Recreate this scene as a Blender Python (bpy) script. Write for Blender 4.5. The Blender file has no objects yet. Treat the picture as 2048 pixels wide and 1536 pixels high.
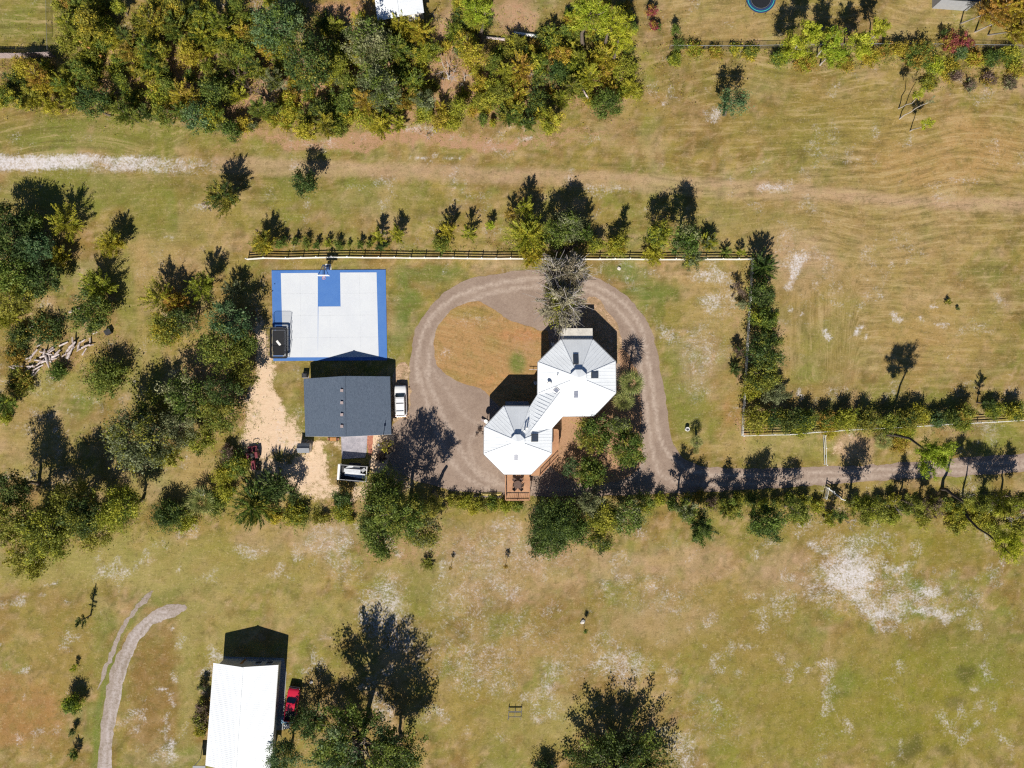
import bpy, bmesh, math, random
import numpy as np
from mathutils import Vector, Matrix
from mathutils.geometry import delaunay_2d_cdt

# ------------------------------------------------------------------ camera, sky, sun, exposure
scene = bpy.context.scene
col = scene.collection
CAM_H = 115.5            # height of the drone over the yard, metres
FPX = 1421.0             # focal length in pixels of a 2048 wide frame
S0 = FPX / CAM_H         # pixels per metre on the ground (12.3)

cam_d = bpy.data.cameras.new('drone_camera')
cam = bpy.data.objects.new('drone_camera', cam_d)
col.objects.link(cam)
cam.location = (0, 0, CAM_H)
cam.rotation_euler = (0, 0, 0)
cam_d.sensor_width = 36.0
cam_d.lens = FPX / 2048.0 * 36.0
cam_d.clip_start = 1.0
cam_d.clip_end = 6000.0
scene.camera = cam

SUN_EL = math.radians(42.0)
SUN_AZ = math.radians(189.3)      # from north over east: the sun stands a little west of south
world = bpy.data.worlds.new('World')
scene.world = world
world.use_nodes = True
wn = world.node_tree
wn.nodes.clear()
sky = wn.nodes.new('ShaderNodeTexSky')
sky.sky_type = 'NISHITA'
sky.sun_disc = False
sky.sun_elevation = SUN_EL
sky.sun_rotation = SUN_AZ
sky.air_density = 0.75
sky.dust_density = 0.2
sky.ozone_density = 6.0
bg = wn.nodes.new('ShaderNodeBackground')
bg.inputs['Strength'].default_value = 0.05
wo = wn.nodes.new('ShaderNodeOutputWorld')
wn.links.new(sky.outputs[0], bg.inputs['Color'])
wn.links.new(bg.outputs[0], wo.inputs['Surface'])

sun_d = bpy.data.lights.new('sun', 'SUN')
sun_d.energy = 5.0
sun_d.angle = math.radians(0.5)
sun_d.color = (1.0, 0.935, 0.83)
sun = bpy.data.objects.new('sun', sun_d)
col.objects.link(sun)
sdir = Vector((math.sin(SUN_AZ) * math.cos(SUN_EL), math.cos(SUN_AZ) * math.cos(SUN_EL), math.sin(SUN_EL)))
sun.rotation_euler = sdir.to_track_quat('Z', 'Y').to_euler()
sun.location = (0, -60, 80)

vs = scene.view_settings
vs.view_transform = 'Standard'
vs.look = 'None'
vs.exposure = 0.46
vs.gamma = 1.0
vs.use_curve_mapping = False
scene.cycles.use_denoising = False
scene.cycles.max_bounces = 6
scene.cycles.diffuse_bounces = 2
scene.cycles.transparent_max_bounces = 12
scene.cycles.filter_width = 1.25
scene.render.film_transparent = False

# ------------------------------------------------------------------ helpers
random.seed(7)
K_LIT = 1.37   # radiance of a sunlit level surface per unit of albedo under this sun and sky


def lin(c):
    c = c / 255.0
    return c / 12.92 if c <= 0.04045 else ((c + 0.055) / 1.055) ** 2.4


def alb(r, g, b):
    """albedo of a level surface that looks like this sRGB colour in the sun"""
    return (min(.85, lin(r) / K_LIT / 1.0), min(.85, lin(g) / K_LIT / .97), min(.85, lin(b) / K_LIT / .92))


def P(px, py, z=0.0):
    """the point at height z that a pixel of the 2048 x 1536 photograph looks at"""
    k = (CAM_H - z) / FPX
    return Vector(((px - 1024.0) * k, (768.0 - py) * k, z))


def wpos(o):
    v = Vector((0, 0, 0))
    while o is not None:
        v = v + Vector(o.location)
        o = o.parent
    return v


def tag(o, label=None, cat=None, group=None, kind=None):
    if label: o['label'] = label
    if cat: o['category'] = cat
    if group: o['group'] = group
    if kind: o['kind'] = kind
    return o


def thing(name, loc, label, cat, group=None):
    o = bpy.data.objects.new(name, None)
    col.objects.link(o)
    o.location = loc
    o.empty_display_size = 0.3
    return tag(o, label, cat, group)


class MB:
    """collects shapes in world coordinates, builds them as one mesh object"""
    def __init__(s):
        s.v = []; s.f = []

    def add(s, vs_, fs_):
        n = len(s.v)
        s.v.extend([tuple(p) for p in vs_])
        s.f.extend([tuple(i + n for i in f) for f in fs_])
        return s

    def hexa(s, p):      # 8 points: bottom 4 (ccw), top 4
        return s.add(p, [(3, 2, 1, 0), (4, 5, 6, 7), (0, 1, 5, 4), (1, 2, 6, 5), (2, 3, 7, 6), (3, 0, 4, 7)])

    def box(s, c, size, rz=0.0):
        cx, cy, cz = c; a, b, h = size[0] / 2, size[1] / 2, size[2] / 2
        ca, sa = math.cos(rz), math.sin(rz)
        q = []
        for z in (-h, h):
            for x, y in ((-a, -b), (a, -b), (a, b), (-a, b)):
                q.append((cx + x * ca - y * sa, cy + x * sa + y * ca, cz + z))
        return s.hexa(q)

    def bar(s, p0, p1, w, h, up=(0, 0, 1)):
        p0 = Vector(p0); p1 = Vector(p1); d = (p1 - p0).normalized(); u = Vector(up)
        if abs(d.dot(u)) > .98: u = Vector((0, 1, 0))
        sd = d.cross(u).normalized(); u = sd.cross(d).normalized()
        q = []
        for uu in (-h / 2, h / 2):
            q += [p0 - sd * w / 2 + u * uu, p0 + sd * w / 2 + u * uu, p1 + sd * w / 2 + u * uu, p1 - sd * w / 2 + u * uu]
        return s.hexa(q)

    def tube(s, p0, p1, r0, r1=None, n=6, cap=True):
        r1 = r0 if r1 is None else r1
        p0 = Vector(p0); p1 = Vector(p1); d = (p1 - p0)
        if d.length < 1e-6: return s
        d.normalize()
        u = Vector((0, 0, 1)) if abs(d.z) < .9 else Vector((1, 0, 0))
        a = d.cross(u).normalized(); b = a.cross(d).normalized()
        q = []
        for p, r in ((p0, r0), (p1, r1)):
            for i in range(n):
                t = 2 * math.pi * i / n
                q.append(p + a * (r * math.cos(t)) + b * (r * math.sin(t)))
        fs_ = [(i, (i + 1) % n, n + (i + 1) % n, n + i) for i in range(n)]
        fs_ = [f[::-1] for f in fs_]
        if cap: fs_ += [tuple(range(n)), tuple(range(2 * n - 1, n - 1, -1))]
        return s.add(q, fs_)

    def path(s, pts, r, n=6):
        for i in range(len(pts) - 1):
            rr = r if not isinstance(r, (list, tuple)) else None
            s.tube(pts[i], pts[i + 1], rr if rr else r[i], rr if rr else r[i + 1], n)
        return s

    def prism(s, poly, z0, z1):
        n = len(poly)
        q = [(p[0], p[1], z0) for p in poly] + [(p[0], p[1], z1) for p in poly]
        fs_ = [(i, (i + 1) % n, n + (i + 1) % n, n + i) for i in range(n)]
        return s.add(q, fs_ + [tuple(range(n - 1, -1, -1)), tuple(range(n, 2 * n))])

    def slab(s, top, t):   # polygon in space, thickened straight down
        n = len(top)
        q = [tuple(p) for p in top] + [(p[0], p[1], p[2] - t) for p in top]
        fs_ = [(n + i, n + (i + 1) % n, (i + 1) % n, i) for i in range(n)]
        return s.add(q, fs_ + [tuple(range(n)), tuple(range(2 * n - 1, n - 1, -1))])

    def disc(s, c, r, z0, z1, n=20, r1=None):
        r1 = r if r1 is None else r1
        q = [(c[0] + r * math.cos(2 * math.pi * i / n), c[1] + r * math.sin(2 * math.pi * i / n), z0) for i in range(n)]
        q += [(c[0] + r1 * math.cos(2 * math.pi * i / n), c[1] + r1 * math.sin(2 * math.pi * i / n), z1) for i in range(n)]
        fs_ = [(i, (i + 1) % n, n + (i + 1) % n, n + i) for i in range(n)]
        return s.add(q, fs_ + [tuple(range(n - 1, -1, -1)), tuple(range(n, 2 * n))])

    def torus(s, c, R, r, n=20, m=6, axis='z', sx=1.0, sy=1.0):
        q = []
        for i in range(n):
            a = 2 * math.pi * i / n
            for j in range(m):
                b = 2 * math.pi * j / m
                x, y, z = (R + r * math.cos(b)) * math.cos(a) * sx, (R + r * math.cos(b)) * math.sin(a) * sy, r * math.sin(b)
                if axis == 'x': x, y, z = z, x, y
                if axis == 'y': x, y, z = x, z, y
                q.append((c[0] + x, c[1] + y, c[2] + z))
        fs_ = [(i * m + j, ((i + 1) % n) * m + j, ((i + 1) % n) * m + (j + 1) % m, i * m + (j + 1) % m) for i in range(n) for j in range(m)]
        return s.add(q, fs_)

    def mesh(s, name, mat, off=(0, 0, 0)):
        me = bpy.data.meshes.new(name)
        o = Vector(off)
        me.from_pydata([(a[0] - o.x, a[1] - o.y, a[2] - o.z) for a in s.v], [], s.f)
        me.materials.append(mat)
        me.update()
        return me

    def build(s, name, mat, parent=None, smooth=False, bevel=0.0):
        w = wpos(parent) if parent else Vector((0, 0, 0))
        me = s.mesh(name, mat, w)
        bm = bmesh.new(); bm.from_mesh(me)
        bmesh.ops.recalc_face_normals(bm, faces=bm.faces)
        bm.to_mesh(me); bm.free()
        if smooth:
            me.polygons.foreach_set('use_smooth', [True] * len(me.polygons))
        ob = bpy.data.objects.new(name, me)
        col.objects.link(ob)
        if parent: ob.parent = parent
        if bevel:
            md = ob.modifiers.new('edge', 'BEVEL'); md.width = bevel; md.segments = 2; md.limit_method = 'ANGLE'
        return ob


def inst(me, name, parent, loc, rot=(0, 0, 0), scl=(1, 1, 1)):
    """an object that shares mesh data; loc in world coordinates"""
    ob = bpy.data.objects.new(name, me)
    col.objects.link(ob)
    if parent:
        ob.parent = parent
        loc = Vector(loc) - wpos(parent)
    ob.location = loc; ob.rotation_euler = rot; ob.scale = scl
    return ob


# ------------------------------------------------------------------ materials
def new_mat(name):
    m = bpy.data.materials.new(name); m.use_nodes = True
    nt = m.node_tree
    b = nt.nodes['Principled BSDF']
    return m, nt, b


def N(nt, t, **kw):
    n = nt.nodes.new(t)
    for k, v in kw.items(): setattr(n, k, v)
    return n


def noise(nt, vec, scale, detail=3.0, rough=.55, dist=0.0):
    n = N(nt, 'ShaderNodeTexNoise')
    n.inputs['Scale'].default_value = scale
    n.inputs['Detail'].default_value = detail
    n.inputs['Roughness'].default_value = rough
    n.inputs['Distortion'].default_value = dist
    if vec is not None: nt.links.new(vec, n.inputs['Vector'])
    return n.outputs['Fac']


def mathn(nt, op, a, b=None, c=None, clamp=False):
    n = N(nt, 'ShaderNodeMath', operation=op); n.use_clamp = clamp
    for i, x in enumerate((a, b, c)):
        if x is None: continue
        if isinstance(x, (int, float)): n.inputs[i].default_value = x
        else: nt.links.new(x, n.inputs[i])
    return n.outputs[0]


def mapr(nt, v, a, b, c=0.0, d=1.0, smooth=True):
    n = N(nt, 'ShaderNodeMapRange')
    if smooth: n.interpolation_type = 'SMOOTHSTEP'
    nt.links.new(v, n.inputs['Value'])
    for k, x in zip(('From Min', 'From Max', 'To Min', 'To Max'), (a, b, c, d)): n.inputs[k].default_value = x
    return n.outputs['Result']


def mixc(nt, fac, a, b, mode='MIX'):
    n = N(nt, 'ShaderNodeMix', data_type='RGBA', blend_type=mode)
    for sock, x in ((n.inputs[0], fac), (n.inputs[6], a), (n.inputs[7], b)):
        if isinstance(x, (int, float)): sock.default_value = x
        elif isinstance(x, (tuple, list)): sock.default_value = (x[0], x[1], x[2], 1)
        else: nt.links.new(x, sock)
    return n.outputs[2]


def ramp(nt, fac, stops):
    n = N(nt, 'ShaderNodeValToRGB')
    e = n.color_ramp.elements
    while len(e) < len(stops): e.new(0.5)
    for i, (p, c) in enumerate(stops):
        e[i].position = p; e[i].color = (c[0], c[1], c[2], 1)
    nt.links.new(fac, n.inputs[0])
    return n.outputs[0]


def bump(nt, b, h, strength=.3, dist=.05):
    n = N(nt, 'ShaderNodeBump')
    n.inputs['Strength'].default_value = strength
    n.inputs['Distance'].default_value = dist
    nt.links.new(h, n.inputs['Height'])
    nt.links.new(n.outputs[0], b.inputs['Normal'])


def surf(name, c, rough=.6, var=.25, scale=2.0, c2=None, fine=20.0, metal=0.0, bmp=.1, spec=.5, coat=0.0):
    """plain surface with mottled wear in two sizes"""
    m, nt, b = new_mat(name)
    tc = N(nt, 'ShaderNodeTexCoord').outputs['Object']
    n1 = noise(nt, tc, scale, 4, .6)
    n2 = noise(nt, tc, fine, 3, .6)
    c2 = c2 or tuple(x * (1 - var) for x in c)
    f = mathn(nt, 'ADD', mathn(nt, 'MULTIPLY', n1, .6), mathn(nt, 'MULTIPLY', n2, .4))
    f = mapr(nt, f, .35, .65)
    nt.links.new(mixc(nt, f, c2, c), b.inputs['Base Color'])
    b.inputs['Roughness'].default_value = rough
    b.inputs['Metallic'].default_value = metal
    b.inputs['Specular IOR Level'].default_value = spec
    b.inputs['Coat Weight'].default_value = coat
    if bmp: bump(nt, b, n2, bmp, .01)
    return m


M = {}
M['white_metal'] = surf('white_roof_metal', (.78, .82, .86), .38, .10, .5, fine=6, bmp=.02)
M['porch_metal'] = surf('weathered_white_metal', (.74, .71, .65), .55, .22, 1.2, fine=7, bmp=.05)
M['white_paint'] = surf('white_paint', (.78, .78, .76), .5, .10, 3)
M['fence_white'] = surf('white_vinyl', (.80, .80, .78), .4, .10, 2, c2=(.66, .66, .62))
M['wall_cream'] = surf('cream_siding', (.55, .52, .46), .7, .12, 2)
M['wall_grey'] = surf('grey_siding', (.30, .31, .33), .7, .15, 2)
M['trim_dark'] = surf('dark_trim', (.05, .055, .06), .5, .2, 4)
M['glass'] = surf('skylight_glass', (.055, .07, .10), .08, .3, 1.5, spec=.8, bmp=0)
M['pane_pale'] = surf('pale_skylight_blind', (.20, .22, .28), .12, .25, 2.0, spec=.8, bmp=0)
M['deck'] = surf('orange_deck_wood', alb(212, 160, 116), .65, .25, 1.0, c2=alb(184, 130, 92), fine=14)
M['wood_pale'] = surf('pale_lumber', alb(226, 200, 120), .7, .2, 2)
M['wood_brown'] = surf('orange_brown_wood', alb(215, 150, 85), .6, .25, 3)
M['wood_grey'] = surf('grey_weathered_wood', alb(190, 170, 165), .8, .3, 3)
M['log'] = surf('bleached_wood', alb(232, 220, 214), .8, .35, 2.5, c2=alb(165, 140, 130))
M['bark'] = surf('grey_brown_bark', (.16, .125, .095), .9, .4, 4)
M['bark_pale'] = surf('pale_bark', (.42, .38, .34), .9, .3, 3)
M['bark_dark'] = surf('dark_bark', (.07, .055, .045), .9, .4, 4)
M['twig'] = surf('silvery_twigs', (.48, .44, .42), .9, .3, 3)
M['twig_brown'] = surf('brown_twigs', (.16, .11, .085), .9, .3, 3)
M['steel'] = surf('galvanised_steel', (.45, .46, .47), .4, .2, 4, metal=.6)
M['steel_dark'] = surf('dark_steel', (.05, .05, .055), .45, .3, 4)
M['black'] = surf('black_plastic', (.018, .019, .022), .5, .3, 4)
M['rubber'] = surf('tyre_rubber', (.02, .02, .02), .8, .3, 6)
M['navy'] = surf('navy_padding_and_cap_shade', (.02, .05, .14), .5, .2, 4)
M['orange'] = surf('orange_rim_paint', (.72, .20, .10), .5, .15, 4)
M['car_white'] = surf('white_car_paint', (.80, .81, .82), .18, .03, 1, bmp=0, coat=1.0)
M['car_red'] = surf('red_car_paint', (.55, .015, .045), .2, .12, 1, bmp=0, coat=1.0)
M['car_glass'] = surf('tinted_car_glass', (.012, .018, .03), .05, .2, 1, spec=.9, bmp=0)
M['lamp_glass'] = surf('lamp_glass', (.65, .67, .7), .1, .1, 4, bmp=0)
M['tail_red'] = surf('tail_lamp_red', (.4, .01, .01), .2, .1, 4, bmp=0)
M['tractor_red'] = surf('faded_tractor_red', (.20, .028, .042), .6, .45, 4)
M['tarp'] = surf('pale_blue_tarp', (.28, .52, .72), .6, .3, 3)
M['junk_white'] = surf('white_sheet_metal', (.66, .69, .74), .4, .2, 3)
M['concrete'] = surf('concrete', alb(190, 182, 186), .85, .22, .8, c2=alb(150, 146, 152), fine=5)
M['patio'] = surf('patio_concrete', (.30, .31, .32), .85, .2, 1, fine=5)
M['mulch'] = surf('red_mulch', alb(150, 85, 75), .95, .35, 4, c2=alb(205, 140, 105))
M['teal'] = surf('teal_pad', (.05, .42, .40), .5, .2, 4)
M['shed_grey'] = surf('grey_shed_panel', (.14, .155, .18), .6, .2, 3)
M['cushion'] = surf('brown_wicker', (.14, .085, .065), .8, .4, 9)
M['stone'] = surf('pale_stone', (.60, .56, .52), .85, .3, 5)
M['iron'] = surf('rusty_iron', (.06, .035, .03), .7, .4, 6)

# standing seam / shingles / court / gravel
def shingle_mat():
    m, nt, b = new_mat('charcoal_shingles')
    tc = N(nt, 'ShaderNodeTexCoord').outputs['Object']
    br = N(nt, 'ShaderNodeTexBrick')
    br.inputs['Scale'].default_value = 1.0
    br.inputs['Color1'].default_value = (.050, .072, .112, 1)
    br.inputs['Color2'].default_value = (.078, .106, .152, 1)
    br.inputs['Mortar'].default_value = (.045, .055, .075, 1)
    br.inputs['Mortar Size'].default_value = .012
    br.inputs['Brick Width'].default_value = .33
    br.inputs['Row Height'].default_value = .145
    mp = N(nt, 'ShaderNodeMapping'); mp.inputs['Rotation'].default_value = (0, 0, math.pi / 2)
    nt.links.new(tc, mp.inputs['Vector']); nt.links.new(mp.outputs[0], br.inputs['Vector'])
    n1 = noise(nt, tc, .5, 3); n2 = noise(nt, tc, 5.0, 4, .7)
    c = mixc(nt, mapr(nt, n2, .3, .7, 0, .55), br.outputs['Color'], (.12, .155, .21))
    c = mixc(nt, mapr(nt, n1, .35, .65, 0, .25), c, (.062, .09, .13))
    nt.links.new(c, b.inputs['Base Color'])
    b.inputs['Roughness'].default_value = .9
    bump(nt, b, br.outputs['Fac'], .3, .01)
    return m
M['shingle'] = shingle_mat()


def court_mat(name, c, c2):
    m, nt, b = new_mat(name)
    tc = N(nt, 'ShaderNodeTexCoord').outputs['Object']
    f = mathn(nt, 'ADD', mathn(nt, 'MULTIPLY', noise(nt, tc, .35, 5, .6), .6), mathn(nt, 'MULTIPLY', noise(nt, tc, 3, 4, .65), .4))
    nt.links.new(mixc(nt, mapr(nt, f, .35, .65), c2, c), b.inputs['Base Color'])
    b.inputs['Roughness'].default_value = .75
    return m
M['court_white'] = court_mat('court_white_coat', (.575, .605, .64), (.535, .565, .61))
M['court_blue'] = court_mat('court_blue_coat', (.045, .145, .42), (.062, .17, .44))
M['joint'] = surf('court_joint', (.55, .58, .62), .8, .15, 3)


def net_mat():
    m, nt, b = new_mat('black_safety_netting')
    b.inputs['Base Color'].default_value = (.02, .025, .04, 1)
    b.inputs['Roughness'].default_value = .8
    t = N(nt, 'ShaderNodeBsdfTransparent'); mx = N(nt, 'ShaderNodeMixShader')
    mx.inputs[0].default_value = .26
    nt.links.new(t.outputs[0], mx.inputs[1]); nt.links.new(b.outputs[0], mx.inputs[2])
    nt.links.new(mx.outputs[0], nt.nodes['Material Output'].inputs['Surface'])
    return m
M['net'] = net_mat()


def gravel_mat(name, base, light, dark, pebble=7.0):
    """vertex attribute track: wheel lines worn smooth and pale"""
    m, nt, b = new_mat(name)
    tc = N(nt, 'ShaderNodeTexCoord').outputs['Object']
    n1 = noise(nt, tc, .25, 4, .6); n2 = noise(nt, tc, 2.2, 5, .7); n3 = noise(nt, tc, pebble, 3, .8)
    at = N(nt, 'ShaderNodeAttribute', attribute_name='track')
    f = mathn(nt, 'ADD', mathn(nt, 'MULTIPLY', n1, .35), mathn(nt, 'ADD', mathn(nt, 'MULTIPLY', n2, .35), mathn(nt, 'MULTIPLY', n3, .30)))
    c = mixc(nt, mapr(nt, f, .36, .62), dark, base)
    tr = mathn(nt, 'MULTIPLY', at.outputs['Fac'], mapr(nt, n2, .3, .62, .25, 1))
    c = mixc(nt, mathn(nt, 'MULTIPLY', tr, .75), c, light)
    c = mixc(nt, mapr(nt, n3, .62, .72, 0, .5), c, light)
    c = mixc(nt, mapr(nt, n3, .38, .26, 0, .55), c, tuple(x * .55 for x in dark))
    nt.links.new(c, b.inputs['Base Color'])
    b.inputs['Roughness'].default_value = .95
    b.inputs['Specular IOR Level'].default_value = .2
    bump(nt, b, n3, .6, .05)
    return m
M['gravel'] = gravel_mat('crushed_gravel', alb(174, 152, 134), alb(208, 188, 170), alb(148, 126, 110))
M['gravel_grey'] = gravel_mat('pale_grey_gravel', alb(186, 170, 160), alb(214, 202, 196), alb(142, 126, 104), 4)


def ground_mat():
    m, nt, b = new_mat('mown_field')
    geo = N(nt, 'ShaderNodeNewGeometry').outputs['Position']
    cov = N(nt, 'ShaderNodeAttribute', attribute_name='cover')
    msk = N(nt, 'ShaderNodeAttribute', attribute_name='soil')
    flo = N(nt, 'ShaderNodeAttribute', attribute_name='flow')
    sp = N(nt, 'ShaderNodeSeparateColor'); nt.links.new(msk.outputs['Color'], sp.inputs[0])
    n05 = noise(nt, geo, .06, 4, .6); n1 = noise(nt, geo, .35, 5, .65, .4); n2 = noise(nt, geo, 1.6, 5, .7)
    n3 = noise(nt, geo, 5.5, 3, .8); n4 = noise(nt, geo, .9, 6, .75, .6)
    # blades and clumps lean along the mower's way
    st = noise(nt, flo.outputs['Vector'], 1.0, 5, .7, .12)
    sw = msk.outputs['Alpha']
    c = cov.outputs['Color']
    n6 = noise(nt, geo, 3.4, 2, .6); n7 = noise(nt, geo, .75, 4, .7, .5)
    c = mixc(nt, mapr(nt, n1, .48, .64, 0, .42), c, mixc(nt, .55, c, (.130, .150, .026)))      # greener tufts
    c = mixc(nt, mapr(nt, n4, .54, .68, 0, .50), c, mixc(nt, .55, c, (.40, .295, .130)))        # straw
    c = mixc(nt, mapr(nt, n7, .47, .33, 0, .55), c, mixc(nt, .62, c, (.088, .072, .022)))      # brown thatch
    c = mixc(nt, mapr(nt, n2, .50, .32, 0, .55), c, mixc(nt, .62, c, (.090, .068, .020)))
    c = mixc(nt, mathn(nt, 'MULTIPLY', mapr(nt, st, .50, .36), mathn(nt, 'MULTIPLY', sw, .62)), c, mixc(nt, .72, c, (.082, .064, .018)))
    c = mixc(nt, mathn(nt, 'MULTIPLY', mapr(nt, st, .51, .64), mathn(nt, 'MULTIPLY', sw, .55)), c, (.43, .325, .165))
    c = mixc(nt, mapr(nt, n3, .48, .30, 0, .62), c, mixc(nt, .78, c, (.036, .036, .011)))      # gaps between the blades
    c = mixc(nt, mathn(nt, 'MULTIPLY', mapr(nt, n6, .50, .72), mapr(nt, n4, .40, .62, .06, .55)), c, mixc(nt, .55, c, (.58, .45, .29)))         # pale dead blades
    c = mixc(nt, mapr(nt, n3, .58, .76, 0, .42), c, mixc(nt, .60, c, (.62, .50, .30)))
    def layer(c, w, colr, n, amp=1.0, lo=.42, hi=.60):
        f = mathn(nt, 'ADD', w, mathn(nt, 'MULTIPLY', mathn(nt, 'SUBTRACT', n, .5), amp))
        f = mathn(nt, 'MULTIPLY', mapr(nt, f, lo, hi), mapr(nt, w, .02, .12))
        return mixc(nt, f, c, colr)
    nm = mathn(nt, 'ADD', mathn(nt, 'MULTIPLY', n2, .55), mathn(nt, 'MULTIPLY', n3, .45))
    nw_ = mathn(nt, 'ADD', mathn(nt, 'MULTIPLY', noise(nt, geo, 1.1, 7, .75, .3), .6), mathn(nt, 'MULTIPLY', n3, .4))
    c = layer(c, sp.outputs[2], mixc(nt, n3, alb(150, 112, 78), alb(216, 172, 138)), nw_, 3.0, .30, .90)      # leaf litter
    c = layer(c, sp.outputs[1], mixc(nt, n2, alb(222, 184, 148), alb(246, 220, 188)), nw_, 3.0, .34, .80)      # orange sand
    nw = mathn(nt, 'ADD', mathn(nt, 'MULTIPLY', noise(nt, geo, .8, 8, .85, .4), .5), mathn(nt, 'MULTIPLY', noise(nt, geo, 3.0, 4, .8), .5))
    c = layer(c, sp.outputs[0], mixc(nt, n3, alb(204, 190, 182), alb(250, 246, 246)), nw, 3.6, .22, 1.05)      # white sand
    nt.links.new(c, b.inputs['Base Color'])
    b.inputs['Roughness'].default_value = .95
    b.inputs['Specular IOR Level'].default_value = .1
    hh = mathn(nt, 'ADD', mathn(nt, 'MULTIPLY', n3, .6), mathn(nt, 'MULTIPLY', st, .6))
    bump(nt, b, hh, .55, .12)
    return m
M['ground'] = ground_mat()

# leaf palettes: albedo ramps
PAL = {
    'dk': ((.032, .060, .015), (.072, .118, .026), (.150, .200, .046)),
    'md': ((.062, .104, .016), (.145, .205, .032), (.260, .310, .055)),
    'ol': ((.110, .126, .017), (.235, .248, .034), (.390, .370, .058)),
    'yg': ((.160, .192, .015), (.335, .350, .032), (.500, .475, .060)),
    'yo': ((.235, .205, .016), (.450, .390, .036), (.600, .500, .060)),
    'gg': ((.088, .106, .040), (.190, .215, .090), (.350, .365, .195)),
    'gy': ((.200, .175, .105), (.360, .320, .205), (.520, .480, .350)),
    'lm': ((.205, .265, .015), (.380, .445, .028), (.540, .560, .066)),
    'bg': ((.050, .100, .036), (.112, .188, .068), (.220, .300, .130)),
    'or': ((.210, .145, .021), (.410, .275, .045), (.530, .355, .075)),
    'st': ((.260, .190, .090), (.420, .310, .160), (.560, .440, .260)),
    'rd': ((.150, .030, .030), (.300, .060, .065), (.420, .150, .100)),
    'br': ((.095, .066, .045), (.190, .130, .095), (.290, .210, .165)),
    'pm': ((.080, .105, .022), (.190, .225, .055), (.420, .410, .150)),
}
WORD = {'dk': 'dark green', 'md': 'green', 'ol': 'olive', 'yg': 'yellow-green', 'yo': 'golden yellow', 'gg': 'grey-green',
        'lm': 'bright lime', 'bg': 'blue-green', 'or': 'orange', 'gy': 'greyish', 'rd': 'crimson', 'br': 'brown'}


def leaf_mat(key):
    a, bb, c = PAL[key]
    m, nt, b = new_mat('leaves_' + WORD.get(key, 'palm').replace(' ', '_').replace('-', '_'))
    at = N(nt, 'ShaderNodeAttribute', attribute_name='tint')
    oi = N(nt, 'ShaderNodeObjectInfo')
    cc = ramp(nt, at.outputs['Fac'], [(.12, a), (.5, bb), (.9, c)])
    hs = N(nt, 'ShaderNodeHueSaturation')
    hs.inputs['Saturation'].default_value = 1.0
    nt.links.new(mapr(nt, oi.outputs['Random'], 0, 1, .482, .518, False), hs.inputs['Hue'])
    nt.links.new(mapr(nt, oi.outputs['Random'], 0, 1, 1.1, .9, False), hs.inputs['Value'])
    nt.links.new(cc, hs.inputs['Color'])
    nt.links.new(hs.outputs[0], b.inputs['Base Color'])
    b.inputs['Roughness'].default_value = .6
    b.inputs['Specular IOR Level'].default_value = .3
    tr = N(nt, 'ShaderNodeBsdfTranslucent'); nt.links.new(hs.outputs[0], tr.inputs['Color'])
    mx = N(nt, 'ShaderNodeMixShader'); mx.inputs[0].default_value = .34
    nt.links.new(b.outputs[0], mx.inputs[1]); nt.links.new(tr.outputs[0], mx.inputs[2])
    nt.links.new(mx.outputs[0], nt.nodes['Material Output'].inputs['Surface'])
    return m
LEAF = {k: leaf_mat(k) for k in PAL}

# ------------------------------------------------------------------ the ground sheet
NRNG = np.random.default_rng(5)


def vnoise(x, y, s, seed):
    r = np.random.default_rng(seed).random((256, 256))
    x = x / s + 1000.0; y = y / s + 1000.0
    xi = np.floor(x).astype(int); yi = np.floor(y).astype(int)
    fx = x - xi; fy = y - yi
    fx = fx * fx * (3 - 2 * fx); fy = fy * fy * (3 - 2 * fy)
    g = lambda a, b: r[a % 256, b % 256]
    return (g(xi, yi) * (1 - fx) + g(xi + 1, yi) * fx) * (1 - fy) + (g(xi, yi + 1) * (1 - fx) + g(xi + 1, yi + 1) * fx) * fy


def sstep(a, b, x):
    t = np.clip((x - a) / (b - a), 0, 1)
    return t * t * (3 - 2 * t)


def dpoly(px, py, pts):
    """distance in pixels to a polyline"""
    d = np.full(px.shape, 1e9)
    for (x0, y0), (x1, y1) in zip(pts[:-1], pts[1:]):
        vx, vy = x1 - x0, y1 - y0
        t = np.clip(((px - x0) * vx + (py - y0) * vy) / (vx * vx + vy * vy + 1e-9), 0, 1)
        d = np.minimum(d, np.hypot(px - x0 - t * vx, py - y0 - t * vy))
    return d


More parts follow.
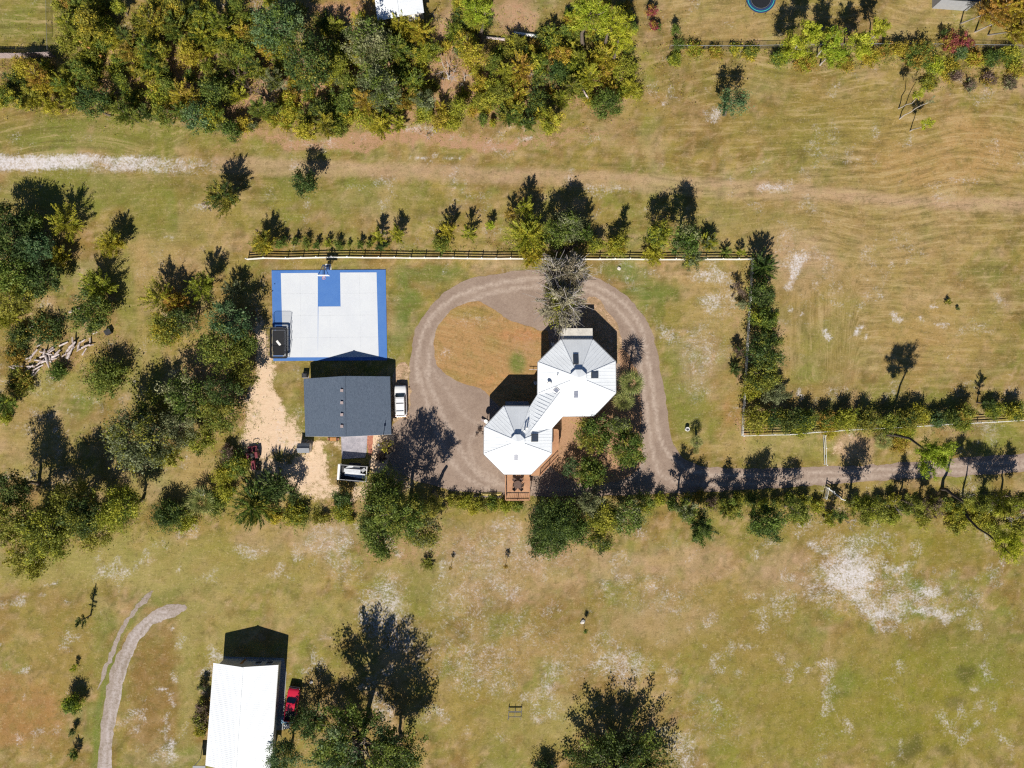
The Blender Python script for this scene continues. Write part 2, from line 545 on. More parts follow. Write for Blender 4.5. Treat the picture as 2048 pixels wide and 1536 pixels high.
C_O = (156, 136, 68); C_G = (128, 132, 54); C_LG = (100, 126, 50); C_PG = (166, 154, 88); C_T = (184, 154, 100)
C_B = (142, 110, 60); C_RB = (182, 132, 82); C_PT = (204, 168, 136); C_TO = (190, 150, 94); C_DK = (92, 90, 40); C_YG = (136, 132, 36)
COVER = [  # px, py, rx, ry, colour, strength
    (200, 265, 280, 40, C_G, .8), (180, 380, 260, 45, C_G, .7), (330, 445, 110, 60, C_G, .6), (560, 330, 130, 40, C_G, .5),
    (700, 400, 200, 40, C_G, .5), (300, 520, 90, 60, C_T, .6), (250, 590, 40, 90, C_G, .7), (290, 740, 40, 110, C_G, .6), (60, 870, 120, 60, C_T, .5),
    (90, 770, 90, 40, C_PG, .6), (390, 960, 60, 60, C_T, .7), (420, 430, 60, 60, C_T, .5),
    (800, 610, 34, 110, C_LG, .65), (860, 560, 60, 24, C_LG, .6), (650, 528, 110, 12, C_O, .6), (1000, 530, 60, 14, C_PT, .4), (590, 745, 60, 16, C_PG, .6),
    (1430, 600, 70, 80, C_T, .7), (1250, 545, 50, 22, C_LG, .6), (1300, 590, 60, 40, C_LG, .6), (1360, 840, 40, 40, C_G, .6), (1350, 730, 24, 60, C_G, .5), (1380, 800, 55, 70, C_G, .7), (1465, 830, 30, 50, C_RB, .6), (1400, 720, 60, 60, C_PT, .4),
    (1550, 890, 120, 30, C_PG, .6), (1700, 900, 40, 28, C_PT, .8), (1990, 880, 80, 34, C_G, .8), (1450, 900, 60, 30, C_T, .5),
    (1750, 430, 330, 110, C_T, .55), (1900, 300, 200, 90, C_TO, .75), (1680, 240, 200, 70, C_O, .8), (1620, 300, 90, 60, C_G, .35), (1400, 215, 100, 70, C_B, .5), (1480, 150, 120, 30, C_O, .5),
    (1750, 620, 260, 150, C_T, .5), (1650, 700, 80, 70, C_G, .35), (1900, 680, 160, 90, C_TO, .4), (1600, 520, 90, 60, C_PT, .5), (1500, 440, 150, 30, C_G, .3), (1690, 325, 25, 15, C_DK, .6), (1610, 640, 18, 45, C_DK, .4),
    (1450, 40, 140, 50, C_T, .6), (1620, 40, 100, 60, C_O, .4), (1850, 40, 80, 60, C_T, .5), (1900, 85, 70, 30, C_O, .8),
    (690, 18, 80, 34, C_RB, .85), (910, 60, 32, 70, C_PT, .8), (1030, 20, 50, 40, C_PT, .7), (40, 45, 75, 55, C_G, .8),
    (1000, 1130, 220, 90, C_PT, .42), (850, 1190, 60, 100, C_G, .45), (1060, 1250, 140, 70, C_B, .35), (1120, 1310, 160, 60, C_T, .4), (950, 1030, 90, 20, C_O, .6),
    (1420, 1250, 240, 90, C_O, .7), (1340, 1130, 120, 50, C_PT, .5), (1650, 1060, 150, 34, C_O, .7), (1850, 1090, 140, 50, C_YG, .5), (1880, 1410, 260, 140, C_YG, .7), (1960, 1300, 120, 80, C_G, .5),
    (1640, 1420, 120, 90, C_O, .6), (1680, 1370, 40, 24, C_LG, .5), (1560, 1150, 90, 50, C_PT, .45), (1080, 1440, 120, 70, C_PG, .6), (1450, 1370, 90, 60, C_PG, .3), (1840, 1160, 30, 22, C_LG, .6), (1935, 1340, 28, 14, C_DK, .8), (1905, 1395, 26, 22, C_DK, .8), (1820, 1505, 28, 22, C_DK, .8), (1880, 1508, 18, 14, C_DK, .7), (1682, 1378, 24, 12, C_DK, .8), (1560, 1440, 180, 110, C_YG, .5), (1330, 1240, 120, 60, C_PT, .35), (1500, 1330, 120, 50, C_O, .5), (1700, 1300, 120, 40, C_O, .5),
    (300, 1130, 340, 60, C_PG, .8), (480, 1090, 90, 40, C_YG, .35), (120, 1290, 110, 110, C_O, .6), (50, 1430, 90, 90, C_RB, .6), (300, 1370, 60, 150, C_B, .7), (375, 1340, 26, 190, C_PG, .7),
    (430, 1250, 70, 70, C_PG, .6), (620, 1230, 90, 50, C_PG, .6), (560, 1140, 120, 40, C_O, .5), (200, 1440, 16, 120, C_G, .6), (330, 1190, 50, 20, C_LG, .4), (640, 1080, 70, 40, C_PT, .6), (520, 1070, 60, 40, C_PT, .4),
    (960, 1400, 120, 100, C_O, .5), (200, 1250, 30, 60, C_LG, .25),
]
WSAND = [  # px, py, rx, ry, strength
    (1590, 540, 22, 28, .7), (1575, 568, 16, 12, .6), (1715, 665, 9, 14, .75), (1728, 655, 8, 8, .7), (1738, 682, 9, 9, .7), (1640, 668, 8, 8, .7), (1580, 622, 7, 7, .7), (1603, 628, 6, 6, .6),
    (1550, 372, 26, 12, .6), (1610, 385, 20, 6, .4), (1800, 628, 12, 7, .6), (1830, 640, 10, 6, .6), (1875, 615, 10, 8, .55), (1885, 650, 22, 7, .55), (2010, 605, 20, 7, .5), (1887, 700, 5, 5, .6),
    (1615, 785, 10, 8, .7), (1430, 560, 44, 18, .52), (1410, 608, 26, 18, .52), (1345, 665, 18, 30, .48), (1400, 700, 50, 50, .34), (1460, 590, 20, 24, .40), (1300, 545, 26, 10, .36), (1400, 770, 40, 30, .30), (1500, 250, 14, 10, .2), (1420, 235, 20, 16, .5), (1310, 200, 10, 7, .55),
    (660, 1090, 60, 40, .36), (690, 1140, 50, 40, .34), (770, 1210, 50, 60, .50), (800, 1260, 40, 50, .42), (490, 1100, 30, 18, .42), (1000, 1110, 150, 60, .30), (930, 1210, 60, 70, .30), (1030, 1260, 120, 60, .22),
    (960, 1330, 90, 60, .34), (1240, 1330, 60, 34, .44), (1220, 1290, 40, 30, .30), (1370, 1500, 30, 40, .42), (1400, 1420, 50, 60, .20), (1130, 1330, 60, 40, .25), (1300, 1190, 140, 40, .22),
    (1705, 1150, 48, 46, .74), (1690, 1120, 50, 30, .56), (1730, 1195, 48, 34, .62), (1690, 1160, 90, 66, .40), (1800, 1190, 120, 60, .34), (1770, 1215, 70, 26, .50), (1845, 1185, 40, 30, .46), (1760, 1225, 30, 16, .72), (1800, 1133, 36, 10, .6), (1860, 1170, 28, 14, .62), (1850, 1225, 50, 18, .62), (1900, 1235, 50, 12, .5),
    (1640, 1180, 40, 30, .4), (1560, 1210, 40, 30, .35), (1630, 1100, 20, 10, .6), (1710, 1090, 80, 22, .42), (1950, 1200, 40, 30, .3), (1600, 1060, 90, 14, .25),
    (105, 870, 8, 12, .55), (90, 830, 30, 20, .3), (140, 840, 10, 5, .5), (65, 860, 10, 7, .4), (95, 610, 20, 12, .4), (340, 465, 20, 6, .5), (85, 480, 6, 4, .5),
    (410, 405, 22, 12, .45), (87, 372, 4, 3, .8), (320, 1395, 14, 4, .75), (338, 1410, 6, 22, .6), (330, 1470, 6, 30, .55), (345, 1360, 8, 12, .5), (345, 1510, 13, 24, .6), (345, 1250, 8, 3, .7),
    (57, 1390, 4, 12, .6), (42, 1201, 10, 10, .5), (35, 1333, 14, 10, .5), (95, 1199, 9, 8, .4), (95, 1172, 12, 8, .5), (12, 1277, 6, 5, .4),
    (835, 265, 30, 14, .5), (870, 255, 20, 12, .5), (760, 270, 60, 10, .25), (1050, 275, 14, 6, .5), (910, 345, 20, 8, .3), (880, 321, 60, 2.5, .7), (1210, 385, 60, 10, .35), (1110, 395, 30, 8, .2), (430, 1310, 14, 10, .6), (575, 1335, 6, 20, .5),
    (1300, 1075, 60, 10, .2), (1240, 540, 10, 6, .3), (1160, 430, 30, 6, .25), (1000, 1000, 8, 4, .1), (1650, 1470, 40, 40, .16), (1450, 1450, 60, 40, .2), (860, 1310, 60, 60, .25),
]
OSAND = [  # orange sand of the yard round the garage
    (540, 780, 34, 80, .95), (525, 700, 16, 60, .85), (530, 870, 50, 60, .9), (560, 850, 46, 60, .8), (600, 940, 50, 50, .85), (640, 905, 30, 20, .75), (640, 980, 50, 24, .7), (700, 985, 50, 18, .7),
    (520, 655, 10, 50, .6), (500, 830, 20, 40, .7), (800, 760, 16, 30, .5), (1675, 905, 24, 24, .42), (1720, 915, 30, 14, .4), (1830, 895, 30, 20, .3), (590, 830, 16, 20, .5), (735, 980, 40, 18, .5), (560, 930, 60, 40, .6), (630, 925, 30, 36, .8), (610, 880, 26, 14, .8), (650, 885, 34, 12, .9),
]
NOSAND = [(585, 760, 40, 22), (588, 805, 22, 44), (668, 905, 18, 24), (672, 935, 18, 18), (560, 905, 26, 12), (700, 985, 20, 10)]
LITTER = [
    (640, 170, 660, 100, .7), (300, 255, 300, 16, .3), (800, 280, 440, 22, .75), (1150, 262, 140, 16, .5), (905, 90, 40, 60, .7), (680, 20, 80, 36, .7), (1030, 30, 60, 40, .6),
    (440, 760, 90, 130, .6), (400, 600, 40, 60, .3), (200, 690, 90, 40, .4), (1120, 900, 16, 60, .85), (1140, 845, 40, 12, .85), (1360, 1000, 60, 24, .45), (1700, 1030, 240, 18, .4), (1180, 1080, 110, 20, .4), (800, 1090, 110, 60, .45), (700, 1010, 60, 20, .5), (1240, 1390, 110, 60, .25), (740, 1440, 130, 90, .3), (1900, 180, 150, 20, .3), (1470, 700, 14, 120, .4), (100, 730, 80, 30, .5), (1400, 1060, 120, 26, .25), (1480, 860, 14, 40, .7), (900, 1000, 60, 14, .5),
]


def build_ground():
    inner_x = np.arange(-92, 92.01, .55); inner_y = np.arange(-70, 70.01, .55)
    far = np.array([1.5, 5, 14, 40, 110, 300, 800, 2000.])
    xs = np.concatenate([-92 - far[::-1], inner_x, inner_x[-1] + far])
    ys = np.concatenate([-70 - far[::-1], inner_y, inner_y[-1] + far])
    X, Y = np.meshgrid(xs, ys)
    nx, ny = len(xs), len(ys)
    x = X.ravel(); y = Y.ravel()
    px = x * S0 + 1024; py = 768 - y * S0
    wx = (vnoise(px, py, 46, 1) - .5) * 34 + (vnoise(px, py, 15, 2) - .5) * 14
    wy = (vnoise(px, py, 46, 3) - .5) * 34 + (vnoise(px, py, 15, 4) - .5) * 14
    qx, qy = px + wx, py + wy
    L = lambda c: np.array(alb(*c))
    c = np.tile(L(C_O), (len(x), 1))
    big = vnoise(px, py, 130, 11)[:, None]
    c = c * (1 - .3 * sstep(.5, .8, big)) + L(C_T) * .3 * sstep(.5, .8, big)
    c = c * (1 - .3 * sstep(.5, .2, big)) + L(C_G) * .3 * sstep(.5, .2, big)
    lowr = sstep(900, 1100, py)[:, None]
    for sc_, sd, cc, k_, lo_ in ((22, 21, C_PT, .40, .58), (60, 22, C_PT, .42, .58), (34, 23, C_G, .60, .54), (90, 24, C_LG, .35, .58), (26, 25, C_B, .60, .54), (70, 26, C_B, .55, .54), (12, 27, C_T, .5, .6), (12, 28, C_DK, .50, .60), (9, 30, C_PT, .4, .62)):
        w = (sstep(lo_, lo_ + .22, vnoise(px + wx, py + wy * .6, sc_, sd) * .72 + .28 * vnoise(px, py, sc_ * .4, sd + 40)) * k_)[:, None]
        c = c * (1 - w) + L(cc) * w
    mid = vnoise(px, py, 16, 29)[:, None] - .5
    c = c * (1 + mid * .34)
    def blob(b, soft=1.25):
        d = np.hypot((qx - b[0]) / b[2], (qy - b[1]) / b[3])
        return 1 - sstep(.45, soft, d)
    for b in COVER:
        w = (blob(b) * b[5] * np.clip(.45 + 1.1 * vnoise(px, py, 20, int(b[0]) % 97 + 100), 0, 1))[:, None]
        c = c * (1 - w) + L(b[4]) * w
    # faint two-line farm track across the field and other worn lines
    for pts, w, s, cc in (
        ([(430, 322), (760, 335), (1000, 345), (1300, 358), (1550, 372), (1800, 398), (2300, 418)], 9, .62, C_PT),
        ([(430, 340), (760, 350), (1000, 360), (1300, 376), (1550, 390), (1800, 408), (2300, 432)], 7, .45, C_PT),
        ([(0, 1150), (200, 1160), (430, 1180), (620, 1160)], 16, .3, C_PG),
        ([(285, 470), (275, 600), (290, 720), (280, 820)], 8, .4, C_T),
        ([(190, 1536), (205, 1380), (240, 1270), (290, 1200)], 7, .5, C_LG),
    ):
        d = dpoly(px + wx * .2, py + wy * .2, pts)
        k = ((1 - sstep(w * .4, w * 1.7, d)) * s)[:, None]
        c = c * (1 - k) + L(cc) * k
    c = np.clip(c, .01, .8)
    ws = np.zeros(len(x)); os_ = np.zeros(len(x)); li = np.zeros(len(x))
    for b in WSAND: ws = np.maximum(ws, blob(b, 1.5) * b[4])
    d = dpoly(px, py + wy * .25, [(-200, 327), (100, 325), (200, 325), (330, 328), (440, 332)])
    tr = (1 - sstep(9, 24, d)) * .80 * (1 - .55 * sstep(180, 430, px)) * (1 - sstep(400, 470, px)) * (1 - .55 * np.exp(-((px - 200) / 30.) ** 2 - ((py - 332) / 12.) ** 2))
    ws = np.maximum(ws, tr)
    fleck = sstep(.58, .80, vnoise(px + wx, py + wy, 46, 61) * .6 + vnoise(px, py, 17, 62) * .4) * (.30 + .10 * lowr[:, 0])
    fleck *= np.clip(1 - np.exp(-((px - 250) / 260.) ** 2 - ((py - 420) / 90.) ** 2), 0, 1)
    ws = np.maximum(ws, fleck)
    for b in OSAND: os_ = np.maximum(os_, blob((b[0], b[1], b[2] * 1.12, b[3] * 1.06), 1.45) * b[4])
    for b in NOSAND: os_ = os_ * (1 - blob(b + (1,), 1.3) * .85)
    for b in LITTER: li = np.maximum(li, blob(b, 1.3) * b[4])
    # flow: coordinate along the mower's way squeezed, across it kept
    fu = x.copy(); fv = y.copy()
    fv = fv + .5 * np.sin(x / 14.0) + sstep(1740, 1900, px) * (1 - sstep(330, 460, py)) * (vnoise(px, py, 150, 33) - .5) * 2 + (vnoise(px, py, 160, 31) - .5) * 3
    def swirl(cx, cy, r0, r1, w):
        nonlocal fu, fv
        dx = px - cx; dy = py - cy; rr = np.hypot(dx, dy) / S0; an = np.arctan2(dy, dx)
        k = (1 - sstep(r0, r1, np.hypot(px - w[0], (py - w[1]) * w[2])))
        fu = fu * (1 - k) + an * 20 * k; fv = fv * (1 - k) + rr * k
    swirl(150, 760, 150, 260, (150, 260, 2.2))
    k = sstep(1520, 1560, px) * (1 - sstep(1640, 1720, px)) * sstep(520, 580, py) * (1 - sstep(760, 820, py))
    fu, fv = fu * (1 - k) + y * k, fv * (1 - k) + x * k
    k = (1 - sstep(120, 200, np.hypot(px - 130, py - 1380))) ; fu, fv = fu * (1 - k) + y * k, fv * (1 - k) + x * k
    k = sstep(1380, 1480, px) * sstep(1230, 1300, py); fu, fv = fu * (1 - k) + y * k, fv * (1 - k) + x * k
    sq = .16 + .25 * sstep(1000, 1150, py)
    stk = .35 + .42 * sstep(1240, 1400, px) * (1 - sstep(380, 520, py)) + .5 * (1 - sstep(350, 480, px)) * (1 - sstep(290, 330, py)) + .35 * sstep(1550, 1650, px) * (1 - sstep(700, 800, py)) - .25 * sstep(950, 1050, py)
    stk = np.clip(stk * (.55 + .9 * vnoise(px, py, 60, 77)), 0, 1)
    stk = stk * (1 - sstep(85, 92, np.abs(x))) * (1 - sstep(63, 70, np.abs(y)))
    flow = np.stack([fu * sq, fv * 1.25, np.zeros(len(x))], 1)
    me = bpy.data.meshes.new('ground')
    me.vertices.add(nx * ny)
    me.vertices.foreach_set('co', np.stack([x, y, np.zeros(len(x))], 1).astype(np.float32).ravel())
    i = np.arange(nx - 1)[None, :] + np.arange(ny - 1)[:, None] * nx
    q = np.stack([i, i + 1, i + 1 + nx, i + nx], -1).reshape(-1, 4)
    me.loops.add(q.size); me.polygons.add(len(q))
    me.loops.foreach_set('vertex_index', q.ravel().astype(np.int32))
    me.polygons.foreach_set('loop_start', np.arange(0, q.size, 4, dtype=np.int32))
    me.update(calc_edges=True)
    rgba = np.concatenate([c, np.ones((len(x), 1))], 1)
    a = me.attributes.new('cover', 'FLOAT_COLOR', 'POINT'); a.data.foreach_set('color', rgba.astype(np.float32).ravel())
    a = me.attributes.new('soil', 'FLOAT_COLOR', 'POINT'); a.data.foreach_set('color', np.stack([ws, os_, li, stk], 1).astype(np.float32).ravel())
    a = me.attributes.new('flow', 'FLOAT_VECTOR', 'POINT'); a.data.foreach_set('vector', flow.astype(np.float32).ravel())
    me.materials.append(M['ground'])
    o = bpy.data.objects.new('ground', me); col.objects.link(o)
    tag(o, 'mown tan and olive field with bare sandy patches', None, None, 'structure')
build_ground()


def catmull(pts, n=6, closed=True):
    out = []; k = len(pts)
    for i in range(k if closed else k - 1):
        g = (lambda j: pts[j % k]) if closed else (lambda j: pts[min(max(j, 0), k - 1)])
        p0, p1, p2, p3 = g(i - 1), g(i), g(i + 1), g(i + 2)
        for t in np.linspace(0, 1, n, endpoint=False):
            out.append(tuple(.5 * (2 * p1[a] + (p2[a] - p0[a]) * t + (2 * p0[a] - 5 * p1[a] + 4 * p2[a] - p3[a]) * t * t + (3 * p1[a] - p0[a] - 3 * p2[a] + p3[a]) * t ** 3) for a in (0, 1)))
    if not closed: out.append(tuple(pts[-1]))
    return out


def inside(poly, x, y):
    r = np.zeros(x.shape, bool); n = len(poly)
    for i in range(n):
        x0, y0 = poly[i]; x1, y1 = poly[(i + 1) % n]
        c = ((y0 > y) != (y1 > y)) & (x < (x1 - x0) * (y - y0) / (y1 - y0 + 1e-12) + x0)
        r ^= c
    return r


def sheet(name, pts_px, z, mat, label, tracks=(), step=.5, jit=.10, smooth=True, n=6, seed=1, cover=None):
    """a ground layer with a ragged outline, finely divided so that wheel lines can be worn into it"""
    poly = catmull(pts_px, n) if smooth else list(pts_px)
    poly = [tuple(P(a, b)[:2]) for a, b in poly]
    dense = []
    for i in range(len(poly)):
        a, b = np.array(poly[i]), np.array(poly[(i + 1) % len(poly)])
        m = max(1, int(np.linalg.norm(b - a) / .45))
        for t in range(m): dense.append(a + (b - a) * t / m)
    dense = np.array(dense)
    r = np.random.default_rng(seed)
    if jit:
        w = np.stack([vnoise(dense[:, 0], dense[:, 1], 1.1, seed + 50), vnoise(dense[:, 0], dense[:, 1], 1.1, seed + 60)], 1) - .5
        dense = dense + w * jit * 4 + r.normal(0, jit * .45, dense.shape)
    gx, gy = np.meshgrid(np.arange(dense[:, 0].min(), dense[:, 0].max(), step), np.arange(dense[:, 1].min(), dense[:, 1].max(), step))
    gx = gx.ravel() + r.uniform(-.1, .1, gx.size); gy = gy.ravel() + r.uniform(-.1, .1, gy.size)
    k = inside([tuple(p) for p in dense], gx, gy)
    pts = [Vector(p) for p in dense] + [Vector((a, b)) for a, b in zip(gx[k], gy[k])]
    nb = len(dense)
    res = delaunay_2d_cdt(pts, [], [list(range(nb))], 1, 1e-5)
    vv = np.array([(v.x, v.y) for v in res[0]])
    me = bpy.data.meshes.new(name)
    me.from_pydata([(a, b, z) for a, b in vv], [], [tuple(f) for f in res[2]])
    bm = bmesh.new(); bm.from_mesh(me); bmesh.ops.recalc_face_normals(bm, faces=bm.faces)
    if sum(f.normal.z for f in bm.faces) < 0: bmesh.ops.reverse_faces(bm, faces=bm.faces)
    bm.to_mesh(me); bm.free()
    co = np.array([v.co[:] for v in me.vertices])
    px = co[:, 0] * S0 + 1024; py = 768 - co[:, 1] * S0
    tw = np.zeros(len(co))
    for line, wd, s in tracks:
        d = dpoly(px, py, catmull(line, 5, False))
        tw = np.maximum(tw, (1 - sstep(wd * .35, wd, d)) * s)
    a = me.attributes.new('track', 'FLOAT', 'POINT'); a.data.foreach_set('value', tw.astype(np.float32))
    if cover is not None:
        c, soil, flow = cover(px, py)
        a = me.attributes.new('cover', 'FLOAT_COLOR', 'POINT'); a.data.foreach_set('color', c.astype(np.float32).ravel())
        a = me.attributes.new('soil', 'FLOAT_COLOR', 'POINT'); a.data.foreach_set('color', soil.astype(np.float32).ravel())
        a = me.attributes.new('flow', 'FLOAT_VECTOR', 'POINT'); a.data.foreach_set('vector', flow.astype(np.float32).ravel())
    me.materials.append(mat)
    o = bpy.data.objects.new(name, me); col.objects.link(o)
    tag(o, label, None, None, 'structure')
    return o


# ------------------------------------------------------------------ drive, islands, paths
DRIVE = [(820, 760), (820, 735), (824, 690), (836, 650), (860, 612), (895, 580), (940, 558), (1000, 546), (1060, 541), (1120, 541), (1165, 547), (1205, 561), (1242, 584), (1272, 612),
         (1294, 641), (1305, 665), (1314, 700), (1322, 740), (1331, 790), (1337, 840), (1346, 884), (1364, 914), (1402, 931), (1460, 937), (1560, 936), (1640, 934), (1760, 929), (1870, 920), (1960, 913), (2060, 906), (2300, 892),
         (2300, 925), (2060, 942), (1960, 950), (1860, 956), (1750, 962), (1640, 970), (1540, 977), (1420, 984), (1320, 988), (1200, 992), (1100, 992), (1000, 990), (940, 984), (905, 981), (880, 974), (850, 966), (815, 955), (790, 940),
         (778, 915), (772, 885), (778, 862), (790, 846), (808, 832), (818, 800)]
TR = [([(835, 760), (838, 690), (862, 636), (905, 598), (960, 575), (1040, 560), (1120, 558), (1180, 568), (1235, 596), (1278, 645), (1292, 700), (1303, 760), (1312, 830), (1325, 890), (1370, 935), (1440, 950), (1640, 946), (1860, 934), (2060, 922)], 5, 1.0),
      ([(858, 760), (860, 700), (880, 652), (915, 620), (965, 592), (1040, 576), (1120, 572), (1175, 582), (1220, 606), (1262, 655), (1277, 710), (1287, 770), (1296, 840), (1305, 900), (1330, 955), (1440, 968), (1640, 960), (1860, 947), (2060, 934)], 5, .9),
      ([(850, 740), (872, 800), (905, 870), (940, 930), (985, 965), (1060, 975)], 7, .7), ([(838, 745), (855, 810), (885, 890), (925, 950), (980, 980)], 6, .7),
      ([(965, 860), (940, 880), (950, 930), (1000, 962)], 6, .5), ([(862, 735), (900, 790), (930, 830), (960, 850)], 6, .4), ([(1290, 880), (1285, 930), (1250, 965), (1150, 978), (1060, 975)], 6, .5)]
sheet('gravel_driveway', DRIVE, .012, M['gravel'], 'grey-brown gravel loop driveway round the house with pale wheel lines', TR, .5, .09)


def island_cover(px, py):
    L = lambda c: np.array(alb(*c))
    n = len(px)
    c = np.tile(L((186, 144, 94)), (n, 1))
    def w(b): return (1 - sstep(.4, 1.25, np.hypot((px - b[0]) / b[2], (py - b[1]) / b[3])))[:, None]
    for b, cc, s in (((940, 625, 60, 14), C_O, .7), ((1035, 725, 20, 28), C_LG, .8), ((1050, 670, 60, 14), (196, 138, 92), .8), ((900, 755, 30, 16), C_O, .5), ((985, 690, 20, 20), C_O, .4), ((1000, 760, 60, 14), (206, 150, 98), .6)):
        k = w(b) * s; c = c * (1 - k) + L(cc) * k
    soil = np.zeros((n, 4)); soil[:, 3] = .42
    soil[:, 0] = np.maximum(.28 * w((890, 710, 26, 20))[:, 0], .22 * w((950, 640, 60, 20))[:, 0])
    soil[:, 2] = .45 * w((1050, 690, 40, 40))[:, 0]
    x = (px - 1024) / S0; y = (768 - py) / S0
    u = x * .97 - y * .25; v = y * .97 + x * .25
    return np.concatenate([c, np.ones((n, 1))], 1), soil, np.stack([u * .12, v * 1.5, np.zeros(n)], 1)


sheet('lawn_island', [(868, 690), (872, 664), (886, 638), (908, 617), (935, 606), (962, 605), (985, 619), (1012, 637), (1045, 650), (1080, 660), (1096, 668), (1096, 730), (1090, 790), (1058, 815), (1008, 815), (984, 800), (970, 782), (940, 770), (910, 760), (886, 744), (872, 720)],
      .018, M['ground'], 'orange-brown mown lawn island inside the gravel loop', (), .5, .08, cover=island_cover)


def bed_cover(px, py):
    n = len(px)
    c = np.tile(np.array(alb(196, 150, 112)), (n, 1))
    soil = np.zeros((n, 4)); soil[:, 3] = 1; soil[:, 2] = .75
    return np.concatenate([c, np.ones((n, 1))], 1), soil, np.stack([px * .05, py * .1, np.zeros(n)], 1)


sheet('planting_bed', [(1100, 860), (1128, 828), (1190, 820), (1235, 770), (1240, 700), (1262, 720), (1278, 760), (1283, 820), (1280, 880), (1284, 920), (1262, 952), (1200, 968), (1150, 965), (1100, 930)],
      .022, M['ground'], 'orange litter-covered planting bed beside the octagonal house', (), .6, .1, cover=bed_cover)
sheet('house_verge', [(1168, 668), (1172, 602), (1194, 596), (1216, 620), (1236, 652), (1244, 700), (1240, 730), (1200, 700)], .020, M['ground'], 'bare orange sandy strip between the house and the loop', (), .6, .1,
      cover=lambda px, py: (np.concatenate([np.tile(np.array(alb(176, 146, 112)), (len(px), 1)), np.ones((len(px), 1))], 1), np.tile(np.array([0, .34, .5, .4]), (len(px), 1)), np.stack([px * .05, py * .1, px * 0], 1)))
sheet('gravel_track', [(350, 1208), (374, 1214), (352, 1232), (326, 1240), (300, 1254), (280, 1280), (264, 1310), (252, 1345), (243, 1390), (232, 1440), (225, 1500), (219, 1600), (190, 1600), (197, 1500), (203, 1440), (212, 1385), (226, 1330), (244, 1292), (262, 1262), (288, 1236), (314, 1220)],
      .012, M['gravel_grey'], 'pale grey gravel track curving past the white metal-roofed house', [([(335, 1222), (285, 1248), (250, 1310), (228, 1390), (205, 1540)], 5, .8), ([(340, 1234), (298, 1252), (262, 1320), (240, 1400), (220, 1540)], 5, .9)], .5, .12, seed=3)
sheet('gravel_rut', [(306, 1180), (302, 1194), (282, 1212), (264, 1234), (247, 1264), (233, 1298), (218, 1332), (204, 1362), (196, 1376), (203, 1346), (216, 1312), (231, 1276), (246, 1244), (264, 1216), (286, 1192)],
      .016, M['gravel_grey'], 'narrow outer wheel rut of pale gravel beside the curving track', (), .5, .16, seed=4)

# garage apron and beds
o = MB().prism([P(682, 868)[:2], P(735, 868)[:2], P(733, 905)[:2], P(730, 915)[:2], P(684, 918)[:2]][::-1], -.05, .03).build('concrete_apron', M['concrete']); tag(o, 'grey concrete apron running from the garage towards the dump trailer', None, None, 'structure')
sheet('mulch_strip', [(734, 866), (746, 866), (745, 890), (742, 908), (736, 908), (735, 890)], .022, M['mulch'], 'narrow red mulch strip beside the concrete apron', (), .4, .06)


def sandbox_cover(px, py):
    n = len(px)
    return np.concatenate([np.tile(np.array(alb(236, 200, 150)), (n, 1)), np.ones((n, 1))], 1), np.tile(np.array([0, .9, 0, 1.]), (n, 1)), np.stack([px * .05, py * .1, px * 0], 1)
sheet('sand_pad', [(746, 866), (786, 864), (786, 890), (778, 920), (764, 940), (748, 945), (738, 925), (744, 905)], .017, M['ground'], 'smooth pale orange sand beside the garage apron', (), .5, .08, cover=sandbox_cover)
sheet('parking_strip', [(787, 742), (815, 728), (819, 760), (819, 830), (804, 838), (786, 836)], .019, M['ground'], 'sandy parking strip between the garage and the driveway', (), .5, .12,
      cover=lambda px, py: (np.concatenate([np.tile(np.array(alb(196, 160, 128)), (len(px), 1)), np.ones((len(px), 1))], 1), np.tile(np.array([.1, .38, .35, 1.]), (len(px), 1)), np.stack([px * .05, py * .1, px * 0], 1)))

# ------------------------------------------------------------------ basketball court
def q2(*pts): return [tuple(P(a, b)[:2]) for a, b in pts]
court = MB().prism(q2((543.6, 541), (547, 722), (774.5, 720.5), (771.5, 539.5)), -.05, .10).build('court_slab', M['court_blue'])
tag(court, 'blue bordered basketball court slab with white playing area', None, None, 'structure')
def flat(name, pts, z, mat, parent=None):
    return MB().add([tuple(P(a, b)[:2]) + (z,) for a, b in pts], [tuple(range(len(pts)))]).build(name, mat, parent)
MBc = MB()
for pts in ([(562, 546.5), (566.5, 714.8), (636, 714.6), (636.0, 546)], [(680.5, 545.3), (681.5, 614), (681.5, 714.4), (757.5, 714), (753.3, 545)], [(637.2, 613.2), (636, 714.6), (681.5, 714.4), (681.5, 614), (681.2, 613)]):
    MBc.add([tuple(P(a, b)[:2]) + (.104,) for a, b in pts], [tuple(range(len(pts)))])
flat_white = MBc.build('court_markings', M['court_white']); tag(flat_white, 'white coat of the basketball court round the blue key', None, None, 'structure')
mj = MB()
for a, b in (((600, 546), (603, 714)), ((719, 546), (722, 714)), ((565, 588), (636, 587)), ((681, 587), (754, 586)), ((564, 632), (755, 630)), ((565, 676), (756, 674)), ((660, 614), (661, 714))):
    p, q = P(*a), P(*b); d = (q - p).normalized(); s = Vector((-d.y, d.x, 0)) * .02
    mj.add([(p - s)[:2] + (.108,), (q - s)[:2] + (.108,), (q + s)[:2] + (.108,), (p + s)[:2] + (.108,)], [(0, 1, 2, 3)])
o = mj.build('court_joints', M['joint']); tag(o, 'thin control joints across the white court', None, None, 'structure')

